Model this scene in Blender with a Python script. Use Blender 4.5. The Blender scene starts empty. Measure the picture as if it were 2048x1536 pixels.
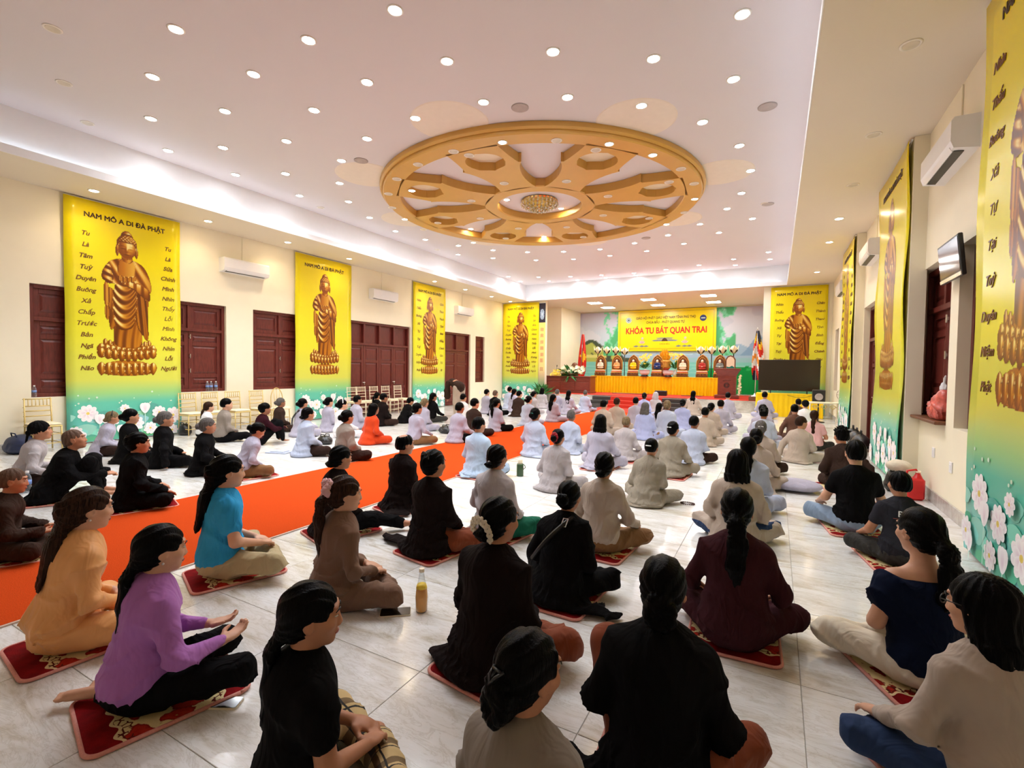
import bpy, math, random
import numpy as np
from mathutils import Matrix, Vector, Quaternion

C = bpy.context.scene.collection
PI = math.pi
SC = bpy.context.scene

# ------------------------------------------------------------------ camera
F_PX, CAM_H = 964.5, 1.55
YAW, PITCH, ROLL = 0.500082, 0.0319045, -0.0131681


def cam_axes():
    cy, sy, cp, sp = math.cos(YAW), math.sin(YAW), math.cos(PITCH), math.sin(PITCH)
    f = np.array([-sy * cp, cy * cp, -sp])
    r = np.array([cy, sy, 0.0])
    d = np.cross(f, r)
    c, s = math.cos(ROLL), math.sin(ROLL)
    return np.array([c * r + s * d, -s * r + c * d, f])


AX = cam_axes()
cam_data = bpy.data.cameras.new('camera')
cam = bpy.data.objects.new('camera', cam_data)
C.objects.link(cam)
cam_data.sensor_width = 36.0
cam_data.lens = F_PX / 2048 * 36.0
cam_data.clip_start = 0.05
m = Matrix.Identity(4)
for i in range(3):
    m[i][0], m[i][1], m[i][2] = AX[0][i], -AX[1][i], -AX[2][i]
m[2][3] = CAM_H
cam.matrix_world = m
SC.camera = cam

# ------------------------------------------------------------------ world, exposure
w = bpy.data.worlds.new('world')
SC.world = w
w.use_nodes = True
w.node_tree.nodes['Background'].inputs[0].default_value = (1.0, 0.93, 0.85, 1)
w.node_tree.nodes['Background'].inputs[1].default_value = 0.02
SC.view_settings.view_transform = 'Standard'
SC.view_settings.look = 'None'
SC.view_settings.gamma = 1.0
SC.view_settings.use_curve_mapping = False
EXPOSURE = 1.10
SC.view_settings.exposure = EXPOSURE
LAMP = 55.0           # emission of the lens of the lit cool downlights
BEAM = 6.2            # watts of the downward beam of a cool downlight
BEAM_WARM = 3.2
LAMP_WARM = 45.0     # the warm downlights of the side soffits
LED = 4.0             # hidden strips on the cornice ledge
PANEL = 26.0          # square panels over the stage
SC.cycles.max_bounces = 6
SC.cycles.diffuse_bounces = 4
SC.cycles.glossy_bounces = 3
SC.cycles.transmission_bounces = 6
SC.cycles.caustics_reflective = False
SC.cycles.caustics_refractive = False
SC.cycles.sample_clamp_indirect = 6.0
SC.cycles.use_denoising = True
SC.cycles.use_adaptive_sampling = True
SC.cycles.adaptive_threshold = 0.025


def ray(px, py):
    return AX.T @ np.array([(px - 1024) / F_PX, (py - 768) / F_PX, 1.0])


def fl(px, py, z=0.0):
    "the point of height z seen at a pixel of the 2048 frame"
    d = ray(px, py)
    p = d * ((z - CAM_H) / d[2])
    return np.array([p[0], p[1], z])


def on_x(px, py, X):
    d = ray(px, py)
    p = d * (X / d[0])
    return np.array([p[0], p[1], p[2] + CAM_H])


def on_y(px, py, Y):
    d = ray(px, py)
    p = d * (Y / d[1])
    return np.array([p[0], p[1], p[2] + CAM_H])


def srgb(r, g, b):
    def f(c):
        c = c / 255.0
        return c / 12.92 if c <= 0.04045 else ((c + 0.055) / 1.055) ** 2.4
    return (f(r), f(g), f(b))


# ------------------------------------------------------------------ materials
class NT:
    "small helper around a node tree"

    def __init__(self, name):
        self.m = bpy.data.materials.new(name)
        self.m.use_nodes = True
        self.t = self.m.node_tree
        self.b = self.t.nodes['Principled BSDF']

    def n(self, kind, **kw):
        nd = self.t.nodes.new(kind)
        for k, v in kw.items():
            if k in nd.inputs:
                nd.inputs[k].default_value = v
            else:
                setattr(nd, k, v)
        return nd

    def l(self, a, b):
        self.t.links.new(a, b)

    def coord(self, out='Object', scale=(1, 1, 1)):
        tc = self.n('ShaderNodeTexCoord')
        mp = self.n('ShaderNodeMapping')
        mp.inputs['Scale'].default_value = scale
        self.l(tc.outputs[out], mp.inputs[0])
        return mp.outputs[0]

    def ramp(self, fac, stops, interp='LINEAR'):
        r = self.n('ShaderNodeValToRGB')
        r.color_ramp.interpolation = interp
        el = r.color_ramp.elements
        while len(el) < len(stops):
            el.new(0.5)
        for e, (p, c) in zip(el, stops):
            e.position = p
            e.color = (c[0], c[1], c[2], 1)
        self.l(fac, r.inputs[0])
        return r.outputs[0]

    def mix(self, fac, a, b, kind='MIX'):
        mx = self.n('ShaderNodeMix', data_type='RGBA', blend_type=kind)
        for sock, v in ((mx.inputs[0], fac), (mx.inputs[6], a), (mx.inputs[7], b)):
            if hasattr(v, 'is_linked'):
                self.l(v, sock)
            elif isinstance(v, (int, float)):
                sock.default_value = v
            else:
                sock.default_value = (v[0], v[1], v[2], 1)
        return mx.outputs[2]

    def bump(self, h, strength=0.3, dist=0.01):
        b = self.n('ShaderNodeBump', Strength=strength, Distance=dist)
        self.l(h, b.inputs['Height'])
        self.l(b.outputs[0], self.b.inputs['Normal'])


def pbr(name, col, rough=0.5, metal=0.0, var=0.08, scale=8.0, bump=0.0, bscale=60.0, spec=0.5, stretch=(1, 1, 1), sheen=0.0):
    k = NT(name)
    k.b.inputs['Roughness'].default_value = rough
    k.b.inputs['Metallic'].default_value = metal
    k.b.inputs['Specular IOR Level'].default_value = spec
    if sheen:
        k.b.inputs['Sheen Weight'].default_value = sheen
        k.b.inputs['Sheen Roughness'].default_value = 0.5
    co = k.coord('Object', stretch)
    nz = k.n('ShaderNodeTexNoise', Scale=scale, Detail=4.0)
    k.l(co, nz.inputs['Vector'])
    lo = tuple(c * (1 - var) for c in col)
    hi = tuple(min(1, c * (1 + var)) for c in col)
    k.l(k.ramp(nz.outputs[0], [(0.3, lo), (0.7, hi)]), k.b.inputs['Base Color'])
    if bump:
        n2 = k.n('ShaderNodeTexNoise', Scale=bscale, Detail=3.0)
        k.l(co, n2.inputs['Vector'])
        k.bump(n2.outputs[0], bump, 0.01)
    return k.m


def emit(name, col, strength):
    k = NT(name)
    k.b.inputs['Base Color'].default_value = (0.8, 0.8, 0.8, 1)
    k.b.inputs['Emission Color'].default_value = (*col, 1)
    k.b.inputs['Emission Strength'].default_value = strength
    return k.m


def vcol_mat(name, rough=0.5, spec=0.3):
    "flat print: ink colours kept per vertex"
    k = NT(name)
    a = k.n('ShaderNodeVertexColor', layer_name='ink')
    k.l(a.outputs[0], k.b.inputs['Base Color'])
    k.b.inputs['Roughness'].default_value = rough
    k.b.inputs['Specular IOR Level'].default_value = spec
    return k.m


# ------------------------------------------------------------------ mesh building
def new_mesh(name, V, F, mats=(), smooth=False, mi=None):
    me = bpy.data.meshes.new(name)
    V = np.asarray(V, dtype=np.float32).reshape(-1, 3)
    if isinstance(F, np.ndarray):
        nF, k = F.shape
        me.vertices.add(len(V))
        me.vertices.foreach_set('co', V.ravel())
        me.loops.add(nF * k)
        me.loops.foreach_set('vertex_index', F.astype(np.int32).ravel())
        me.polygons.add(nF)
        me.polygons.foreach_set('loop_start', np.arange(0, nF * k, k, dtype=np.int32))
        me.update(calc_edges=True)
    else:
        me.from_pydata(V.tolist(), [], F)
    if smooth:
        me.polygons.foreach_set('use_smooth', np.ones(len(me.polygons), dtype=bool))
    for mt in mats:
        me.materials.append(mt)
    if mi is not None and len(mats) > 1:
        me.polygons.foreach_set('material_index', np.asarray(mi, dtype=np.int32))
    me.update()
    return me


def link(name, data, parent=None, loc=None, rz=None, scale=None):
    o = bpy.data.objects.new(name, data)
    C.objects.link(o)
    if parent is not None:
        o.parent = parent
    if loc is not None:
        o.location = loc
    if rz is not None:
        o.rotation_euler = (0, 0, rz)
    if scale is not None:
        o.scale = (scale,) * 3 if isinstance(scale, (int, float)) else scale
    return o


def tag(o, label=None, cat=None, group=None, kind=None):
    if label:
        o['label'] = label
    if cat:
        o['category'] = cat
    if group:
        o['group'] = group
    if kind:
        o['kind'] = kind
    return o


def empty(name, loc=(0, 0, 0), rz=0.0, label=None, cat=None, group=None):
    o = link(name, None, None, loc, rz)
    o.empty_display_size = 0.1
    return tag(o, label, cat, group)


def copy_tree(o, parent=None):
    c = o.copy()
    C.objects.link(c)
    c.parent = parent
    for ch in o.children:
        copy_tree(ch, c)
    return c


class MB:
    def __init__(self):
        self.V, self.F, self.M, self.cur = [], [], [], 0

    def add(self, V, F):
        n = len(self.V)
        self.V.extend([tuple(float(c) for c in v) for v in V])
        for f in F:
            self.F.append([n + i for i in f])
            self.M.append(self.cur)
        return self

    def box(self, x0, x1, y0, y1, z0, z1, b=0.0):
        if b <= 0:
            V = [(x, y, z) for x in (x0, x1) for y in (y0, y1) for z in (z0, z1)]
            return self.add(V, [(0, 1, 3, 2), (4, 6, 7, 5), (0, 4, 5, 1), (2, 3, 7, 6), (0, 2, 6, 4), (1, 5, 7, 3)])
        b = min(b, abs(x1 - x0) * .45, abs(y1 - y0) * .45, abs(z1 - z0) * .45)
        lo, hi = np.array([x0, y0, z0]), np.array([x1, y1, z1])
        V, idx = [], {}
        for sx in (0, 1):
            for sy in (0, 1):
                for sz in (0, 1):
                    s = np.array([sx, sy, sz])
                    p = np.where(s == 1, hi, lo)
                    ins = np.where(s == 1, hi - b, lo + b)
                    for a in range(3):
                        q = ins.copy()
                        q[a] = p[a]
                        idx[(sx, sy, sz, a)] = len(V)
                        V.append(q)
        F = []
        for a in range(3):
            u, v = [i for i in range(3) if i != a]
            for s in (0, 1):
                f = []
                for (cu, cv) in ((0, 0), (1, 0), (1, 1), (0, 1)):
                    k = [0, 0, 0]
                    k[a], k[u], k[v] = s, cu, cv
                    f.append(idx[(*k, a)])
                if (s == 1) == (a == 1):
                    f = f[::-1]
                F.append(f)
        for a in range(3):
            u, v = [i for i in range(3) if i != a]
            for su in (0, 1):
                for sv in (0, 1):
                    k0 = [0, 0, 0]
                    k0[u], k0[v] = su, sv
                    k1 = list(k0)
                    k1[a] = 1
                    f = [idx[(*k0, u)], idx[(*k1, u)], idx[(*k1, v)], idx[(*k0, v)]]
                    F.append(f)
        for sx in (0, 1):
            for sy in (0, 1):
                for sz in (0, 1):
                    F.append([idx[(sx, sy, sz, a)] for a in range(3)])
        return self.add(V, F)

    def tube(self, pts, r, n=8, caps=True):
        P = [np.array(p, float) for p in pts]
        R = r if isinstance(r, (list, tuple)) else [r] * len(P)
        V, F = [], []
        up = None
        for i, p in enumerate(P):
            t = P[min(i + 1, len(P) - 1)] - P[max(i - 1, 0)]
            t = t / (np.linalg.norm(t) + 1e-9)
            if up is None:
                up = np.array([0, 0, 1.]) if abs(t[2]) < .9 else np.array([1., 0, 0])
            a = np.cross(t, up)
            a /= np.linalg.norm(a) + 1e-9
            bq = np.cross(a, t)
            up = bq
            for k in range(n):
                th = 2 * PI * k / n
                V.append(p + R[i] * (math.cos(th) * a + math.sin(th) * bq))
        for i in range(len(P) - 1):
            for k in range(n):
                k2 = (k + 1) % n
                F.append((i * n + k, i * n + k2, (i + 1) * n + k2, (i + 1) * n + k))
        if caps:
            F.append(tuple(range(n)))
            F.append(tuple(range((len(P) - 1) * n, len(P) * n)))
        return self.add(V, F)

    def lathe(self, prof, c=(0, 0, 0), n=24, sx=1.0, sy=1.0):
        V, F = [], []
        for (r, z) in prof:
            for k in range(n):
                th = 2 * PI * k / n
                V.append((c[0] + sx * r * math.cos(th), c[1] + sy * r * math.sin(th), c[2] + z))
        for i in range(len(prof) - 1):
            for k in range(n):
                k2 = (k + 1) % n
                F.append((i * n + k, i * n + k2, (i + 1) * n + k2, (i + 1) * n + k))
        F.append(tuple(range(n))[::-1])
        F.append(tuple(range((len(prof) - 1) * n, len(prof) * n)))
        return self.add(V, F)

    def ball(self, c, r, n=12, m=8, noise=0.0, rng=None):
        rx, ry, rz = r if isinstance(r, (list, tuple)) else (r, r, r)
        V, F = [], []
        for j in range(m + 1):
            ph = PI * j / m
            for k in range(n):
                th = 2 * PI * k / n
                q = 1 + (rng.uniform(-noise, noise) if noise else 0)
                V.append((c[0] + q * rx * math.sin(ph) * math.cos(th), c[1] + q * ry * math.sin(ph) * math.sin(th), c[2] - q * rz * math.cos(ph)))
        for j in range(m):
            for k in range(n):
                k2 = (k + 1) % n
                F.append((j * n + k, j * n + k2, (j + 1) * n + k2, (j + 1) * n + k))
        return self.add(V, F)

    def prism(self, poly, z0, z1, f=lambda x, y, z: (x, y, z)):
        n = len(poly)
        V = [f(x, y, z0) for x, y in poly] + [f(x, y, z1) for x, y in poly]
        F = [tuple(range(n))[::-1], tuple(range(n, 2 * n))]
        F += [(i, (i + 1) % n, n + (i + 1) % n, n + i) for i in range(n)]
        return self.add(V, F)

    def quad(self, a, b, c, d):
        return self.add([a, b, c, d], [(0, 1, 2, 3)])

    def mesh(self, name, mats, smooth=False):
        mats = mats if isinstance(mats, (list, tuple)) else [mats]
        me = new_mesh(name, self.V, self.F, mats, smooth, self.M)
        import bmesh
        bm = bmesh.new()
        bm.from_mesh(me)
        bmesh.ops.recalc_face_normals(bm, faces=bm.faces)
        bm.to_mesh(me)
        bm.free()
        return me

    def build(self, name, mats, parent=None, smooth=False, **kw):
        me = self.mesh(name, mats, smooth)
        if smooth == 'auto':
            me.polygons.foreach_set('use_smooth', np.ones(len(me.polygons), dtype=bool))
            me.set_sharp_from_angle(angle=math.radians(38))
        return link(name, me, parent, **kw)


def text(name, body, size, mat, parent=None, align='CENTER', ext=0.0, shear=0.0, spacing=1.0, bold=0.0):
    cu = bpy.data.curves.new(name, 'FONT')
    cu.body = body
    cu.size = size
    cu.align_x = align
    cu.align_y = 'CENTER'
    cu.extrude = ext
    cu.shear = shear
    cu.space_line = spacing
    cu.bevel_depth = bold
    cu.bevel_resolution = 0
    cu.resolution_u = 3
    cu.materials.append(mat)
    tmp = link('tmp', cu)
    me = bpy.data.meshes.new_from_object(tmp)
    me.name = name
    bpy.data.objects.remove(tmp)
    bpy.data.curves.remove(cu)
    if not me.materials:
        me.materials.append(mat)
    return link(name, me, parent)
# ================================================================== MATERIALS OF THE ROOM
def marble(name, base, vein, warm, rough, tile_shift=True):
    k = NT(name)
    tc = k.n('ShaderNodeTexCoord')
    oi = k.n('ShaderNodeObjectInfo')
    sh = k.n('ShaderNodeVectorMath', operation='SCALE')
    cmb = k.n('ShaderNodeCombineXYZ')
    k.l(oi.outputs['Random'], cmb.inputs[0])
    k.l(oi.outputs['Random'], cmb.inputs[2])
    k.l(cmb.outputs[0], sh.inputs[0])
    sh.inputs['Scale'].default_value = 40.0 if tile_shift else 0.0
    ad = k.n('ShaderNodeVectorMath', operation='ADD')
    k.l(tc.outputs['Object'], ad.inputs[0])
    k.l(sh.outputs[0], ad.inputs[1])
    mp = k.n('ShaderNodeMapping')
    mp.inputs['Scale'].default_value = (0.9, 3.6, 2.0)
    mp.inputs['Rotation'].default_value = (0, 0, 0.25)
    k.l(ad.outputs[0], mp.inputs[0])
    n1 = k.n('ShaderNodeTexNoise', Scale=1.6, Detail=8.0, Roughness=0.62, Distortion=1.1)
    k.l(mp.outputs[0], n1.inputs['Vector'])
    n2 = k.n('ShaderNodeTexNoise', Scale=3.4, Detail=6.0, Roughness=0.7, Distortion=1.8)
    k.l(mp.outputs[0], n2.inputs['Vector'])
    c1 = k.ramp(n1.outputs[0], [(0.30, vein), (0.46, warm), (0.62, base)])
    c2 = k.ramp(n2.outputs[0], [(0.46, (1, 1, 1)), (0.50, (0.80, 0.78, 0.74)), (0.54, (1, 1, 1))])
    k.l(k.mix(0.8, c1, c2, 'MULTIPLY'), k.b.inputs['Base Color'])
    k.b.inputs['Roughness'].default_value = rough
    k.b.inputs['Specular IOR Level'].default_value = 0.5
    return k.m


M = {}
M['tile'] = marble('polished_marble_tile', (0.86, 0.86, 0.86), (0.54, 0.48, 0.38), (0.78, 0.765, 0.735), 0.13)
M['joint'] = pbr('tile_joint', (0.42, 0.38, 0.32), 0.8)
M['stage_marble'] = marble('stage_marble', (0.66, 0.63, 0.58), (0.42, 0.38, 0.33), (0.56, 0.53, 0.48), 0.25)
M['base_marble'] = marble('baseboard_marble', (0.55, 0.52, 0.48), (0.36, 0.33, 0.29), (0.46, 0.43, 0.40), 0.2)
M['wall'] = pbr('cream_wall_paint', (0.90, 0.825, 0.64), 0.6, var=0.02, scale=2, bump=0.05, bscale=90)
M['ceil'] = pbr('ceiling_paint', (0.69, 0.645, 0.66), 0.7, var=0.01, scale=1)
M['soffit'] = pbr('soffit_paint', (0.76, 0.68, 0.56), 0.65, var=0.01, scale=1)
M['white'] = pbr('white_trim_paint', (0.86, 0.86, 0.87), 0.5, var=0.01)
M['wood'] = pbr('dark_red_wood', (0.135, 0.022, 0.016), 0.38, var=0.28, scale=6, stretch=(6, 6, 1), bump=0.05)
M['wood2'] = pbr('red_brown_wood', (0.19, 0.035, 0.02), 0.32, var=0.22, scale=6, stretch=(1, 6, 6), bump=0.05)
M['wooddk'] = pbr('dark_frame_wood', (0.055, 0.018, 0.013), 0.45, var=0.2, scale=6)
M['steel'] = pbr('steel', (0.75, 0.74, 0.72), 0.3, 1.0)
M['gold_ceiling'] = pbr('gold_paint', (0.62, 0.345, 0.07), 0.36, 0.0, var=0.04, scale=2, spec=0.6)
M['cream_disc'] = pbr('cream_ceiling_disc', (0.82, 0.72, 0.54), 0.6, var=0.02)
M['pale_disc'] = pbr('pale_gold_disc', (0.79, 0.70, 0.60), 0.6, var=0.02)
M['lit'] = emit('lamp_cool', (0.90, 0.94, 1.0), LAMP)
M['lit_warm'] = emit('lamp_warm', (1.0, 0.80, 0.50), LAMP_WARM)
M['unlit'] = pbr('lamp_off_glass', (0.62, 0.56, 0.46), 0.3)
M['ring'] = pbr('lamp_trim_ring', (0.85, 0.80, 0.72), 0.35)
M['grille'] = pbr('speaker_grille', (0.42, 0.36, 0.34), 0.5)
M['led'] = emit('led_strip', (0.74, 0.84, 1.0), LED)
M['panel_light'] = emit('panel_light', (1.0, 0.97, 0.93), PANEL)
M['plastic'] = pbr('white_plastic', (0.84, 0.83, 0.84), 0.35, var=0.01)
M['black'] = pbr('black_plastic', (0.012, 0.012, 0.013), 0.35)
M['carpet'] = pbr('orange_red_carpet', (0.60, 0.070, 0.014), 0.95, var=0.16, scale=160, bump=0.5, bscale=300, spec=0.0)
M['carpet_edge'] = pbr('carpet_edge', (0.66, 0.50, 0.40), 0.9, spec=0.1)
M['stage_carpet'] = pbr('stage_red_carpet', (0.55, 0.05, 0.03), 0.9, var=0.12, scale=80, spec=0.1)
M['step_dark'] = pbr('dark_step_stone', (0.05, 0.045, 0.04), 0.3)

XL, XR, ZS, ZC = -11.65, 1.70, 4.70, 5.45
LIPL, LIPR, LIPF = -10.25, 0.28, 20.08
YB, YF, YM = -3.0, 20.35, 25.5
JL, JR = -9.39, -0.47


# ================================================================== FLOOR
T = 0.85
fb = MB()
fb.box(XL - .1, XR + .1, YB, YF + .05, -0.05, -0.0035)
floor = tag(fb.build('floor', M['joint']), kind='structure')
tb = MB()
g = 0.0016
tb.box(g, T - g, g, T - g, -0.02, 0, b=0.0015)
tile_me = tb.mesh('floor_tile', M['tile'])
tiles = []
ix0, iy0 = int(math.floor((XL + 1.55) / T)), int(math.floor((YB - 1.9) / T))
for i in range(ix0, int((XR + 1.55) / T) + 1):
    for j in range(iy0, int((YF - 1.9) / T) + 1):
        x, y = -1.55 + i * T, 1.9 + j * T
        c = AX @ np.array([x + T / 2, y + T / 2, -CAM_H])
        vis = c[2] > .2 and abs(c[0] / c[2]) < 1.35
        tiles.append((0 if vis else 1, math.hypot(x, y), x, y))
tiles.sort()
rest = MB()
for n, (v, d, x, y) in enumerate(tiles):
    if n < 298:
        link('floor_tile', tile_me, floor, (x, y, 0))
    else:
        rest.box(x + g, x + T - g, y + g, y + T - g, -0.02, 0)
tag(rest.build('floor_tile_remainder', M['tile'], floor), kind='stuff')

# ================================================================== WALLS


def wall_sheet(name, a0, a1, z0, z1, holes, f, depth, mt):
    "a wall face in (a, z) with openings; f maps (a, depth, z) to the room; reveals run back by depth"
    b = MB()
    A = sorted({a0, a1, *[h[0] for h in holes], *[h[1] for h in holes]})
    Z = sorted({z0, z1, *[h[2] for h in holes], *[h[3] for h in holes]})
    for i in range(len(A) - 1):
        for j in range(len(Z) - 1):
            ca, cz = (A[i] + A[i + 1]) / 2, (Z[j] + Z[j + 1]) / 2
            if any(h[0] < ca < h[1] and h[2] < cz < h[3] for h in holes):
                continue
            b.quad(f(A[i], 0, Z[j]), f(A[i + 1], 0, Z[j]), f(A[i + 1], 0, Z[j + 1]), f(A[i], 0, Z[j + 1]))
    for (h0, h1, q0, q1) in holes:
        P = [(h0, q0), (h1, q0), (h1, q1), (h0, q1)]
        for k in range(4):
            (u, v), (u2, v2) = P[k], P[(k + 1) % 4]
            b.quad(f(u, 0, v), f(u2, 0, v2), f(u2, depth, v2), f(u, depth, v))
        b.quad(*[f(u, depth, v) for u, v in P])
    return tag(b.build(name, mt), kind='structure')


WL = [(3.43, 5.03, .92, 2.96), (5.32, 6.92, .92, 2.96), (7.6, 9.2, .92, 2.96), (10.68, 13.6, 0.0, 3.0), (15.66, 17.52, 0.0, 3.0), (17.92, 18.68, .92, 2.96)]
WR = [(7.12, 8.62, .97, 2.93), (5.25, 6.85, .97, 2.93), (10.75, 13.25, 0.0, 3.0), (18.2, 19.2, .97, 2.96)]
wall_left = wall_sheet('wall_left', YB, YF, 0, ZS, WL, lambda a, d, z: (XL - d, a, z), 0.22, M['wall'])
wall_right = wall_sheet('wall_right', YB, YF, 0, ZS, WR, lambda a, d, z: (XR + d, a, z), 0.22, M['wall'])
wb = MB()
wb.box(XL, XR, YB - .1, YB, 0, ZC)
tag(wb.build('wall_back', M['wall']), kind='structure')
wf = MB()
wf.box(XL, JL, YF, YF + .18, 0, ZS)
wf.box(JR, XR, YF, YF + .25, 0, ZS)
tag(wf.build('wall_far', M['wall']), kind='structure')
al = MB()
al.box(-10.9, -10.8, YF, YM, 0, ZS)
al.box(-10.8, -9.62, 22.75, YM, 0, ZS)
al.box(-.10, 0.0, YF, YM, 0, ZS)
al.box(-10.9, 0, YM, YM + .1, 0, ZS)
tag(al.build('wall_alcove', M['wall']), kind='structure')
pc = MB()
for (y0, y1) in ((3.40, 5.62), (8.25, 10.40), (13.35, 15.55)):
    q = MB()
    q.box(1.535, XR + .02, y0, y1, 0, ZS, b=0.004)
    tag(q.build('column', M['wall']), kind='structure')

# ceilings, fascias, ledges
cb = MB()
cb.box(XL, XR, YB, LIPF + .3, ZC, ZC + .1)
ceiling = tag(cb.build('ceiling', M['ceil']), kind='structure')
for nm, (x0, x1, y0, y1) in dict(ceiling_left=(XL, LIPL, YB, YF), ceiling_right=(LIPR, XR, YB, YF), ceiling_alcove=(-10.9, 0.0, LIPF, YM)).items():
    q = MB()
    if nm == 'ceiling_alcove':
        q.box(LIPL, LIPR, y0, YF, ZS, ZS + .1)
        q.box(x0, x1, YF, y1, ZS, ZS + .1)
    else:
        q.box(x0, x1, y0, y1, ZS, ZS + .1)
    tag(q.build(nm, M['soffit']), kind='structure')
for i, (x0, x1, y0, y1) in enumerate(((LIPL - .17, LIPL - .13, YB, YF), (LIPR + .13, LIPR + .17, YB, YF), (LIPL - .13, LIPR + .13, LIPF + .13, LIPF + .17))):
    q = MB()
    q.box(x0, x1, y0, y1, ZS + .1, ZC)
    tag(q.build('trim_%d' % (i + 1), M['white']), kind='structure')
for i, (x0, x1, y0, y1) in enumerate(((LIPL, LIPL + .012, YB, LIPF + .012), (LIPR - .012, LIPR, YB, LIPF + .012), (LIPL + .012, LIPR - .012, LIPF - .012, LIPF))):
    q = MB()
    q.box(x0, x1, y0, y1, ZS - .004, ZS + .13, b=.003)
    tag(q.build('trim_%d' % (i + 4), M['white']), kind='structure')
for i, (x0, x1, y0, y1, lb) in enumerate(((LIPL - .05, LIPL - .03, 2.0, LIPF - .2, 'white light strip on the ledge above the left wall'), (LIPR + .03, LIPR + .05, 2.0, LIPF - .2, 'white light strip on the ledge above the right wall'),
                                          (LIPL + .2, LIPR - .2, LIPF + .03, LIPF + .05, 'white light strip on the ledge above the stage'))):
    q = MB()
    q.box(x0, x1, y0, y1, ZS + .102, ZS + .112)
    tag(q.build('light_strip', M['led']), lb, 'light strip', 'ledge light strips')

for nm, (x0, x1, y0, y1) in dict(baseboard_right=(XR - .015, XR, 5.65, 8.24), baseboard_far_right=(XR - .015, XR, 15.56, YF)).items():
    q = MB()
    q.box(x0, x1, y0, y1, 0, .15, b=.003)
    tag(q.build(nm, M['base_marble']), kind='structure')
q = MB()
for (y0, y1) in ((YB, 10.66), (13.62, 15.64), (17.54, YF)):
    q.box(XL, XL + .012, y0, y1, 0, .13)
tag(q.build('baseboard_left', M['tile']), kind='structure')


# ================================================================== WINDOWS AND DOORS
def leaf(parent, W, H, layout, nm, x, z, y, mt):
    "a panelled leaf: stiles and rails with raised panels; layout gives the panel heights from the top"
    b = MB()
    s = .085
    b.box(0, s, 0, .04, 0, H, b=.003)
    b.box(W - s, W, 0, .04, 0, H, b=.003)
    zz = H
    tot = sum(layout)
    free = H - s * (len(layout) + 1)
    b.box(s, W - s, 0, .04, H - s, H, b=.003)
    zz = H - s
    slots = []
    for h in layout:
        hh = free * h / tot
        slots.append((zz - hh, zz))
        zz -= hh
        b.box(s, W - s, 0, .04, zz - s, zz, b=.003)
        zz -= s
    o = b.build(nm, mt, parent, loc=(x, y, z))
    for (q0, q1) in slots:
        p = MB()
        d = .035
        p.box(s, W - s, .022, .03, q0, q1)
        P0 = [(s + .02, q0 + .02), (W - s - .02, q0 + .02), (W - s - .02, q1 - .02), (s + .02, q1 - .02)]
        P1 = [(s + .02 + d, q0 + .02 + d), (W - s - .02 - d, q0 + .02 + d), (W - s - .02 - d, q1 - .02 - d), (s + .02 + d, q1 - .02 - d)]
        V = [(u, .022, v) for u, v in P0] + [(u, .006, v) for u, v in P1]
        p.add(V, [(0, 1, 5, 4), (1, 2, 6, 5), (2, 3, 7, 6), (3, 0, 4, 7), (4, 5, 6, 7)])
        p.build('panel', mt, o)
    return o


def joinery(name, org, rz, W, H, leaves, transoms, zt, door=False, glass_transom=False):
    r = empty(name, org, rz)
    tag(r, kind='structure')
    fr = MB()
    t = .07
    for (x0, x1, z0, z1) in ((0, t, 0, H), (W - t, W, 0, H), (t, W - t, H - t, H), (t, W - t, zt - t / 2, zt + t / 2)):
        fr.box(x0, x1, -.02, .10, z0, z1, b=.004)
    if not door:
        fr.box(t, W - t, -.02, .10, 0, t, b=.004)
    n = transoms
    for k in range(1, n):
        x = t + (W - 2 * t) * k / n
        fr.box(x - .03, x + .03, -.01, .10, zt + t / 2, H - t, b=.003)
    fr.build('frame', M['wood'], r)
    for k in range(n):
        x0 = t + (W - 2 * t) * k / n + (.03 if k else 0)
        x1 = t + (W - 2 * t) * (k + 1) / n - (.03 if k < n - 1 else 0)
        if glass_transom:
            b = MB()
            b.box(x0, x1, .085, .095, zt + t / 2, H - t)
            b.build('transom_panel', M['wood'], r)
        else:
            leaf(r, x1 - x0, H - t - zt - t / 2, [1], 'transom_panel', x0, zt + t / 2, .03, M['wood'])
    zb = 0.01 if door else t
    for k in range(leaves):
        w_ = (W - 2 * t) / leaves
        o = leaf(r, w_ - .006, zt - t / 2 - zb, [.24, 1, .26] if not door else [.5, 1, .3, .5], 'door_leaf' if door else 'shutter', t + w_ * k + .003, zb, .03, M['wood'])
        if k % 2 == (1 if leaves > 1 else 0):
            bl = MB()
            for hz in ((1.0,) if door else (.42, .75, 1.2)):
                bl.tube([(.03, -.02, hz - .05), (.03, -.02, hz + .05)], .012, 8)
                bl.box(.015, .045, -.012, 0, hz - .02, hz + .02)
                if door:
                    bl.tube([(.03, -.05, hz + .03), (-.08, -.05, hz + .03)], .012, 8)
            bl.build('bolt', M['steel'], o, loc=(0, 0, 0))
    return r


for i, (a, b_, z0, z1) in enumerate(WL):
    door = z0 == 0
    nm = 'door_%d' % (1 if i == 3 else 2) if door else 'window_%d' % (i + 1 if i < 3 else 4)
    joinery(nm, (XL - .09, a, z0), PI / 2, b_ - a, z1 - z0, (4 if i == 3 else 2) if i != 5 else 1, (4 if i == 3 else 2) if i != 5 else 1, 2.28 if door else 1.42, door, door)
for i, (a, b_, z0, z1) in enumerate(WR):
    door = z0 == 0
    joinery('door_3' if door else 'window_%d' % (5 + i if i < 2 else 7), (XR + .13, b_, z0), -PI / 2, b_ - a, z1 - z0, 4 if door else 2, 4 if door else 2, 2.28 if door else 1.42, door, door)

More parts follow.
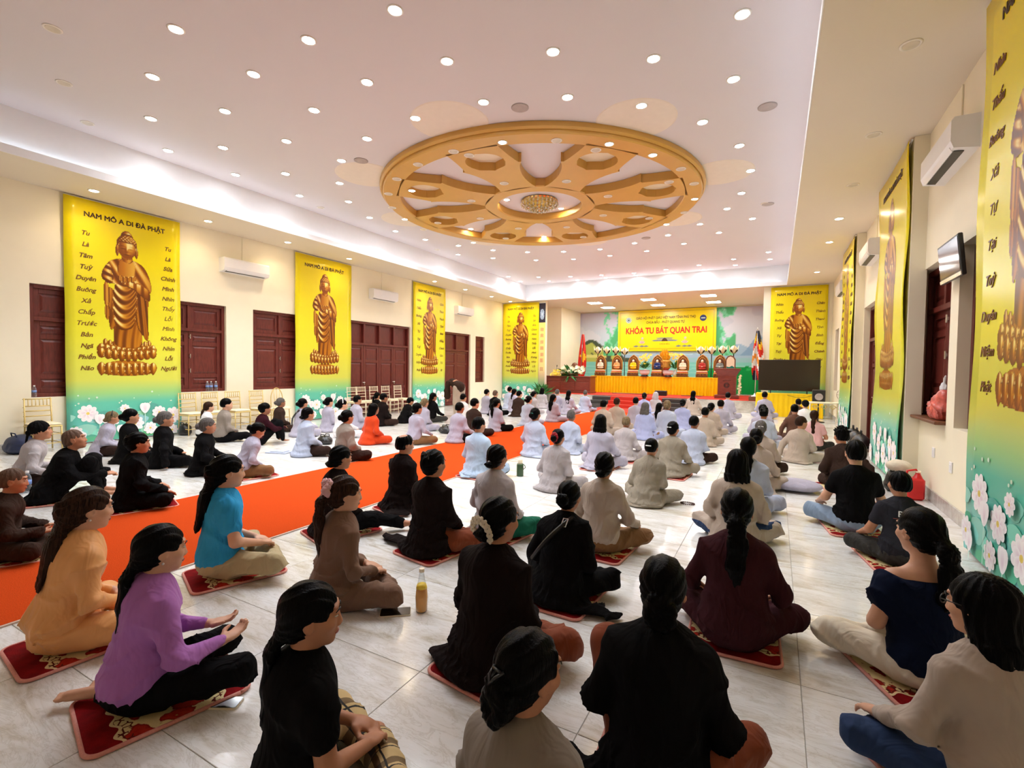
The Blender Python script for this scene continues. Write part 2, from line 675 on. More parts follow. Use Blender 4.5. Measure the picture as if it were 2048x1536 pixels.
# ================================================================== STAGE
sb = MB()
SH = 0.46
sb.box(JL - .35, -.12, 20.0, YF + .02, 0, SH)
sb.box(-10.8, -.10, YF, YM, 0, SH)
stage = tag(sb.build('stage', M['stage_marble']), kind='structure')
for k in range(3):
    q = MB()
    z1 = SH - .03 - k * .145
    q.box(-6.85, -3.05, 20.0 - .30 * (k + 1), 20.0, 0, z1, b=.005)
    q.build('step', M['step_dark'], stage)
    q = MB()
    q.box(-6.05, -3.95, 20.0 - .30 * (k + 1) - .012, 20.0 - .30 * k, z1 - .145, z1 + .008, b=.005)
    q.build('step_carpet', M['stage_carpet'], stage)
q = MB()
q.box(JL - .1, -.4, 19.985, 24.2, SH, SH + .012, b=.004)
q.build('stage_carpet', M['stage_carpet'], stage)
# runner carpets
cp = MB()
cp.box(-5.94, -3.93, -1.0, 19.0, 0.001, 0.012, b=.004)
car = cp.build('aisle_carpet', M['carpet'])
tag(car, 'long orange red carpet running down the aisle to the stage', 'carpet')
q = MB()
for x in (-5.955, -3.955):
    q.box(x, x + .04, -1.0, 19.0, 0.001, 0.010)
q.build('carpet_binding', M['carpet_edge'], car)
cp = MB()
cp.box(-6.3, -3.5, 17.2, 19.05, 0.0125, 0.02, b=.003)
tag(cp.build('red_carpet', M['stage_carpet']), 'square red carpet lying before the stage steps', 'carpet')


# ================================================================== CEILING LIGHTS
def lamp_mesh(lit, r):
    b = MB()
    b.lathe([(r * 1.28, 0), (r * 1.28, -.006), (r * 1.05, -.012), (r * .98, -.004)], n=20)
    ring = b.mesh('trim_ring', M['ring'], True)
    b = MB()
    b.lathe([(r, -.0005), (r * .9, -.0085)], n=16)
    return ring, b.mesh('lamp_lens', lit, False)


BEAMS = {}
for k, col, pw in (('lit', (0.90, 0.95, 1.0), BEAM), ('lit_warm', (1.0, 0.80, 0.52), BEAM_WARM)):
    la = bpy.data.lights.new('beam', 'AREA')
    la.shape = 'DISK'
    la.size = .13
    la.spread = math.radians(125)
    la.energy = pw
    la.color = col
    BEAMS[k] = la
LM = {k: lamp_mesh(M[k], .072) for k in ('lit', 'lit_warm', 'unlit')}


def downlight(p, kind, label, group, s=1.0, host=None):
    if host:
        r = empty('downlight', (p[0] - WX, p[1] - WY, p[2] - WZ))
        r.parent = host
    else:
        r = empty('downlight', p, 0, label, 'downlight', group)
    a = link('trim_ring', LM[kind][0], r)
    b = link('lamp_lens', LM[kind][1], r)
    if kind != 'unlit':
        lo_ = link('beam', BEAMS[kind], r, (0, 0, -.012))
    r.scale = (s, s, s)
    return r


for (px, py) in [(352, 58), (617, 80), (790, 20), (1485, 28), (305, 153), (507, 148), (734, 164), (894, 122), (1106, 103), (1307, 117), (1467, 158), (302, 237), (450, 222), (628, 220), (967, 204), (1135, 194), (1283, 211), (1405, 244), (336, 301), (446, 295), (573, 282), (734, 277), (831, 236), (471, 349), (571, 347), (683, 321), (599, 391), (679, 366), (697, 403), (739, 435), (791, 462), (851, 479), (917, 491), (916, 509), (986, 500), (986, 516), (1055, 504), (1072, 520), (1127, 503), (1147, 518), (1200, 498), (1220, 511), (1269, 486), (1293, 502), (1336, 470), (1368, 487), (1400, 448), (1438, 465), (1454, 417), (1505, 437), (1483, 386), (1501, 341), (1479, 291), (1537, 504), (1540, 518), (1467, 518), (1471, 530), (1398, 530), (1406, 540), (1332, 539), (1342, 548), (1268, 546), (1280, 556), (1203, 550), (1218, 559), (1141, 553), (1159, 562), (1077, 554), (1098, 562), (1017, 553), (1041, 563)]:
    p = fl(px, py, ZC)
    p[1] = min(p[1], 19.92)
    downlight(p, 'lit', 'small round downlight shining white in the high ceiling', 'lit white ceiling downlights')
for y in (4.14, 6.16, 8.13, 10.15, 14.17, 16.16, 18.2, 19.9):
    downlight((-11.02, y, ZS), 'lit_warm', 'small warm downlight shining in the low soffit above the yellow banners', 'lit warm soffit downlights')
for y in (11.91, 13.94, 17.9):
    downlight((1.05, y, ZS), 'lit_warm', 'small warm downlight shining in the low soffit above the yellow banners', 'lit warm soffit downlights')
for (px, py) in ((105, 57), (128, 166), (175, 246), (641, 415), (874, 499), (1530, 407)):
    downlight(fl(px, py, ZC), 'unlit', 'small round downlight switched off in the ceiling', 'dark ceiling downlights')
for y in (3.95, 5.95, 7.95, 9.9):
    downlight((1.05, y, ZS), 'unlit', 'small round downlight switched off in the right soffit', 'dark soffit downlights')
gb = MB()
gb.lathe([(.13, 0), (.13, -.008), (.115, -.014), (.10, -.010), (.06, -.012), (.05, -.016), (.015, -.016)], n=24)
gme = gb.mesh('ceiling_speaker', M['grille'], True)
for (px, py, lb) in ((1040, 215, 'round grey ceiling speaker nearest above the gold wheel'), (1535, 213, 'round grey ceiling speaker by the right ledge'), (722, 321, 'round grey ceiling speaker left of the gold wheel'),
                     (1470 + 66, 408, 'round grey ceiling speaker on the right beyond the wheel'), (1292, 575 - 99, 'round grey ceiling speaker behind the gold wheel')):
    o = link('ceiling_speaker', gme, None, fl(px, py, ZC))
    tag(o, lb, 'speaker', 'ceiling speakers')

# square panel lights over the stage
for n, (px, py) in enumerate(((1190, 606), (1216, 615), (1297, 599), (1316, 610), (1417, 591), (1427, 604))):
    p = fl(px, py, ZS)
    r = empty('panel_light', p, 0, 'bright square panel light, the %s of %s in the stage ceiling' % (('front one', 'rear one')[n % 2], ('the left pair', 'the middle pair', 'the right pair')[n // 2]), 'ceiling light', 'stage panel lights')
    b = MB()
    for (x0, x1, y0, y1) in ((-.30, .30, -.30, -.285), (-.30, .30, .285, .30), (-.30, -.285, -.285, .285), (.285, .30, -.285, .285)):
        b.box(x0, x1, y0, y1, -.012, 0)
    b.build('frame', M['white'], r)
    b = MB()
    b.box(-.285, .285, -.285, .285, -.008, -.0005)
    b.build('diffuser', M['panel_light'], r)

# ================================================================== GOLD WHEEL ON THE CEILING
WX, WY, WZ, WT = -4.88, 10.15, 5.28, 0.165
wheel = empty('ceiling_medallion', (WX, WY, WZ), 0, 'large gold eight-spoked lotus wheel moulding on the ceiling', 'ceiling ornament')


def ring(r0, r1, z0, z1, n=96, bev=.02):
    b = MB()
    prof = [(r0, z1), (r0, z0 + bev), (r0 + bev, z0), (r1 - bev, z0), (r1, z0 + bev), (r1, z1)]
    V, F = [], []
    for k in range(n):
        th = 2 * PI * k / n
        for (r, z) in prof:
            V.append((r * math.cos(th), r * math.sin(th), z))
    m_ = len(prof)
    for k in range(n):
        k2 = (k + 1) % n
        for i in range(m_ - 1):
            F.append((k * m_ + i, k2 * m_ + i, k2 * m_ + i + 1, k * m_ + i + 1))
    b.add(V, F)
    return b


b = ring(3.14, 3.50, 0, WT)
b.build('rim', M['gold_ceiling'], wheel, 'auto')
b = ring(3.48, 3.56, .06, WT, bev=.03)
b.build('rim_moulding', M['gold_ceiling'], wheel, 'auto')
ring(.96, 1.27, 0, WT, 64).build('hub_ring', M['gold_ceiling'], wheel, 'auto')
ro = np.array([1.20, 1.35, 1.5, 1.7, 1.85, 2.0, 2.15, 2.28, 2.40, 2.41, 2.55, 2.68, 2.8, 2.9, 3.0, 3.18])
ho = np.array([.40, .37, .36, .365, .385, .42, .47, .53, .61, .56, .535, .52, .51, .505, .50, .50])
sp = MB()
rs = np.unique(np.concatenate([ro, np.linspace(2.18, 3.00, 31)]))
hw = np.interp(rs, ro, ho)
hr, hc = .34, 2.64
hin = np.where(np.abs(rs - hc) < hr, np.sqrt(np.maximum(hr ** 2 - (rs - hc) ** 2, 0)) * .96, 0)
lo = rs < hc - .10
hin = hin * 1.12
hin = np.where(lo & (rs > 2.24), np.interp(rs, [2.24, 2.29, 2.36, hc - .10], [0, .10, .27, .358]), np.where(lo, 0, hin))
for s in (-1, 1):
    for i in range(len(rs) - 1):
        a0, a1, c0, c1 = s * hin[i], s * hin[i + 1], s * hw[i], s * hw[i + 1]
        r0, r1 = rs[i], rs[i + 1]
        sp.quad((a0, r0, 0), (c0, r0, 0), (c1, r1, 0), (a1, r1, 0))
        sp.quad((c0, r0, 0), (c1, r1, 0), (c1, r1, WT), (c0, r0, WT))
        if abs(a0) + abs(a1) > 0:
            sp.quad((a0, r0, 0), (a1, r1, 0), (a1, r1, WT), (a0, r0, WT))
sme = sp.mesh('spoke', M['gold_ceiling'])
db = MB()
db.lathe([(.42, WT - .004), (.42, WT - .012)], (0, 2.62, 0), 28)
dme = db.mesh('cream_disc', M['cream_disc'])
for k in range(8):
    o = link('spoke', sme, wheel, (0, 0, 0), k * PI / 4 + .06)
    link('cream_disc', dme, o)
for k in range(8):
    th = k * PI / 4 + .06
    q = MB()
    q.lathe([(.62, 0), (.60, -.006)], n=40)
    o = q.build('ceiling_disc', M['pale_disc'], None, loc=(WX + 3.82 * math.cos(th + PI / 2), WY + 3.82 * math.sin(th + PI / 2), ZC))
    tag(o, 'faint pale gold disc on the ceiling peeking out around the gold wheel', 'ceiling disc', 'pale discs around the wheel')
for (zx, zy) in ((775, 130), (1400, 140), (1655, 205), (1900, 462), (1735, 610), (605, 717), (203, 580), (245, 413)):
    downlight(fl(740 + zx / 2.926, 240 + zy / 2.926, WZ), 'lit_warm', 'small warm downlight shining in the gold wheel', '', .9, wheel)
for (zx, zy) in ((800, 466), (1118, 517), (590, 637), (1018, 682)):
    downlight(fl(740 + zx / 2.926, 240 + zy / 2.926, ZC), 'lit_warm', 'small downlight shining between the spokes of the gold wheel', 'lit downlights inside the wheel', .9)
for (zx, zy) in ((1092, 120), (489, 184), (580, 207), (1322, 175), (281, 260), (157, 345), (108, 432), (130, 513), (313, 640), (1820, 286), (1897, 372), (1840, 541), (785, 370), (1150, 358), (593, 473), (1393, 446), (645, 576), (1365, 558), (868, 635), (1150, 627), (397, 602), (1633, 575), (795, 693), (1248, 685), (1750, 363)):
    downlight(fl(740 + zx / 2.926, 240 + zy / 2.926, WZ), 'unlit', 'small round downlight switched off in the gold wheel', '', 1.0, wheel)
# crystal chandelier
M['crystal'] = pbr('crystal', (0.80, 0.72, 0.56), 0.06, 0.35, var=0.25, scale=30, spec=0.9)
M['brass'] = pbr('brass', (0.75, 0.50, 0.18), 0.25, 1.0)
ch = empty('chandelier', (WX - .03, WY + .05, ZC), 0, 'flush crystal chandelier in the middle of the gold wheel', 'chandelier')
q = MB()
q.lathe([(.40, 0), (.42, -.02), (.38, -.04)], n=32)
q.build('ceiling_plate', M['brass'], ch)
for (r, z, n) in ((.42, -.07, 26), (.33, -.12, 20), (.22, -.17, 14), (.11, -.21, 8)):
    q = MB()
    q.tube([(r * math.cos(t), r * math.sin(t), z) for t in np.linspace(0, 2 * PI, 33)], .008, 6)
    q.build('tier_ring', M['brass'], ch)
    q = MB()
    for k in range(n):
        t = 2 * PI * k / n
        c = (r * math.cos(t), r * math.sin(t), z - .03)
        q.ball(c, (.022, .022, .036), 6, 4)
        q.ball((c[0] * .93, c[1] * .93, z + .03), (.026, .026, .026), 6, 4)
    tag(q.build('crystal_drops', M['crystal'], ch), kind='stuff')
# ================================================================== PRINTED BANNERS
def ink_mesh(name, V, F, cols, mats, smooth=False):
    me = new_mesh(name, V, F, mats, smooth)
    at = me.color_attributes.new('ink', 'FLOAT_COLOR', 'POINT')
    c = np.ones((len(me.vertices), 4), dtype=np.float32)
    c[:, :3] = cols
    at.data.foreach_set('color', c.ravel())
    return me


M['ink'] = vcol_mat('print_ink', 0.28, 0.4)
M['ink_matt'] = vcol_mat('print_ink_matt', 0.55, 0.2)
M['text_brown'] = pbr('print_brown', srgb(120, 72, 20), 0.4, var=0.02)
M['text_dark'] = pbr('print_dark', srgb(72, 44, 14), 0.4, var=0.02)
M['text_red'] = pbr('print_red', srgb(214, 28, 24), 0.4, var=0.02)


def grid_print(x0, x1, y0, y1, dx):
    xs = np.arange(x0, x1 + 1e-6, dx)
    ys = np.arange(y0, y1 + 1e-6, dx)
    X, Y = np.meshgrid(xs, ys, indexing='ij')
    return X, Y


def grid_faces(mask):
    nx, ny = mask.shape
    idx = -np.ones((nx, ny), int)
    cell = mask[:-1, :-1] & mask[1:, :-1] & mask[:-1, 1:] & mask[1:, 1:]
    use = np.zeros_like(mask)
    for a in (0, 1):
        for b in (0, 1):
            use[a:nx - 1 + a, b:ny - 1 + b] |= cell
    idx[use] = np.arange(use.sum())
    i, j = np.nonzero(cell)
    F = np.stack([idx[i, j], idx[i + 1, j], idx[i + 1, j + 1], idx[i, j + 1]], 1)
    return use, F


def in_poly(X, Y, P):
    ins = np.zeros(X.shape, bool)
    n = len(P)
    for i in range(n):
        x1, y1 = P[i]
        x2, y2 = P[(i + 1) % n]
        c = ((y1 > Y) != (y2 > Y)) & (X < (x2 - x1) * (Y - y1) / (y2 - y1 + 1e-12) + x1)
        ins ^= c
    return ins


def smooth_poly(P, it=2):
    P = [np.array(p, float) for p in P]
    for _ in range(it):
        Q = []
        for i in range(len(P)):
            a, b = P[i], P[(i + 1) % len(P)]
            Q += [a * .75 + b * .25, a * .25 + b * .75]
        P = Q
    return P


def buddha_print():
    "a standing gilded figure on a lotus seat, printed flat: a relief is shaded once, as the printer's picture shows it"
    X, Y = grid_print(-.54, .54, 0, 2.78, .0105)
    Hh = np.full(X.shape, -9.0)
    tint = np.zeros(X.shape)
    mask = np.zeros(X.shape, bool)

    def put(m, h, t):
        nonlocal Hh, tint, mask
        Hh = np.where(m, h, Hh)
        tint = np.where(m, t, tint)
        mask |= m

    def dome(cx, cy, rx, ry, d):
        q = 1 - ((X - cx) / rx) ** 2 - ((Y - cy) / ry) ** 2
        return q > 0, d * np.sqrt(np.maximum(q, 0))

    def poly(P, h, t, it=2):
        m_ = in_poly(X, Y, smooth_poly(P, it))
        put(m_, h, t)
        return m_
    # lotus seat: flared foot, waist, two rows of petals
    poly([(-.50, .07), (-.40, .17), (-.26, .30), (.26, .30), (.40, .17), (.50, .07), (.30, .01), (0, -.01), (-.30, .01)], .05 * np.sqrt(np.maximum(1 - (X / .52) ** 2, 0)), .35)
    for k in range(-4, 5):
        m_, h = dome(k * .105, .11 + .006 * abs(k), .075, .13, .06)
        m_ &= np.abs(X - k * .105) < .07 * np.clip((Y - .0) / .12, 0, 1) ** .6
        h = h - .03 * np.abs(X - k * .105) / .07
        put(m_, h + .04, .45)
    for row, (yy, n, rr) in enumerate(((.55, 5, .075), (.46, 5, .095), (.38, 4, .09))):
        for k in range(-n, n + 1):
            cx = k * .42 / n * (1 if row else .85)
            cy_ = yy + .05 * (abs(k) / n) ** 2
            m_, h = dome(cx, cy_, rr * (.78 if row else .62), .10, .07)
            m_ &= (np.abs(X - cx) < rr * .8 * np.clip((cy_ + .115 - Y) / .10, 0, 1) ** .7)
            h = h - .035 * np.abs(X - cx) / rr
            put(m_, h + .05 + .02 * row + .06 * (1 - (cx / .5) ** 2), .55 - .1 * (row == 2))
    # robe: lower skirt, body, side falls
    fold = .012 * np.sin(46 * X + 3 * np.sin(3 * Y))
    poly([(-.24, .58), (-.22, 1.0), (-.20, 1.5), (.20, 1.5), (.23, 1.0), (.25, .58), (.1, .52), (-.1, .54)], .12 * np.sqrt(np.maximum(1 - (X / .27) ** 2, 0)) + fold, .1)
    poly([(-.30, .98), (-.27, .80), (-.16, 1.02), (-.14, 1.5), (-.30, 1.72), (-.34, 1.4)], .11 * np.sqrt(np.maximum(1 - ((X + .2) / .2) ** 2, 0)) + fold, .15)
    poly([(.14, .98), (.24, .80), (.30, .66), (.36, .72), (.34, 1.1), (.36, 1.5), (.33, 1.85), (.12, 1.8)], .13 * np.sqrt(np.maximum(1 - ((X - .25) / .16) ** 2, 0)) + .016 * np.sin(60 * X + 5 * Y), -.25)
    swag = .022 * np.sin(36 * (Y - .9 * (X + .02) ** 2 * 6 - .30 * X))
    poly([(-.22, .92), (-.05, .86), (.12, .95), (.16, 1.4), (.14, 1.82), (-.18, 1.84), (-.24, 1.5)], .15 * np.sqrt(np.maximum(1 - ((X + .03) / .24) ** 2, 0)) + swag, .15)
    # shoulders, chest
    poly([(-.36, 1.72), (-.37, 1.95), (-.30, 2.14), (-.12, 2.22), (.12, 2.22), (.30, 2.12), (.40, 1.86), (.42, 1.62), (.30, 1.56), (.05, 1.70), (-.16, 1.72)], .14 * np.sqrt(np.maximum(1 - (X / .44) ** 2, 0)) + .014 * np.sin(40 * (X * .8 + Y * .5)), .2)
    poly([(-.11, 2.22), (.11, 2.22), (.14, 2.0), (.10, 1.80), (0, 1.74), (-.12, 1.80), (-.16, 2.0)], .17 * np.sqrt(np.maximum(1 - (X / .26) ** 2, 0)), .75)
    poly([(-.17, 1.90), (.0, 1.86), (.15, 1.92), (.13, 1.80), (0, 1.72), (-.14, 1.79)], .16 + .02 * np.sin(90 * X), .55)
    # hanging arm and hand, sleeve
    poly([(-.385, 1.75), (-.285, 1.75), (-.295, 1.32), (-.33, 1.27), (-.375, 1.32)], .10 * np.sqrt(np.maximum(1 - ((X + .335) / .055) ** 2, 0)), .65)
    poly([(-.375, 1.30), (-.30, 1.31), (-.275, 1.18), (-.30, 1.05), (-.335, 1.03), (-.365, 1.12)], .09 * np.sqrt(np.maximum(1 - ((X + .33) / .06) ** 2, 0)) + .012 * np.sin(170 * X), .45)
    poly([(-.41, 1.78), (-.40, 1.95), (-.30, 2.12), (-.22, 1.9), (-.25, 1.68), (-.33, 1.74)], .13 * np.sqrt(np.maximum(1 - ((X + .31) / .11) ** 2, 0)) + .018 * np.sin(50 * Y + 20 * X), .1)
    # other forearm under the sleeve
    poly([(-.06, 1.78), (.10, 1.80), (.30, 1.74), (.40, 1.60), (.38, 1.42), (.26, 1.52), (.12, 1.66), (-.04, 1.71)], .18 * np.sqrt(np.maximum(1 - ((Y - 1.66) / .22) ** 2, 0)) + .014 * np.sin(50 * X), .3)
    # neck, ears, head, hair
    poly([(-.085, 2.3), (.085, 2.3), (.10, 2.18), (0, 2.12), (-.10, 2.18)], .14 * np.sqrt(np.maximum(1 - (X / .11) ** 2, 0)), .5)
    for s in (-1, 1):
        m_, h = dome(s * .155, 2.36, .033, .12, .05)
        put(m_, h + .03, .35)
    m_, h = dome(0, 2.62, .105, .13, .12)
    put(m_, h + .04, .3)
    m_, h = dome(0, 2.50, .172, .175, .16)
    put(m_ & (Y > 2.46), h + .012 * np.sin(110 * X) * np.sin(110 * Y), .28)
    m_, h = dome(0, 2.40, .150, .185, .16)
    m_ &= Y < 2.53 - .9 * X ** 2
    h = h + .030 * np.exp(-(X / .022) ** 2 - ((Y - 2.375) / .06) ** 2) + .016 * np.exp(-(X / .05) ** 2 - ((Y - 2.305) / .015) ** 2)
    put(m_, h, .75)
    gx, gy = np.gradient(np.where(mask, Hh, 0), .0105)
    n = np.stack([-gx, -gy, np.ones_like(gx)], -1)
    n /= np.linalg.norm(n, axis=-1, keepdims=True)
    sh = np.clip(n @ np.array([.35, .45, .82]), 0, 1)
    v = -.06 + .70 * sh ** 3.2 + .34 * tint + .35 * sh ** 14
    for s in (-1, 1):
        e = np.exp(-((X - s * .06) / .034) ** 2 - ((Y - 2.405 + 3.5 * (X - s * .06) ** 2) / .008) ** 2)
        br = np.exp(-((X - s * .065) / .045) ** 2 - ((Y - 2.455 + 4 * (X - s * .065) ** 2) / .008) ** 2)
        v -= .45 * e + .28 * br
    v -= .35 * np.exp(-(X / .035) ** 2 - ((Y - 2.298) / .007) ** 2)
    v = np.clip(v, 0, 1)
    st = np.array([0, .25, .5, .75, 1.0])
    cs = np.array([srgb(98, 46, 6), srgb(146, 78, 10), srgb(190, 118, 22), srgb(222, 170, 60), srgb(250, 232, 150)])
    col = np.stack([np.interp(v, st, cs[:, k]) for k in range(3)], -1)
    use, F = grid_faces(mask)
    V = np.stack([X[use], np.zeros(use.sum()), Y[use]], 1)
    return ink_mesh('figure_print', V, F, col[use], [M['ink']])


def lotus_print():
    "printed lotus blooms, buds and leaves along the foot of a banner, 2 m wide"
    rng = random.Random(5)
    V, F, K = [], [], []
    lvl = [0]
    out = []

    def flush(nm):
        out.append((nm, ink_mesh(nm, list(V), [list(f) for f in F], np.array(K), [M['ink_matt']])))
        del V[:], F[:], K[:]

    def blob(pts, ca, cb, centre):
        n = len(V)
        d = -.0006 - .00012 * lvl[0]
        lvl[0] += 1
        V.append((centre[0], d, centre[1]))
        K.append(ca)
        for (x, y) in pts:
            V.append((max(-.985, min(.985, x)), d, max(.02, y)))
            K.append(cb)
        for i in range(len(pts)):
            F.append((n, n + 1 + i, n + 1 + (i + 1) % len(pts)))

    def petal(cx, cz, ang, L, W, ca, cb):
        pts = []
        for t in np.linspace(0, 2 * PI, 15)[:-1]:
            u = L * (.5 - .5 * math.cos(t))
            wv = W * math.sin(t) * (1 - .25 * math.cos(t))
            pts.append((cx + u * math.cos(ang) - wv * math.sin(ang), cz + u * math.sin(ang) + wv * math.cos(ang)))
        blob(pts, ca, cb, (cx + .35 * L * math.cos(ang), cz + .35 * L * math.sin(ang)))
    for _ in range(46):
        x, z = rng.uniform(-1, 1), rng.uniform(.02, .62)
        r = rng.uniform(.05, .16)
        c = srgb(*[int(a + rng.uniform(-14, 14)) for a in ((96, 184, 150) if rng.random() < .55 else (150, 214, 202))])
        blob([(x + r * math.cos(t) * (1 + .2 * math.sin(3 * t)), z + r * .7 * math.sin(t)) for t in np.linspace(0, 2 * PI, 15)[:-1]], c, c, (x, z))
    for _ in range(14):
        x, z = rng.uniform(-.95, .95), rng.uniform(.7, .95)
        r = rng.uniform(.006, .02)
        c = srgb(214, 238, 214)
        blob([(x + r * math.cos(t), z + r * math.sin(t)) for t in np.linspace(0, 2 * PI, 9)[:-1]], c, c, (x, z))
    flush('leaf_print')
    wh, pk, cn = srgb(255, 252, 252), srgb(236, 214, 226), srgb(226, 200, 90)
    for (x, z, r) in ((-.68, .56, .17), (-.30, .42, .15), (-.42, .14, .12), (.10, .30, .17), (.38, .18, .13), (.55, .50, .14), (.82, .42, .18), (.80, .10, .13), (-.88, .20, .13), (-.08, .62, .09)):
        for ringn, (n, l) in enumerate(((9, 1.0), (7, .78))):
            for k in range(n):
                petal(x, z, 2 * PI * k / n + .3 * ringn, r * l, r * .27, pk, wh)
        blob([(x + r * .17 * math.cos(t), z + r * .17 * math.sin(t)) for t in np.linspace(0, 2 * PI, 11)[:-1]], cn, srgb(240, 214, 120), (x, z))
        flush('lotus_print')
    for (x, z, h) in ((-.50, .34, .2), (.28, .50, .22), (-.14, .10, .2), (.62, .26, .2), (-.78, .05, .16)):
        blob([(x - .008, z - .3), (x + .008, z - .3), (x + .008, z), (x - .008, z)], srgb(190, 228, 214), srgb(190, 228, 214), (x, z - .1))
        for a in (-.25, .25, 0):
            petal(x, z, PI / 2 + a, h, h * .26, pk, wh)
        flush('bud_print')
    return out


def banner_cloth():
    k = NT('yellow_banner_vinyl')
    sep = k.n('ShaderNodeSeparateXYZ')
    k.l(k.coord('Object'), sep.inputs[0])
    mr = k.n('ShaderNodeMapRange')
    mr.inputs['From Max'].default_value = 4.7
    k.l(sep.outputs[2], mr.inputs[0])
    c = k.ramp(mr.outputs[0], [(0.0, srgb(132, 212, 214)), (.10, srgb(96, 196, 178)), (.165, srgb(104, 200, 172)), (.205, srgb(160, 212, 132)), (.26, srgb(216, 218, 90)), (.45, srgb(232, 226, 56)), (.75, srgb(242, 228, 16)), (1.0, srgb(246, 220, 0))])
    k.l(c, k.b.inputs['Base Color'])
    k.b.inputs['Roughness'].default_value = 0.24
    k.b.inputs['Specular IOR Level'].default_value = 0.45
    nz = k.n('ShaderNodeTexNoise', Scale=1.1, Detail=1.0)
    k.l(k.coord('Object', (1, 1, 2.2)), nz.inputs['Vector'])
    k.bump(nz.outputs[0], 0.25, 0.03)
    return k.m


M['banner'] = banner_cloth()
FIG, LOT = buddha_print(), lotus_print()
LEFT_A = 'Tu\nLà\nTâm\nTuỳ\nDuyên\nBuông\nXả\nChấp\nTrước\nBản\nNgã\nPhiền\nNão'
RIGHT_A = 'Tu\nLà\nSửa\nChính\nMình\nNhìn\nThấy\nLỗi\nMình\nKhông\nNhìn\nLỗi\nNgười'
LEFT_B = 'Nhìn\nThấu\nBuông\nXả\nTự\nTại\nTuỳ\nDuyên\nNiệm\nPhật'
RIGHT_B = 'Chân\nThành\nThanh\nTịnh\nBình\nĐẳng\nChánh\nGiác\nTừ\nBi'


WORDS = {}


def banner(loc, rz, W, label, left=None, right=None, wave=.010, seed=0):
    r = empty('hanging_banner', loc, rz, label, 'banner', 'yellow hanging banners')
    n, mz = 12, 24
    V, F = [], []
    for j in range(mz + 1):
        for i in range(n + 1):
            x = -W / 2 + W * i / n
            z = .03 + (4.66 - .03) * j / mz
            edge = abs(x) / (W / 2)
            V.append((x, -wave * (edge ** 4) * math.sin(3.1 * z + seed) - .002, z))
    for j in range(mz):
        for i in range(n):
            a = j * (n + 1) + i
            F.append((a, a + 1, a + n + 2, a + n + 1))
    sh = link('sheet', new_mesh('sheet', V, F, [M['banner']], True), r)
    so = sh.modifiers.new('t', 'SOLIDIFY')
    so.thickness = .004
    so.offset = 1
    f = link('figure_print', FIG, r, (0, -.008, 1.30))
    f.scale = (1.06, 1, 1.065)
    for nm, me in LOT:
        l = link(nm, me, r, (0, -.008, 0.02))
        if nm == 'leaf_print':
            l['kind'] = 'stuff'
        l.scale = (W / 2.0, 1, 1)
    t = text('title_lettering', 'NAM MÔ A DI ĐÀ PHẬT', .128, M['text_dark'], r, bold=.0045)
    t.location = (0, -.009, 4.38)
    t.rotation_euler = (PI / 2, 0, 0)
    for body, x in ((left, -.68 * W / 2), (right, .75 * W / 2)):
        if body:
            ws = body.split('\n')
            for i, wd in enumerate(ws):
                if wd not in WORDS:
                    t = text('word_lettering', wd, .118, M['text_brown'], None, shear=.28, bold=.0026)
                    WORDS[wd] = t.data
                    bpy.data.objects.remove(t)
                t = link('word_lettering', WORDS[wd], r, (x, -.009, 4.02 - 2.57 * i / (len(ws) - 1)))
                t.rotation_euler = (PI / 2, 0, 0)
    tb = MB()
    tb.tube([(-W / 2, .012, 4.665), (W / 2, .012, 4.665)], .012, 8)
    tb.build('top_rod', M['white'], r)
    return r


BX = XL + .055
banner((BX, 4.88, 0), PI / 2, 1.98, 'tall yellow banner with standing gold figure and two word columns, nearest on the left wall', LEFT_A, RIGHT_A)
banner((BX, 9.77, 0), PI / 2, 1.98, 'tall yellow banner with gold figure and no word columns, between window and door', seed=1)
banner((BX, 14.64, 0), PI / 2, 1.94, 'tall yellow banner on the left wall between the two wooden doors', LEFT_B, RIGHT_B, seed=2)
banner((-10.67, YF - .05, 0), 0, 1.92, 'tall yellow banner on the far wall left of the stage', LEFT_A, RIGHT_A, seed=3)
banner((.66, YF - .05, 0), 0, 1.78, 'tall yellow banner on the far wall behind the large black screen', LEFT_B, RIGHT_B, seed=4)
banner((1.50, 4.55, 0), -PI / 2, 2.10, 'tall yellow banner nearest on the right wall, cut by the picture edge', LEFT_B, RIGHT_B, seed=5)
banner((1.50, 9.32, 0), -PI / 2, 2.12, 'tall yellow banner on the right column beyond the red gas can', None, None, .02, seed=6)
banner((1.50, 14.45, 0), -PI / 2, 2.10, 'tall yellow banner on the right column beyond the right doorway', LEFT_A, RIGHT_A, .014, seed=7)

# narrow printed strip beside the far left banner
r = empty('calligraphy_strip', (-9.555, YF - .03, 0), 0, 'narrow printed strip with a dark picture on top beside the far left banner', 'poster')
X, Y = grid_print(-.17, .17, .05, 4.60, .02)
col = np.zeros(X.shape + (3,))
yy = np.array([.05, .5, .9, 1.3, 1.6, 3.7, 4.6])
cc = np.array([srgb(60, 110, 60), srgb(70, 120, 70), srgb(150, 170, 130), srgb(226, 196, 150), srgb(246, 226, 150), srgb(248, 226, 120), srgb(248, 226, 120)])
for k in range(3):
    col[..., k] = np.interp(Y, yy, cc[:, k])
for n_, z in enumerate((1.55, 1.95, 2.22, 2.52, 2.80, 3.10, 3.38)):
    rr = np.maximum(np.abs(X) / .085, np.abs(Y - z) / .085)
    ptn = (np.sin(X * 120 + n_ * 2.2) * np.sin(Y * 105 + n_) > -.15)
    col[(rr < 1) & ptn] = srgb(206, 120, 92)
top = Y > 3.70
q = np.hypot(X / .11, (Y - 4.08) / .25)
pic = np.where((q < 1)[..., None], np.array(srgb(176, 190, 204)), np.array(srgb(52, 46, 56)))
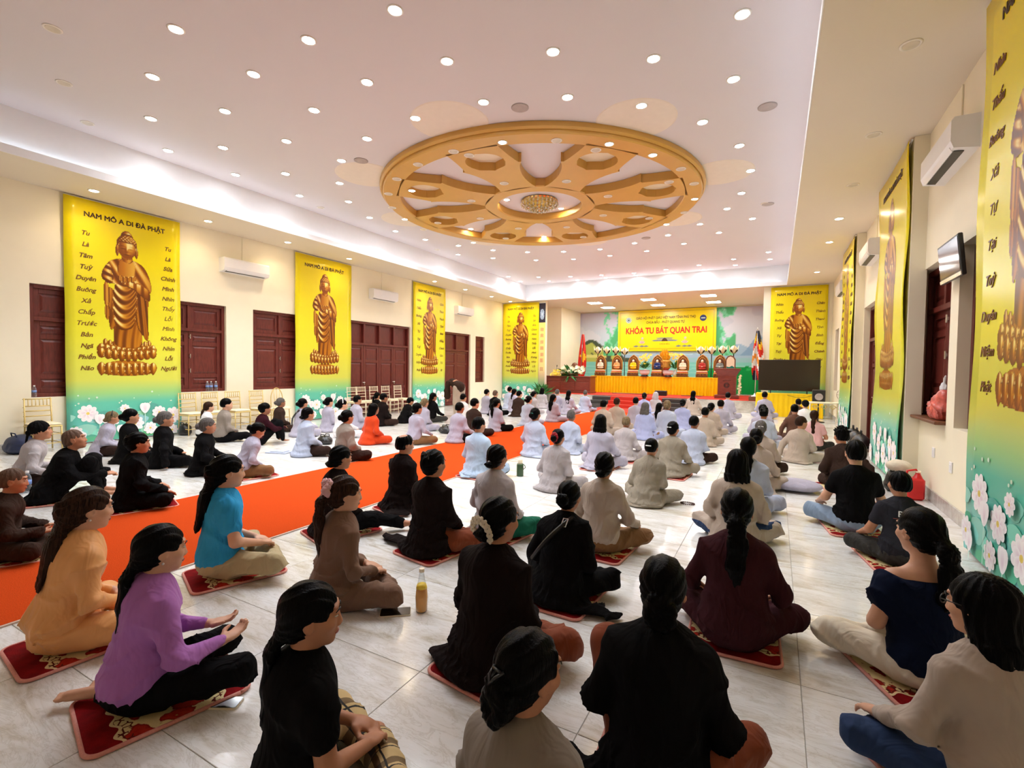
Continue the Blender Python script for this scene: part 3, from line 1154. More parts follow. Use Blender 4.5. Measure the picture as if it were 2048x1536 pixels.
pic = np.where(((q < 1) & (np.sin(X * 90) * np.sin(Y * 70) > .3))[..., None], np.array(srgb(96, 104, 122)), pic)
pic = np.where((q < .25)[..., None], np.array(srgb(236, 238, 240)), pic)
col = np.where(top[..., None], pic, col)
use, F = grid_faces(np.ones(X.shape, bool))
link('print', ink_mesh('print', np.stack([X.ravel(), 0 * X.ravel(), Y.ravel()], 1), F, col.reshape(-1, 3), [M['ink_matt']]), r, (0, -.004, 0))
q = MB()
q.box(-.175, .175, -.003, .003, .04, 4.61)
q.build('board', M['white'], r)


# ------------------------------------------------------------------ painted backdrop at the back of the stage
def fbm(X, Y, seed, oct_=4):
    rg = np.random.RandomState(seed)
    v = np.zeros(X.shape)
    for o in range(oct_):
        for _ in range(3):
            a = rg.uniform(0, 2 * PI)
            f = 2 ** o * rg.uniform(.7, 1.3)
            v += np.sin(f * (X * math.cos(a) + Y * math.sin(a)) + rg.uniform(0, 7)) / 2 ** o
    return v / 3.5


X, Y = grid_print(-9.62, -.02, 0, 4.22, .055)
zw = Y + SH
col = np.zeros(X.shape + (3,))


def paint(mask_, c, a=1.0):
    a = (np.clip(mask_, 0, 1) * a)[..., None]
    col[:] = col * (1 - a) + np.array(c) * a


sky0, sky1 = np.array(srgb(196, 190, 208)), np.array(srgb(188, 216, 226))
tt = np.clip((4.6 - zw) / 2.2, 0, 1)[..., None]
col[:] = sky0 * (1 - tt) + sky1 * tt
N1, N2 = fbm(X * 1.3, Y * 2, 3), fbm(X * 3, Y * 5, 4)
paint((N1 > .25) * (zw > 2.2), srgb(214, 214, 224), .6)
paint(zw < 2.35 + .05 * N2, srgb(150, 196, 204))
for (cx, w_, h_, c) in ((-1.6, 1.2, .55, (140, 176, 206)), (-.7, .8, .95, (120, 158, 196)), (-2.6, .9, .3, (168, 196, 216))):
    paint((zw < 2.35 + np.maximum(0, h_ * (1 - np.abs(X - cx) / w_)) + .10 * N2) & (zw > 2.2), srgb(*c), .8)
hill = 2.15 + .95 * np.exp(-((X + 9.1) / .75) ** 2) + .42 * np.exp(-((X + 8.0) / .8) ** 2) + .12 * N2
paint((zw < hill) & (X < -6.6) & (zw > 1.5), srgb(70, 84, 66))
paint((zw < hill - .25) & (X < -6.6) & (zw > 1.6) & (N2 > -.1), srgb(176, 186, 92))
paint((zw < 2.35) & (zw > 2.2) & (X < -6.4) & (N1 > 0), srgb(214, 214, 130))
paint(zw < 1.95, srgb(128, 204, 194))
paint((zw < 1.9) & (np.sin(Y * 34 + 2 * N1) > .6), srgb(160, 220, 210), .6)
paint((zw < 1.75 + .05 * N1) & (X > -3.2), srgb(0, 148, 68))
paint((zw < 1.72) & (X > -3.2) & (N2 > .55), srgb(40, 176, 96))
paint((zw < .95 + .2 * N1) & (X < -3.2), srgb(20, 150, 76))
lf = fbm(X * 7, Y * 7, 9, 3)
for (x0, x1) in ((-8.3, -7.3), (-2.7, -1.75)):
    inside = (X > x0) & (X < x1)
    e = (X - x0) / (x1 - x0)
    amt = (e if x0 < -5 else 1 - e) * 1.2 - .35 + .35 * np.sin(zw * 2.6 + 1)
    paint(inside & (zw > 2.3) & (lf < amt), srgb(120, 206, 164))
    paint(inside & (zw > 2.3) & (lf < amt - .35), srgb(86, 178, 120))
use, F = grid_faces(np.ones(X.shape, bool))
mural = link('painted_backdrop', ink_mesh('painted_backdrop', np.stack([X.ravel(), 0 * X.ravel(), Y.ravel()], 1), F, col.reshape(-1, 3), [M['ink_matt']]), None, (0, YM - .04, SH + .012))
tag(mural, 'wide painted landscape backdrop of misty lake and mountains behind the altar', 'backdrop')

# ------------------------------------------------------------------ yellow course banner
SB_W, SB_H = 4.85, 2.13
sbn = empty('stage_banner', (-5.02, YM - .14, 2.55), 0, 'wide yellow stage banner with large red lettering above the altar', 'banner')
q = MB()
q.box(-SB_W / 2, SB_W / 2, 0, .03, 0, SB_H, b=.004)
M['banner_yellow'] = pbr('banner_yellow', srgb(250, 222, 8), 0.28, var=0.03, scale=1.0, spec=0.5)
q.build('sheet', M['banner_yellow'], sbn)
q = MB()
for (a, b_) in ((.10, .015), (.14, .006)):
    for (x0, x1, z0, z1) in ((-SB_W / 2 + a, SB_W / 2 - a, a, a + b_), (-SB_W / 2 + a, SB_W / 2 - a, SB_H - a - b_, SB_H - a), (-SB_W / 2 + a, -SB_W / 2 + a + b_, a, SB_H - a), (SB_W / 2 - a - b_, SB_W / 2 - a, a, SB_H - a)):
        q.box(x0, x1, -.004, 0, z0, z1)
M['gold_line'] = pbr('gold_line', srgb(176, 140, 24), 0.4)
q.build('border_line', M['gold_line'], sbn)
for (bd, s, z, mt, bo) in (('GIÁO HỘI PHẬT GIÁO VIỆT NAM TỈNH PHÚ THỌ', .168, 1.70, 'text_dark', .004), ('CHÙA BẦU - PHẬT QUANG TỰ', .168, 1.47, 'text_dark', .004), ('KHÓA TU BÁT QUAN TRAI', .43, 1.04, 'text_red', .014)):
    t = text('lettering', bd, s, M[mt], sbn, bold=bo)
    t.location = (0, -.004, z)
    t.rotation_euler = (PI / 2, 0, 0)
    t['want'] = 4.0 if s > .3 else 2.95 if 'GIÁO' in bd else 1.9
bpy.context.view_layer.update()
for t in sbn.children:
    if 'want' in t.keys():
        t.scale = (t['want'] / max(.1, t.dimensions.x), 1, 1)
        del t['want']
M['blue_print'] = pbr('blue_print', srgb(24, 44, 110), 0.4)
M['pale_print'] = pbr('pale_print', srgb(196, 214, 200), 0.4)
M['grey_print'] = pbr('grey_print', srgb(128, 134, 130), 0.4, var=.15, scale=12)
M['pink_print'] = pbr('pink_print', srgb(232, 180, 176), 0.4, var=.15, scale=12)


def disc(b, x, z, r, y=-.004, n=20):
    b.add([(x + r * math.cos(2 * PI * k / n), y, z + r * math.sin(2 * PI * k / n)) for k in range(n)], [tuple(range(n))])


for (x, mo, mi) in ((-1.86, 'pale_print', 'blue_print'), (1.82, 'blue_print', 'pale_print')):
    q = MB()
    disc(q, x, 1.62, .155)
    q.cur = 1
    if x < 0:
        for k in range(8):
            disc(q, x + .09 * math.cos(k * PI / 4), 1.62 + .09 * math.sin(k * PI / 4), .018, -.006, 8)
        disc(q, x, 1.62, .045, -.006)
    else:
        q.add([(x - .10, -.006, 1.59), (x + .10, -.006, 1.59), (x + .10, -.006, 1.645), (x - .10, -.006, 1.645)], [(0, 1, 2, 3)])
    q.build('emblem', [M[mo], M[mi]], sbn)
for x in (-1.15, .98):
    q = MB()
    for k in range(5):
        a = PI / 2 + (k - 2) * .5
        q.add([(x, -.004, .38), (x + .12 * math.cos(a + .3), -.004, .38 + .12 * math.sin(a + .3)), (x + .22 * math.cos(a), -.004, .38 + .22 * math.sin(a)), (x + .12 * math.cos(a - .3), -.004, .38 + .12 * math.sin(a - .3))], [(0, 1, 2, 3)])
    disc(q, x + .02, .66, .06)
    q.cur = 1
    for dx in (-.30, .0, .22):
        q.add([(x + dx - .16, -.0045, .24), (x + dx, -.0045, .20), (x + dx + .16, -.0045, .25), (x + dx, -.0045, .31)], [(0, 1, 2, 3)])
    q.build('lotus_print', [M['pink_print'], M['grey_print']], sbn)
q = MB()
for (z, w_, h_) in ((.50, .55, .10), (.62, .34, .07)):
    q.add([(-w_ - .12, -.004, z + .05), (-w_, -.004, z), (w_, -.004, z), (w_ + .12, -.004, z + .05), (w_ * .6, -.004, z + h_), (-w_ * .6, -.004, z + h_)], [tuple(range(6))])
q.cur = 1
q.add([(-.16, -.006, .50), (.16, -.006, .50), (.10, -.006, .62), (0, -.006, .68), (-.10, -.006, .62)], [tuple(range(5))])
q.build('temple_print', [M['grey_print'], M['text_dark']], sbn)
t = text('lettering', 'CHÙA BẦU', .10, M['text_dark'], sbn)
t.location = (0, -.004, .36)
t.rotation_euler = (PI / 2, 0, 0)
# ================================================================== PEOPLE: implicit bodies turned into one continuous surface
def axis(lo, hi, h, fine):
    a, p = [lo], lo
    while p < hi:
        s = h
        for (f0, f1, fh) in fine:
            if f0 - .01 <= p <= f1:
                s = min(s, fh)
        p += s
        a.append(p)
    return np.array(a)


class Sdf:
    def __init__(self):
        self.P = []
        self.pre = None

    def cap(self, a, b, ra, rb=None, k=.03, sc=(1, 1, 1), op='add'):
        self.P.append(('c', np.array(a, float), np.array(b, float), ra, ra if rb is None else rb, k, np.array(sc, float), op))
        return self

    def ell(self, c, r, R=None, k=.03, op='add'):
        self.P.append(('e', np.array(c, float), np.array(r, float), R, None, k, None, op))
        return self

    def bounds(self):
        lo, hi = np.full(3, 9.), np.full(3, -9.)
        for p in self.P:
            if p[7] != 'add':
                continue
            if p[0] == 'c':
                r = max(p[3], p[4]) * p[6].max()
                lo = np.minimum(lo, np.minimum(p[1], p[2]) - r)
                hi = np.maximum(hi, np.maximum(p[1], p[2]) + r)
            else:
                r = p[2].max() if p[3] is not None else p[2]
                lo, hi = np.minimum(lo, p[1] - r), np.maximum(hi, p[1] + r)
        return lo - .03, hi + .03

    def mesh(self, h, fine=None, fold=None, floor=None):
        lo, hi = self.bounds()
        fx, fy, fz = ([], [], []) if not fine else ([(f[0][0], f[1][0], f[2]) for f in fine], [(f[0][1], f[1][1], f[2]) for f in fine], [(f[0][2], f[1][2], f[2]) for f in fine])
        xs, ys, zs = axis(lo[0], hi[0], h, fx), axis(lo[1], hi[1], h, fy), axis(lo[2], hi[2], h, fz)
        D = np.full((len(xs), len(ys), len(zs)), .25, dtype=np.float32)
        mg = 2.6 * h
        for p in self.P:
            k = p[5]
            pad = k + mg + .012
            if p[0] == 'c':
                r = max(p[3], p[4]) * p[6].max()
                l, u = np.minimum(p[1], p[2]) - r - pad, np.maximum(p[1], p[2]) + r + pad
            else:
                r = p[2].max() if p[3] is not None else p[2]
                l, u = p[1] - r - pad, p[1] + r + pad
            i0, i1 = np.searchsorted(xs, [l[0], u[0]])
            j0, j1 = np.searchsorted(ys, [l[1], u[1]])
            k0, k1 = np.searchsorted(zs, [l[2], u[2]])
            if i1 <= i0 or j1 <= j0 or k1 <= k0:
                continue
            X, Y, Z = xs[i0:i1, None, None], ys[None, j0:j1, None], zs[None, None, k0:k1]
            if p[0] == 'c':
                a, b, sc = p[1], p[2], p[6]
                ax, ay, az = (X - a[0]) / sc[0], (Y - a[1]) / sc[1], (Z - a[2]) / sc[2]
                ba = (b - a) / sc
                t = np.clip((ax * ba[0] + ay * ba[1] + az * ba[2]) / (ba @ ba + 1e-12), 0, 1)
                d = np.sqrt((ax - ba[0] * t) ** 2 + (ay - ba[1] * t) ** 2 + (az - ba[2] * t) ** 2) - (p[3] + (p[4] - p[3]) * t)
                d = d * sc.min() if sc.min() < 1 else d
            else:
                x, y, z = X - p[1][0], Y - p[1][1], Z - p[1][2]
                if p[3] is not None:
                    R = p[3]
                    x, y, z = R[0, 0] * x + R[1, 0] * y + R[2, 0] * z, R[0, 1] * x + R[1, 1] * y + R[2, 1] * z, R[0, 2] * x + R[1, 2] * y + R[2, 2] * z
                r = p[2]
                q0 = np.sqrt((x / r[0]) ** 2 + (y / r[1]) ** 2 + (z / r[2]) ** 2)
                q1 = np.sqrt((x / r[0] ** 2) ** 2 + (y / r[1] ** 2) ** 2 + (z / r[2] ** 2) ** 2) + 1e-6
                d = q0 * (q0 - 1) / q1
            S = D[i0:i1, j0:j1, k0:k1]
            if p[7] == 'add':
                hh = np.maximum(k - np.abs(S - d), 0) / k
                S[...] = np.minimum(S, d) - hh * hh * k * .25
            elif p[7] == 'sub':
                hh = np.maximum(k - np.abs(S + d), 0) / k
                S[...] = np.maximum(S, -d) + hh * hh * k * .25
        if fold is not None:
            X, Y, Z = xs[:, None, None], ys[None, :, None], zs[None, None, :]
            D += fold(X, Y, Z).astype(np.float32)
        if floor is not None:
            D = np.maximum(D, floor - zs[None, None, :])
        return surface(D, xs, ys, zs)


def surface(D, xs, ys, zs):
    "surface nets on a rectilinear grid"
    S = D < 0
    nx, ny, nz = S.shape
    cnt = np.zeros((nx - 1, ny - 1, nz - 1), np.int8)
    for a in (0, 1):
        for b in (0, 1):
            for c in (0, 1):
                cnt += S[a:nx - 1 + a, b:ny - 1 + b, c:nz - 1 + c]
    act = (cnt > 0) & (cnt < 8)
    I, J, K = np.nonzero(act)
    idx = -np.ones(act.shape, np.int32)
    idx[I, J, K] = np.arange(len(I))
    acc = np.zeros((len(I), 3))
    num = np.zeros(len(I))
    cs = (xs, ys, zs)
    for ax in range(3):
        u, v = [i for i in range(3) if i != ax]
        for du in (0, 1):
            for dv in (0, 1):
                o0 = [0, 0, 0]
                o0[u], o0[v] = du, dv
                o1 = list(o0)
                o1[ax] = 1
                d0 = D[I + o0[0], J + o0[1], K + o0[2]]
                d1 = D[I + o1[0], J + o1[1], K + o1[2]]
                cr = (d0 < 0) != (d1 < 0)
                t = np.where(cr, d0 / (d0 - d1 + 1e-12), 0)
                ijk = (I, J, K)
                for m_ in range(3):
                    c0 = cs[m_][ijk[m_] + o0[m_]]
                    c1 = cs[m_][ijk[m_] + o1[m_]]
                    acc[:, m_] += np.where(cr, c0 + (c1 - c0) * t, 0)
                num += cr
    V = acc / np.maximum(num, 1)[:, None]
    Fs = []
    for ax in range(3):
        u, v = (ax + 1) % 3, (ax + 2) % 3
        n = [nx, ny, nz]
        sl0 = [slice(1, n[i] - 1) for i in range(3)]
        sl0[ax] = slice(0, n[ax] - 1)
        sl1 = list(sl0)
        sl1[ax] = slice(1, n[ax])
        A, B = S[tuple(sl0)], S[tuple(sl1)]
        for flip, mk in ((False, A & ~B), (True, ~A & B)):
            e = np.nonzero(mk)
            base = [e[i] + (0 if i == ax else 1) for i in range(3)]

            def cell(du, dv):
                q = [base[0].copy(), base[1].copy(), base[2].copy()]
                q[u] = q[u] - du
                q[v] = q[v] - dv
                return idx[q[0], q[1], q[2]]
            quad = np.stack([cell(1, 1), cell(0, 1), cell(0, 0), cell(1, 0)], 1)
            Fs.append(quad[:, ::-1] if flip else quad)
    F = np.concatenate(Fs)
    F = F[(F >= 0).all(1)]
    return V, F


def relax(V, F, it=1):
    for _ in range(it):
        acc = np.zeros_like(V)
        n = np.zeros(len(V))
        for a, b in ((0, 1), (1, 2), (2, 3), (3, 0)):
            np.add.at(acc, F[:, a], V[F[:, b]])
            np.add.at(n, F[:, a], 1)
        V = V * .5 + .5 * acc / np.maximum(n, 1)[:, None]
    return V


def rx(a):
    c, s = math.cos(a), math.sin(a)
    return np.array([[1, 0, 0], [0, c, -s], [0, s, c]])


def ry(a):
    c, s = math.cos(a), math.sin(a)
    return np.array([[c, 0, s], [0, 1, 0], [-s, 0, c]])


def rz_(a):
    c, s = math.cos(a), math.sin(a)
    return np.array([[c, -s, 0], [s, c, 0], [0, 0, 1]])


# ------------------------------------------------------------------ materials for people
def cloth(name, col, rough=0.85, wrinkle=0.35, var=0.10, sheen=0.15, weave=0.0):
    k = NT(name)
    k.b.inputs['Roughness'].default_value = rough
    k.b.inputs['Specular IOR Level'].default_value = 0.2 if max(col) > .05 else 0.06
    k.b.inputs['Sheen Weight'].default_value = sheen
    co = k.coord('Object')
    nz = k.n('ShaderNodeTexNoise', Scale=7.0, Detail=3.0)
    k.l(co, nz.inputs['Vector'])
    k.l(k.ramp(nz.outputs[0], [(.3, tuple(c * (1 - var) for c in col)), (.7, tuple(min(1, c * (1 + var)) for c in col))]), k.b.inputs['Base Color'])
    mp = k.coord('Object', (7, 7, 3.2))
    wv = k.n('ShaderNodeTexNoise', Scale=1.0, Detail=2.0, Distortion=2.2)
    k.l(mp, wv.inputs['Vector'])
    k.bump(wv.outputs[0], wrinkle, 0.05)
    return k.m


def hair_mat(name, c0, c1):
    k = NT(name)
    co = k.coord('Object', (150, 150, 9))
    nz = k.n('ShaderNodeTexNoise', Scale=1.0, Detail=3.0, Distortion=.6)
    k.l(co, nz.inputs['Vector'])
    k.l(k.ramp(nz.outputs[0], [(.35, c0), (.75, c1)]), k.b.inputs['Base Color'])
    k.b.inputs['Roughness'].default_value = 0.34
    k.b.inputs['Specular IOR Level'].default_value = 0.055
    k.bump(nz.outputs[0], .5, .006)
    return k.m


def skin_mat(name, c):
    k = NT(name)
    nz = k.n('ShaderNodeTexNoise', Scale=14.0, Detail=4.0)
    k.l(k.coord('Object'), nz.inputs['Vector'])
    k.l(k.ramp(nz.outputs[0], [(.3, tuple(v * .92 for v in c)), (.7, tuple(v * 1.06 for v in c))]), k.b.inputs['Base Color'])
    k.b.inputs['Roughness'].default_value = 0.5
    k.b.inputs['Specular IOR Level'].default_value = 0.35
    k.b.inputs['Subsurface Weight'].default_value = 0.0
    return k.m


M['skin'] = skin_mat('skin', srgb(190, 132, 100))
M['skin_fair'] = skin_mat('skin_fair', srgb(216, 164, 134))
M['skin_dark'] = skin_mat('skin_dark', srgb(160, 104, 74))
M['hair'] = hair_mat('black_hair', (.0012, .0011, .0013), (.0045, .004, .004))
M['hair_brown'] = hair_mat('brown_hair', (.014, .007, .005), (.06, .028, .017))
M['hair_grey'] = hair_mat('grey_hair', (.05, .045, .042), (.19, .17, .16))
M['hair_fair'] = hair_mat('fair_hair', (.11, .075, .038), (.29, .21, .12))
M['hair_bald'] = hair_mat('cropped_hair', (.10, .060, .042), (.17, .105, .075))
M['eye_white'] = pbr('eye_white', (.75, .72, .68), .25, var=.02)
M['iris'] = pbr('iris', (.012, .007, .005), .15, var=.02)
M['lip'] = pbr('lip', srgb(160, 74, 66), .45, var=.05)
M['brow'] = pbr('brow', (.012, .010, .009), .6)
CL = dict(
    grey=srgb(176, 168, 170), bluegrey=srgb(176, 184, 206), lilac=srgb(172, 168, 186), beige=srgb(178, 162, 148), taupe=srgb(138, 126, 116), olive=srgb(148, 138, 122),
    paleblue=srgb(176, 196, 220), blueviolet=srgb(166, 174, 216), black=(.0055, .005, .0055), blackbrown=(.011, .0065, .006), brown=(.042, .024, .018), brownrobe=srgb(96, 66, 52), white=srgb(228, 226, 230), maroon=(.030, .006, .010),
    orange=srgb(204, 62, 16), peach=srgb(238, 172, 108), purple=srgb(176, 112, 186), blue=srgb(48, 156, 212), coffee=srgb(120, 90, 72), navy=(.006, .010, .028), charcoal=(.028, .028, .036), pink=srgb(224, 176, 178), rust=srgb(128, 62, 34), khaki=srgb(182, 164, 126),
    denim=srgb(40, 58, 92), cream=srgb(226, 214, 192), darkbrown=(.034, .018, .014), dkgrey=(.05, .048, .045), tanpants=srgb(128, 92, 58), paleden=srgb(140, 160, 184), teal=srgb(20, 96, 72), winedark=(.045, .012, .016))
for k_, v_ in CL.items():
    M['cl_' + k_] = cloth('cloth_' + k_, v_, wrinkle=.34 if v_[0] > .05 else .5, var=.05, sheen=.0 if v_[0] < .06 else .1)
# peach satin, plaid
M['cl_peach'].node_tree.nodes['Principled BSDF'].inputs['Roughness'].default_value = .45
k = NT('plaid_cloth')
sep = k.n('ShaderNodeSeparateXYZ')
k.l(k.coord('Object', (1, 1, 1)), sep.inputs[0])


def stripe(sock, freq, off, thr):
    a = k.n('ShaderNodeMath', operation='MULTIPLY_ADD')
    a.inputs[1].default_value, a.inputs[2].default_value = freq, off
    k.l(sock, a.inputs[0])
    f = k.n('ShaderNodeMath', operation='FRACT')
    k.l(a.outputs[0], f.inputs[0])
    g_ = k.n('ShaderNodeMath', operation='LESS_THAN')
    g_.inputs[1].default_value = thr
    k.l(f.outputs[0], g_.inputs[0])
    return g_.outputs[0]


sxy = k.n('ShaderNodeMath', operation='ADD')
k.l(sep.outputs[1], sxy.inputs[0])
k.l(sep.outputs[2], sxy.inputs[1])
c = k.mix(stripe(sep.outputs[0], 7.5, 0, .30), srgb(204, 176, 124), srgb(120, 96, 62))
c = k.mix(stripe(sxy.outputs[0], 7.5, .2, .30), c, srgb(110, 88, 58), 'MULTIPLY')
c = k.mix(stripe(sep.outputs[0], 7.5, -.42, .07), c, (.02, .018, .015))
c = k.mix(stripe(sxy.outputs[0], 7.5, -.22, .07), c, (.02, .018, .015))
k.l(c, k.b.inputs['Base Color'])
k.b.inputs['Roughness'].default_value = .85
M['cl_plaid'] = k.m

LEGS = dict(
    cross=dict(kn=((-.31, .27, .105), (.31, .27, .105)), an=((.13, .33, .05), (-.13, .38, .05)), ft=((.24, .30, .04), (-.25, .36, .04))),
    side=dict(kn=((-.14, .42, .09), (.30, .36, .13)), an=((-.22, .05, .045), (-.14, -.08, .045)), ft=((-.27, -.10, .03), (-.25, -.22, .03))),
    kneel=dict(kn=((-.13, .36, .08), (.13, .36, .08)), an=((-.09, -.02, .05), (.09, -.02, .05)), ft=((-.06, -.16, .04), (.06, -.16, .04))),
    hug=dict(kn=((-.13, .36, .42), (.13, .36, .42)), an=((-.11, .44, .06), (.11, .44, .06)), ft=((-.11, .58, .035), (.11, .58, .035))),
    upleft=dict(kn=((-.24, .30, .34), (.31, .26, .11)), an=((-.20, .36, .06), (-.06, .34, .05)), ft=((-.22, .48, .035), (-.18, .32, .035))),
    out=dict(kn=((-.28, .27, .11), (.24, .34, .12)), an=((.10, .32, .05), (.36, .58, .05)), ft=((.2, .30, .04), (.43, .67, .05))),
)
ARMS = dict(
    lap=dict(el=((-.200, .05, .275), (.200, .05, .275)), wr=((-.085, .24, .20), (.085, .24, .20)), hd='down'),
    knee=dict(el=((-.228, .08, .285), (.228, .08, .285)), wr=((-.235, .28, .20), (.235, .28, .20)), hd='down'),
    wide=dict(el=((-.225, .03, .275), (.225, .03, .275)), wr=((-.14, .22, .18), (.14, .22, .18)), hd='down'),
    palm=dict(el=((-.22, .10, .27), (.23, .10, .27)), wr=((-.07, .31, .26), (.15, .31, .25)), hd='up'),
    pray=dict(el=((-.20, .12, .28), (.20, .12, .28)), wr=((-.04, .29, .38), (.04, .29, .38)), hd='pray'),
    prop=dict(el=((-.25, -.02, .30), (.24, .06, .28)), wr=((-.30, -.08, .07), (.09, .26, .19)), hd='down'),
    hug=dict(el=((-.24, .22, .34), (.24, .22, .34)), wr=((-.08, .44, .40), (.08, .44, .40)), hd='down'),
    propright=dict(el=((-.24, .06, .28), (.28, -.02, .30)), wr=((-.09, .26, .19), (.33, .0, .07)), hd='down'),
)


def pose(legs='cross', arms='lap', lean=.10, hy=0., hp=.08, tw=0., side=0.):
    L, A = LEGS[legs], ARMS[arms]
    P = np.array([0, 0, .115])
    Rl = ry(side) @ rx(-lean)
    sp = Rl @ np.array([0, 0, 1.])
    Wp, Cp, N = P + sp * .15, P + sp * .31, P + Rl @ np.array([0, -.012, .455])
    Rt = rz_(tw)
    Rh = rz_(hy) @ rx(-hp - lean * .25)
    Hc = N + rx(-lean * .5 - hp * .25) @ np.array([0, .022, .155])

    def up(p):                                   # arms follow the trunk
        q = np.array(p, float)
        w_ = min(1, max(0, (q[2] - .1) / .4))
        return q + w_ * ((Rl @ (q - P) + P) - q) * .9
    sh = [P + Rl @ (Rt @ np.array([s * .134, .0, .376])) for s in (-1, 1)]
    el = [up(Rt @ np.array(e)) for e in A['el']]
    wr = [up(Rt @ np.array(e)) for e in A['wr']]
    return dict(P=P, W=Wp, C=Cp, N=N, Hc=Hc, Rh=Rh, Rl=Rl, sh=sh, el=el, wr=wr, hd=A['hd'], kn=[np.array(k_) for k_ in L['kn']], an=[np.array(k_) for k_ in L['an']], ft=[np.array(k_) for k_ in L['ft']])


def body_sdf(J, feet=True):
    b = Sdf()
    up = np.array([0, 0, 1.])
    b.ell(J['P'] + [0, 0, .0], (.14, .105, .095), k=.04)
    b.cap(J['P'], J['C'], .098, .098, .05, (1.2, .85, 1))
    b.cap(J['C'], J['N'] - [0, 0, .05], .095, .060, .05, (1.3, .8, 1))
    b.cap(J['N'] - [0, .01, .05], J['Hc'] + J['Rh'] @ np.array([0, -.012, -.05]), .051, .046, .03)
    for s, (S, E, Wr) in enumerate(zip(J['sh'], J['el'], J['wr'])):
        b.cap(J['C'] + (J['N'] - J['C']) * .55, S, .055, .05, .04)
        b.cap(S, E, .048, .036, .03)
        b.cap(E, Wr, .036, .023, .025)
    for i in (0, 1):
        s = -1 if i == 0 else 1
        hip = J['P'] + [s * .085, .03, -.02]
        b.cap(hip, J['kn'][i], .075, .052, .04)
        b.cap(J['kn'][i], J['an'][i], .050, .032, .03)
        if feet:
            b.cap(J['an'][i], J['ft'][i], .030, .024, .025)
            d = J['ft'][i] - J['an'][i]
            d = d / (np.linalg.norm(d) + 1e-9)
            sd = np.cross(d, up)
            sd /= np.linalg.norm(sd) + 1e-9
            for q in range(5):
                o = J['ft'][i] + d * (.018 - .003 * q * s * -1) + sd * (q - 2) * .013
                b.cap(o, o + d * .02, .009 if q else .011, .008, .008)
    # hands
    boxes = []
    for i, Wr in enumerate(J['wr']):
        s = -1 if i == 0 else 1
        f = Wr - J['el'][i]
        f = f / np.linalg.norm(f)
        if J['hd'] == 'pray':
            f = np.array([-.1 * s, .35, .93])
            nrm = np.array([-s, 0., 0.])
        else:
            f = f + np.array([-.35 * s, .2, 0]) if J['hd'] != 'up' else f + np.array([-.1 * s, .3, .05])
            f[2] = min(f[2], -.02) if J['hd'] == 'down' else .12
            f /= np.linalg.norm(f)
            nrm = up * (-1 if J['hd'] == 'down' else 1)
        nrm = nrm - f * (nrm @ f)
        nrm /= np.linalg.norm(nrm)
        sd = np.cross(f, nrm) * (s if J['hd'] == 'up' else -s) * (1 if J['hd'] != 'pray' else 1)
        pc_ = Wr + f * .045
        R = np.stack([sd, f, nrm], 1)
        b.ell(pc_, (.039, .048, .016), R, k=.015)
        for q in range(4):
            base = Wr + f * .082 + sd * (q - 1.5) * .0175
            ln = (.066, .076, .072, .056)[q]
            k1 = base + f * ln * .5 + nrm * .010
            k2 = k1 + f * ln * .32 + nrm * .022
            b.cap(base - f * .02, k1, .0095, .0085, .006)
            b.cap(k1, k2, .0085, .0072, .006)
        tb_ = Wr + f * .03 - sd * .034
        t1 = tb_ + f * .03 - sd * .022 + nrm * .012
        t2 = t1 + f * .028 + nrm * .008
        b.cap(tb_, t1, .013, .0105, .010)
        b.cap(t1, t2, .0105, .008, .006)
        boxes.append((np.minimum(Wr, Wr + f * .18) - .06, np.maximum(Wr, Wr + f * .18) + .06))
    # head
    R, H = J['Rh'], J['Hc']

    def hp_(x, y, z):
        return H + R @ np.array([x, y, z])
    b.ell(hp_(0, -.014, .022), (.076, .095, .092), R, k=.02)
    b.ell(hp_(0, .030, -.035), (.061, .062, .078), R, k=.03)
    b.ell(hp_(0, .066, -.092), (.026, .022, .020), R, k=.022)
    for s in (-1, 1):
        b.ell(hp_(s * .042, .060, -.020), (.024, .022, .022), R, k=.02)
        b.ell(hp_(s * .031, .102, .007), (.019, .014, .010), R, k=.012, op='sub')
        b.ell(hp_(s * .031, .082, .0125), (.016, .0115, .006), R, k=.004)
        b.ell(hp_(s * .076, -.006, -.010), (.010, .020, .033), R @ rz_(s * -.35), k=.008)
        b.ell(hp_(s * .083, -.002, -.008), (.006, .011, .020), R @ rz_(s * -.35), k=.005, op='sub')
        b.ell(hp_(s * .012, .094, -.036), (.010, .009, .008), R, k=.006)
    b.cap(hp_(0, .084, .014), hp_(0, .100, -.030), .008, .011, .014)
    b.ell(hp_(0, .087, -.060), (.023, .010, .0065), R, k=.008)
    b.ell(hp_(0, .084, -.070), (.019, .010, .0065), R, k=.008)
    b.ell(hp_(0, .080, .036), (.052, .014, .008), R, k=.012)
    return b, boxes


def jit(seed):
    r = np.random.RandomState(seed)
    return r.uniform(0, 6.28, 8)


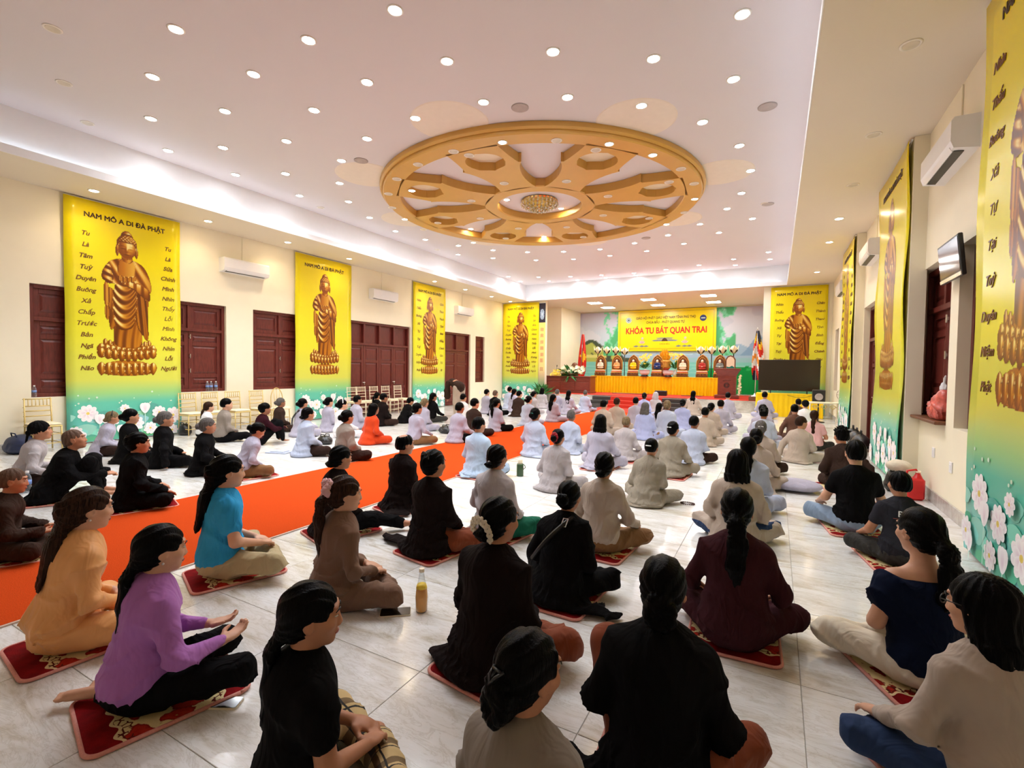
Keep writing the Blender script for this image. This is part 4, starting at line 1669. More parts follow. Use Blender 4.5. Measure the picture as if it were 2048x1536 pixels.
def folds(seed, amp, z0=.0, waist=.22):
    "cloth folds as ridged waves: drag lines from the armpits, bunching at the waist, hanging pleats below"
    ph = jit(seed)

    def ridge(v):
        return 1 - 2.6 * np.abs(np.sin(v)) ** .55 * (1 - .25 * np.abs(np.sin(v)))

    def f(X, Y, Z):
        A = np.abs(X)
        wob = 1.1 * np.sin(6 * X + 5 * Z + ph[0]) + .8 * np.sin(9 * Y - 7 * Z + ph[1]) + .5 * np.sin(17 * X + 11 * Z + 6 * Y + ph[7])
        patch = np.clip(.5 + .8 * np.sin(7 * X + 4 * Y - 6 * Z + ph[2]) * np.sin(5 * Z + 6 * Y + ph[3]), 0, 1)
        drag = ridge(11 * Z - 10 * A + 4 * Y + wob + ph[2]) * np.clip(A / .12, 0, 1) * patch
        diag = ridge(6.5 * (X * math.cos(ph[3]) + Z) + 6 * Y + 1.5 * wob + ph[4]) * (1 - patch) * .8
        low = np.exp(-((Z - waist) / .11) ** 2) * ridge(19 * Z - 7 * Y - 3 * A + 1.3 * wob + ph[5])
        ver = np.clip((.24 - Z) / .2, 0, 1) * ridge(9 * np.arctan2(Y + .05, X) + 1.2 * wob + ph[6])
        return -amp * (.5 + .7 * drag + .55 * diag + .75 * low + .6 * ver * np.clip((Z - .01) / .07, 0, 1))
    return f


def top_sdf(J, kind, w=1.0):
    "robe, shirt, tee: shaped over the trunk and arms"
    c = Sdf()
    r = 1.04 if kind == 'robe' else .97
    P, Cc, N, Wp = J['P'], J['C'], J['N'], J['W']
    R = J['Rl']
    sh = [q + (q - (J['sh'][0] + J['sh'][1]) / 2) * (.06 if kind == 'robe' else 0.0) for q in J['sh']]
    for q in (sh if kind != 'puff' else []):
        c.cap(N - R @ np.array([0, .004, .045]), q, .066, .058 * r, .05, (1, .98, 1))
    if kind != 'puff':
        c.cap(N - R @ np.array([0, 0, .07]), N - R @ np.array([0, 0, .015]), .080, .056, .05)
        c.ell(Cc + R @ np.array([0, -.005, .02]), (.172 * r * w, .118 * r, .15), R, k=.06)
    else:
        c.ell(Cc + R @ np.array([0, -.005, -.03]), (.170, .120, .105), R, k=.05)
        c.cap(sh[0] + [-.005, 0, -.012], sh[1] + [.005, 0, -.012], .060, .060, .05, (1, 1.3, .70))
    c.ell(Wp + R @ np.array([0, .0, 0]), (.164 * r * w, .128 * r, .14), R, k=.06)
    hz = .105 if kind == 'robe' else .135
    c.ell(P + [0, -.005, hz - .115 + .02], (.194 * r * w, .150 * r, .125), k=.06)
    if kind == 'robe':
        c.ell(P + [0, -.03, -.075], (.225 * w, .185, .07), k=.05)
    for i in (0, 1):
        S, E, Wr = sh[i], J['el'][i], J['wr'][i]
        if kind == 'robe':
            c.cap(S, E, .053, .056, .035)
            c.cap(E, Wr + (E - Wr) * .06, .056, .054, .03)
        elif kind == 'shirt':
            c.cap(S, E, .055, .050, .03)
            c.cap(E, Wr + (E - Wr) * .10, .050, .038, .025)
        else:
            if kind == 'puff':
                c.ell(S + (E - S) * .36, (.072, .078, .095), k=.04)
            else:
                c.cap(S, S + (E - S) * .52, .060, .058, .03)
    return c


def add_tail(c, tail, seed):
    "the loose end of a robe lying on the floor"
    if tail:
        x, y = tail
        t = np.array([x, y, .02])
        m_ = np.array([x * .45, y * .45 - .03, .03])
        c.cap((0, -.04, .06), m_, .11, .075, .05, (1, 1, .55))
        c.cap(m_, t, .085, .05, .04, (1, 1, .32))
        c.cap(t, t + [x * .35, y * .1, -.008], .05, .03, .03, (1, 1, .3))
    return c


def skirt_sdf(J, seed=0, spread=1.0):
    "the long lower panels of a robe: over the knees and spread on the floor"
    c = Sdf()
    ph = jit(seed + 77)
    for i in (0, 1):
        s = -1 if i == 0 else 1
        hip = J['P'] + [s * .09, .02, -.02]
        c.cap(hip, J['kn'][i], .105, .075, .06)
        c.cap(J['kn'][i], (J['an'][i] + J['kn'][i]) / 2, .072, .06, .05)
    c.ell([0, .16, .08], (.26, .20, .075), k=.06)
    c.ell([0, -.05, .03], (.245 * spread, .165, .045), k=.05)
    for q in range(3):
        a = ph[q]
        p0 = np.array([.20 * spread * math.cos(a), -.06 + .10 * math.sin(a), .012])
        c.ell(p0, (.11, .10, .013), k=.03)
        c.cap(p0, p0 + [.10 * math.cos(a + .5), .05 * math.sin(a) - .02, -.004], .020, .010, .03, (1, 1, .6))
    return c


def pants_sdf(J, fat=1.0, short=False):
    c = Sdf()
    c.ell(J['P'] + [0, -.005, -.015], (.172 * fat, .142, .108), k=.05)
    for i in (0, 1):
        s = -1 if i == 0 else 1
        hip = J['P'] + [s * .085, .03, -.02]
        c.cap(hip, J['kn'][i], .098 * fat, .070 * fat, .05)
        if not short:
            d = J['an'][i] - J['kn'][i]
            c.cap(J['kn'][i], J['kn'][i] + d * .9, .070 * fat, .053 * fat, .03)
    return c


# ------------------------------------------------------------------ hair, in the frame of the head
def hair_sdf(style, n=0):
    c = Sdf()
    E = np.eye(3)
    fine = .0065
    rg = random.Random(n + 3)
    if style in ('bun', 'ponytail', 'long', 'clip', 'low', 'half', 'lowbun', 'braidbun'):
        c.ell((0, -.017, .026), (.084, .104, .098), k=.02)
        c.ell((0, -.055, -.035), (.066, .058, .060), k=.03)
        c.ell((0, .125, -.050), (.092, .075, .108), k=.02, op='sub')
        for s in (-1, 1):
            c.ell((s * .088, .018, -.035), (.030, .040, .045), k=.012, op='sub')
    if style == 'bun':
        c.ell((0, -.128, -.020), (.047, .040, .046), k=.012)
        for q in range(7):
            a = q * .9 + n
            c.cap((.030 * math.cos(a), -.138, -.02 + .030 * math.sin(a)), (.034 * math.cos(a + .9), -.142, -.02 + .034 * math.sin(a + .9)), .015, .013, .006)
    elif style == 'lowbun':
        c.ell((0, -.100, -.062), (.048, .040, .036), k=.012)
        c.cap((-.03, -.125, -.062), (.03, -.125, -.066), .016, .016, .008)
    elif style == 'braidbun':
        for q in range(11):
            a = q * .75
            r = .020 + .0032 * q
            c.cap((r * math.cos(a), -.120 - .012 * math.sin(q), -.060 + r * 1.05 * math.sin(a)), (r * math.cos(a + .75), -.124, -.060 + r * 1.05 * math.sin(a + .75)), .022, .020, .008)
        c.ell((0, -.095, -.06), (.055, .035, .058), k=.02)
    elif style == 'clip':
        c.ell((0, -.112, .012), (.040, .030, .062), k=.015)
        for q in range(6):
            c.cap((-.03 + .012 * q, -.118, .05), (-.04 + .016 * q, -.12, .09 - .004 * q * q), .010, .004, .006)
    elif style == 'ponytail':
        p = [(0, -.108, -.005), (.0, -.150, -.06), (.01, -.150, -.16), (.0, -.135, -.28), (.01, -.125, -.40)]
        rr = [.026, .034, .040, .036, .012]
        for i in range(4):
            c.cap(p[i], p[i + 1], rr[i], rr[i + 1], .02, (1.2, .8, 1))
    elif style == 'low':
        p = [(0, -.095, -.055), (.0, -.125, -.13), (.0, -.125, -.25), (.005, -.118, -.36), (.0, -.11, -.46)]
        rr = [.030, .030, .030, .026, .008]
        for i in range(4):
            c.cap(p[i], p[i + 1], rr[i], rr[i + 1], .02, (1.25, .75, 1))
    elif style == 'long':
        c.cap((0, -.075, -.03), (0, -.105, -.20), .070, .074, .03, (1.05, .5, 1))
        c.cap((0, -.105, -.20), (.015, -.125, -.36), .074, .050, .03, (1.05, .42, 1))
        for q in range(6):
            x = -.05 + .02 * q
            c.cap((x, -.130, -.15), (x * 1.1 + .01, -.150, -.36 - .03 * rg.random()), .016, .006, .012)
    elif style == 'half':
        c.ell((0, -.118, -.005), (.048, .030, .040), k=.012)
        for q in range(5):
            a = q * 1.25
            c.ell((.035 * math.cos(a), -.13, .0 + .032 * math.sin(a)), (.020, .014, .018), k=.006)
        c.cap((0, -.09, -.04), (-.01, -.125, -.22), .062, .066, .03, (1.05, .55, 1))
        c.cap((-.01, -.125, -.22), (-.02, -.15, -.38), .066, .030, .03, (1.1, .5, 1))
        for q in range(6):
            x = -.05 + .02 * q
            c.cap((x, -.135, -.15), (x - .012, -.165, -.40 - .02 * rg.random()), .017, .006, .012)
    elif style == 'bob':
        c.ell((0, -.017, .026), (.088, .106, .100), k=.02)
        c.ell((0, -.040, -.070), (.100, .085, .075), k=.05)
        c.ell((0, -.048, -.125), (.105, .082, .035), k=.03)
        c.ell((0, .115, -.075), (.078, .085, .125), k=.02, op='sub')
        for q in range(16):
            a = PI + PI * (q + .5) / 16
            c.cap((.092 * math.cos(a), -.04 + .075 * math.sin(a), -.11), (.100 * math.cos(a), -.04 + .082 * math.sin(a), -.155 - .014 * rg.random()), .018, .010, .008)
    elif style in ('short', 'messy', 'thin', 'crop'):
        c.ell((0, -.016, .028), (.083, .102, .097) if style != 'crop' else (.0785, .098, .0945), k=.02)
        c.ell((0, -.055, -.020), (.068, .055, .055), k=.03)
        c.ell((0, .125, -.045), (.095, .080, .105), k=.015, op='sub')
        c.ell((0, -.05, -.125), (.12, .09, .065), k=.02, op='sub')
        for s in (-1, 1):
            c.ell((s * .088, .020, -.035), (.030, .045, .045), k=.010, op='sub')
        if style == 'messy':
            for q in range(40):
                a, b_ = rg.uniform(0, 2 * PI), rg.uniform(.1, 1.25)
                d = np.array([math.sin(b_) * math.cos(a), math.sin(b_) * math.sin(a), math.cos(b_)])
                p0 = np.array([0, -.016, .035]) + d * np.array([.078, .095, .090])
                c.cap(p0, p0 + d * .022 + np.array([rg.uniform(-.02, .02), rg.uniform(-.02, .02), 0]), .016, .007, .012)
        if style == 'thin':
            c.ell((0, -.045, .115), (.050, .062, .040), k=.02, op='sub')
    elif style == 'cap':
        c.ell((0, -.010, .034), (.090, .108, .094), k=.02)
        c.ell((0, -.075, -.02), (.066, .05, .05), k=.03)
        c.ell((0, .120, -.065), (.10, .085, .105), k=.012, op='sub')
        c.cap((-.03, .085, .045), (.03, .085, .045), .03, .03, .015, (1.3, 1.2, .35))
    elif style == 'veil':
        c.ell((0, -.022, .030), (.094, .112, .102), k=.02)
        c.ell((0, -.06, -.09), (.12, .085, .12), k=.06)
        c.ell((0, .125, -.05), (.085, .085, .12), k=.015, op='sub')
    elif style == 'scarf':
        c.ell((0, -.017, .030), (.087, .106, .099), k=.02)
        c.ell((0, .120, -.055), (.095, .075, .108), k=.012, op='sub')
        c.ell((0, -.03, -.09), (.12, .10, .06), k=.02, op='sub')
        c.ell((0, -.115, -.02), (.032, .026, .030), k=.01)
        c.cap((.01, -.12, -.04), (.02, -.14, -.14), .022, .016, .01, (1.2, .5, 1))
    return c


HAIR_CACHE, BODY_CACHE, PART_CACHE = {}, {}, {}


def hair_mesh(style, h, mt):
    key = (style, h, mt)
    if key not in HAIR_CACHE:
        back = style in ('bun', 'ponytail', 'clip', 'low', 'lowbun', 'braidbun', 'half')
        ga = .0026 if h < .008 else .002

        def groove(X, Y, Z):
            if back:
                a = np.arctan2(X, Z + .035) * 15 + 2.2 * np.sin(24 * Y + 9 * X) + 1.3 * np.sin(37 * Z)
                tail = np.clip((-.09 - Z) / .05, 0, 1)
                a = a * (1 - tail) + tail * (X * 210 + 4 * np.sin(9 * Z) + Y * 60)
            else:
                a = np.arctan2(X, Y + .03) * 13 + 2.0 * np.sin(21 * Z + 8 * X) + 1.2 * np.sin(30 * Y)
            part = np.exp(-(X / .006) ** 2) * np.clip((Z - .09) / .02, 0, 1) * np.clip((Y + .06) / .05, 0, 1) * .004
            return ga * (np.sin(a) + .5 * np.sin(2.3 * a + 1)) + (part if style in ('bun', 'low', 'lowbun', 'half', 'long', 'braidbun') else 0)
        V, F = hair_sdf(style).mesh(h, None, groove)
        if h > .008:
            V = relax(V, F, 1)
        HAIR_CACHE[key] = new_mesh('hair', V, F, [M[mt]], True)
    return HAIR_CACHE[key]


def face_parts():
    d = {}
    for s in (-1, 1):
        b = MB()
        b.ball((s * .031, .0815, .0065), (.0125, .0105, .0058), 10, 6)
        b.cur = 1
        b.ball((s * .031, .0885, .0062), (.0056, .0040, .0052), 8, 5)
        d['eye', s] = b.mesh('eye', [M['eye_white'], M['iris']], True)
        b = MB()
        b.tube([(s * .014, .0965, .0275), (s * .030, .0945, .0305), (s * .050, .083, .0235)], [.0028, .0038, .0016], 6)
        d['eyebrow', s] = b.mesh('eyebrow', M['brow'], True)
    b = MB()
    b.tube([(-.022, .086, -.0655), (-.010, .0945, -.0625), (0, .0960, -.0635), (.010, .0945, -.0625), (.022, .086, -.0655)], [.002, .0045, .0042, .0045, .002], 6)
    b.tube([(-.018, .087, -.068), (0, .0935, -.0720), (.018, .087, -.068)], [.002, .0052, .002], 6)
    d['lips', 0] = b.mesh('lips', M['lip'], True)
    return d


FACE = face_parts()


def head_matrix(J):
    m_ = Matrix.Identity(4)
    for i in range(3):
        for j in range(3):
            m_[i][j] = J['Rh'][i, j]
        m_[i][3] = J['Hc'][i]
    return m_


def clip_mesh(kind):
    b = MB()
    if kind == 'scrunchie':
        rg = random.Random(4)
        for q in range(13):
            a = 2 * PI * q / 13
            b.ball((.040 * math.cos(a), -.120 - .012 * math.cos(3 * a), .035 + .040 * math.sin(a)), (.026 + .006 * rg.random(), .024, .026), 8, 6, .18, rg)
    elif kind == 'flowers':
        rg = random.Random(8)
        for q in range(9):
            a = PI * (q - 1) / 7
            cx, cz = .062 * math.cos(a), -.045 + .058 * math.sin(a)
            for k_ in range(5):
                t = 2 * PI * k_ / 5
                b.ball((cx + .014 * math.cos(t), -.118 - .022 * math.sin(a), cz + .014 * math.sin(t)), (.012, .006, .011), 7, 4)
    elif kind == 'claw':
        b.tube([(-.022, -.118, .030), (-.012, -.140, .016), (.0, -.150, -.004), (.012, -.140, .016), (.022, -.118, .030)], .005, 6)
        b.tube([(-.018, -.126, .028), (.018, -.126, .028)], .005, 6)
    elif kind == 'bar':
        b.box(-.036, .036, -.142, -.130, .012, .026, b=.004)
    elif kind == 'redflower':
        rg = random.Random(2)
        for q in range(9):
            a = 2 * PI * q / 9
            b.ball((.035 * math.cos(a), -.118, .0 + .045 * math.sin(a)), (.026, .018, .028), 8, 5, .2, rg)
        b.ball((0, -.13, 0), (.03, .02, .03), 8, 5, .2, rg)
    elif kind == 'spikes':
        rg = random.Random(6)
        for q in range(16):
            x, z = rg.uniform(-.05, .05), rg.uniform(.03, .105)
            b.ball((x, -.10 + abs(x) * .2 - (0.1 - z) * .25, z), (.012, .010, .015), 6, 4)
    elif kind == 'ring':
        b.tube([(.018 * math.cos(t), -.118, -.05 + .018 * math.sin(t)) for t in np.linspace(0, 2 * PI, 13)], .006, 6)
    elif kind == 'band':
        b.tube([(.088 * math.cos(t), -.02, .025 + .102 * math.sin(t)) for t in np.linspace(.1, PI - .1, 15)], .009, 6)
    return b


CLIP_CACHE = {}


def person(x, y, yaw, scale, label, top=('robe', 'grey'), legs='cross', arms='lap', hair='bun', hmat='hair', pants=None, lean=.12, hy=0., hp=.06, tw=0., side=0., skin='skin', lod=1, clip=None, group=None, seed=0, face=False, skirt=True, z=0.0, extra=None, tail=None, w=1.0, fh=False):
    key = (legs, arms, round(lean, 2), round(hy, 2), round(hp, 2), round(tw, 2), round(side, 2), lod)
    J = pose(legs, arms, lean, hy, hp, tw, side)
    hB = {0: .026, 1: .036, 2: .046}[lod]
    hH = {0: .008, 1: .013, 2: .019}[lod]
    if key not in BODY_CACHE:
        b, boxes = body_sdf(J)
        fine = [(J['Hc'] - [.10, .11, .12], J['Hc'] + [.10, .13, .13], hH)]
        if lod == 0:
            fine += [(bx[0], bx[1], .0082 if fh else .0135) for bx in boxes]
            if fh:
                fine += [(np.minimum(a_, b_) - .07, np.maximum(a_, b_) + .07, .0095) for a_, b_ in zip(J['an'], J['ft'])]
        V, F = b.mesh(hB, fine, floor=.004)
        BODY_CACHE[key] = new_mesh('person', V, F, [M[skin]], True)
    me = BODY_CACHE[key]
    o = link('person', me, None, (x, y, z), yaw, scale)
    o.material_slots[0].link = 'OBJECT'
    o.material_slots[0].material = M[skin]
    tag(o, label, 'person', group)
    hC = {0: .0102, 1: .016, 2: .024}[lod]

    def part(kind, nm, builder, mt, fold=None, h=hC, floor=.003):
        pk = (kind, key, seed if lod == 0 else seed % 3)
        if pk not in PART_CACHE:
            V, F = builder().mesh(h, None, fold, floor)
            if len(F) == 0:
                return None
            PART_CACHE[pk] = new_mesh(nm, V, F, [M[mt]], True)
        q = link(nm, PART_CACHE[pk], o)
        q.material_slots[0].link = 'OBJECT'
        q.material_slots[0].material = M[mt]
        return q
    amp = {0: .0175, 1: .015, 2: .010}[lod]
    kind, tcol = top
    part('top' + kind, {'robe': 'robe', 'shirt': 'shirt', 'tee': 'tee_shirt', 'puff': 'blouse'}[kind], lambda: add_tail(top_sdf(J, kind, w), tail, seed), 'cl_' + tcol, folds(seed, amp))
    if kind == 'robe' and skirt:
        part('skirt', 'robe_skirt', lambda: skirt_sdf(J, seed), 'cl_' + tcol, folds(seed + 5, amp * 1.1, waist=.08), hC * 1.25)
    if pants:
        part('pants', 'trousers', lambda: pants_sdf(J, 1.08 if kind == 'robe' else 1.0), 'cl_' + pants, folds(seed + 9, amp * .8, waist=.1), hC * 1.3)
    if kind in ('robe', 'shirt') and lod < 2:
        ck = ('collar', key)
        if ck not in PART_CACHE:
            b = MB()
            Nn = J['N'] + (J['Hc'] - J['N']) * .10
            up = (J['Hc'] - J['N']) / np.linalg.norm(J['Hc'] - J['N'])
            a = np.array([1., 0, 0])
            c_ = np.cross(up, a)
            V, F = [], []
            n_ = 20
            for ro_, hh in ((.066, -.03), (.060, .012), (.055, .012), (.055, -.03)):
                for q in range(n_):
                    t = 2 * PI * q / n_
                    V.append(Nn + ro_ * (a * math.cos(t) + c_ * math.sin(t) * .95) + up * (hh - .012 * max(0, math.sin(t))))
            for r_ in range(3):
                for q in range(n_):
                    F.append((r_ * n_ + q, r_ * n_ + (q + 1) % n_, (r_ + 1) * n_ + (q + 1) % n_, (r_ + 1) * n_ + q))
            b.add(V, F)
            PART_CACHE[ck] = b.mesh('collar', M['cl_' + tcol], True)
        q = link('collar', PART_CACHE[ck], o)
        q.material_slots[0].link = 'OBJECT'
        q.material_slots[0].material = M['cl_' + tcol]
    HM = head_matrix(J)
    if hair:
        nm = {'veil': 'head_veil', 'cap': 'cap', 'scarf': 'head_scarf'}.get(hair, 'hair')
        q = link(nm, hair_mesh(hair, {0: .0068, 1: .0095, 2: .015}[lod], hmat), o)
        q.matrix_local = HM
    if face:
        for (nm, s), fm in FACE.items():
            q = link(nm, fm, o)
            q.matrix_local = HM
    if clip:
        ck, cm = clip
        if ck not in CLIP_CACHE:
            CLIP_CACHE[ck] = clip_mesh(ck).mesh('hair_clip', M[cm], True)
        q = link({'scrunchie': 'scrunchie', 'flowers': 'flower_scrunchie', 'redflower': 'flower_clip', 'band': 'hair_band'}.get(ck, 'hair_clip'), CLIP_CACHE[ck], o)
        q.material_slots[0].link = 'OBJECT'
        q.material_slots[0].material = M[cm]
        q.matrix_local = HM
    if extra:
        extra(o, J, HM)
    return o, J, HM
# ================================================================== FLOOR MATS
def mat_pattern():
    k = NT('floral_mat')
    co = k.coord('Object')
    sep = k.n('ShaderNodeSeparateXYZ')
    k.l(co, sep.inputs[0])

    def math_(op, a, b=None, c=None):
        n_ = k.n('ShaderNodeMath', operation=op)
        for i, v in enumerate((a, b, c)):
            if v is None:
                continue
            if isinstance(v, (int, float)):
                n_.inputs[i].default_value = v
            else:
                k.l(v, n_.inputs[i])
        return n_.outputs[0]
    wave = math_('MULTIPLY', math_('SINE', math_('MULTIPLY', sep.outputs[0], 62.0)), .012)
    ay = math_('ADD', math_('ABSOLUTE', sep.outputs[1]), wave)
    band = math_('GREATER_THAN', ay, .195)
    edge = math_('MULTIPLY', math_('GREATER_THAN', ay, .182), math_('LESS_THAN', ay, .197))
    v = k.n('ShaderNodeTexVoronoi', Scale=9.0)
    wn = k.n('ShaderNodeTexNoise', Scale=16.0, Detail=3.0)
    k.l(co, wn.inputs['Vector'])
    k.l(k.mix(.12, co, wn.outputs[1]), v.inputs['Vector'])
    petal = k.ramp(v.outputs['Distance'], [(0.0, srgb(232, 200, 120)), (.10, srgb(168, 30, 22)), (.30, srgb(196, 52, 34)), (.42, srgb(140, 22, 20)), (.47, srgb(236, 214, 158))], 'LINEAR')
    scroll = k.n('ShaderNodeTexVoronoi', Scale=34.0, feature='DISTANCE_TO_EDGE')
    k.l(co, scroll.inputs['Vector'])
    sc = math_('MULTIPLY', math_('LESS_THAN', scroll.outputs[0], .10), math_('GREATER_THAN', ay, .145))
    c = k.mix(sc, petal, srgb(96, 34, 24))
    c = k.mix(edge, c, srgb(240, 218, 168))
    red = k.ramp(wn.outputs[0], [(.3, srgb(112, 8, 14)), (.7, srgb(150, 16, 22))])
    c = k.mix(band, c, red)
    k.l(c, k.b.inputs['Base Color'])
    k.b.inputs['Roughness'].default_value = .9
    k.b.inputs['Specular IOR Level'].default_value = .1
    n2 = k.n('ShaderNodeTexNoise', Scale=240.0, Detail=2.0)
    k.l(co, n2.inputs['Vector'])
    k.bump(n2.outputs[0], .5, .006)
    return k.m


M['mat'] = mat_pattern()
M['mat_edge'] = pbr('mat_piping', srgb(222, 150, 136), .8, var=.08, scale=120, bump=.3, bscale=200)


def rounded(w, h, r, n=6):
    P = []
    for (cx, cy, a0) in ((w - r, h - r, 0), (-w + r, h - r, PI / 2), (-w + r, -h + r, PI), (w - r, -h + r, 1.5 * PI)):
        for i in range(n + 1):
            a = a0 + PI / 2 * i / n
            P.append((cx + r * math.cos(a), cy + r * math.sin(a)))
    return P


b = MB()
b.prism(rounded(.235, .30, .05), 0.001, .016)
MAT_ME = b.mesh('floor_mat', M['mat'])
b = MB()
ep = [(x, y, .010) for x, y in rounded(.237, .302, .052)]
b.tube(ep + ep[:1], .009, 8)
MATE_ME = b.mesh('piping', M['mat_edge'], True)


def floor_mat(x, y, yaw, label, s=1.0):
    o = link('floor_mat', MAT_ME, None, (x, y, 0), yaw, (s, s, 1))
    tag(o, label, 'mat', 'floral sitting mats')
    link('piping', MATE_ME, o)
    return o


# ================================================================== THE CROWD
SEATED = {}


def seat(hx, hy, H, yaw, top, label, legs='cross', arms='lap', lean=.12, hdy=0., hp=.06, tw=0., side=0., z=0., mat=None, moff=.10, **kw):
    "put a person so that the crown of the head is where the photograph shows it; H is its height over the seat"
    J = pose(legs, arms, lean, hdy, hp, tw, side)
    tp = J['Hc'] + J['Rh'] @ np.array([0, -.014, .122])
    s = H / tp[2]
    ya = math.radians(yaw)
    g_ = fl(hx, hy, z + H)
    off = rz_(ya) @ (tp * s)
    x, y = g_[0] - off[0], g_[1] - off[1]
    if mat:
        mo = rz_(ya) @ np.array([0, moff, 0])
        floor_mat(x + mo[0], y + mo[1], ya, mat)
    return person(x, y, ya, s, label, top=top, legs=legs, arms=arms, lean=lean, hy=hdy, hp=hp, tw=tw, side=side, z=z, **kw)


def strap(o, J, HM):
    b = MB()
    R = J['Rl']
    pts = []
    for t in np.linspace(0, 1, 9):
        p = J['N'] + R @ np.array([.085 - .27 * t, -.085 - .055 * math.sin(PI * t), .01 - .34 * t])
        pts.append(p)
    b.tube(pts, [.016] * 9, 6)
    b.build('bag_strap', M['black'], o)
    q = MB()
    c_ = pts[1]
    q.tube([c_ + [.02, -.02, .03], c_ + [-.015, -.02, .03], c_ + [-.035, -.022, -.03], c_ + [0, -.022, -.03], c_ + [.02, -.02, .03]], .004, 6)
    q.build('buckle', M['steel'], o)


def earring(o, J, HM):
    for s in (-1, 1):
        q = MB()
        q.ball((s * .080, -.004, -.050), .006, 8, 6)
        e = q.build('earring', M['steel'], o, True)
        e.matrix_local = HM


def glasses(o, J, HM):
    q = MB()
    for s in (-1, 1):
        q.tube([(s * .033 + .025 * math.cos(t), .100, .006 + .017 * math.sin(t)) for t in np.linspace(0, 2 * PI, 15)], .0022, 6)
        q.tube([(s * .058, .098, .010), (s * .076, .06, .012), (s * .080, -.01, .008)], .002, 6)
    q.tube([(-.010, .102, .010), (.010, .102, .010)], .002, 6)
    e = q.build('glasses', M['black'], o, True)
    e.matrix_local = HM


def shirt_text(o, J, HM):
    "white print on the back of the shirt, laid onto the cloth"
    from mathutils.bvhtree import BVHTree
    me = [c for c in o.children if c.name.startswith('tee_shirt')][0].data
    bv = BVHTree.FromPolygons([v.co for v in me.vertices], [tuple(p.vertices) for p in me.polygons])
    t = text('lettering', 'Bal', .075, M['white'], o, bold=.0008)
    q = MB()
    for i in range(16):
        x0, x1 = -.075 + i * .15 / 16, -.075 + (i + 1) * .15 / 16
        q.quad((x0, -.045, 0), (x1, -.045, 0), (x1, -.040, 0), (x0, -.040, 0))
    u = q.build('lettering', M['lip'], o)
    for ob in (t, u):
        for v in ob.data.vertices:
            x, z = v.co.x - .02, J['C'][2] + .055 + v.co.y
            h = bv.ray_cast(Vector((x, -1, z)), Vector((0, 1, 0)))
            y = h[0].y if h[0] is not None else J['C'][1] - .13
            v.co = (x, y - .003 - v.co.z * .2, z)
        ob.data.update()


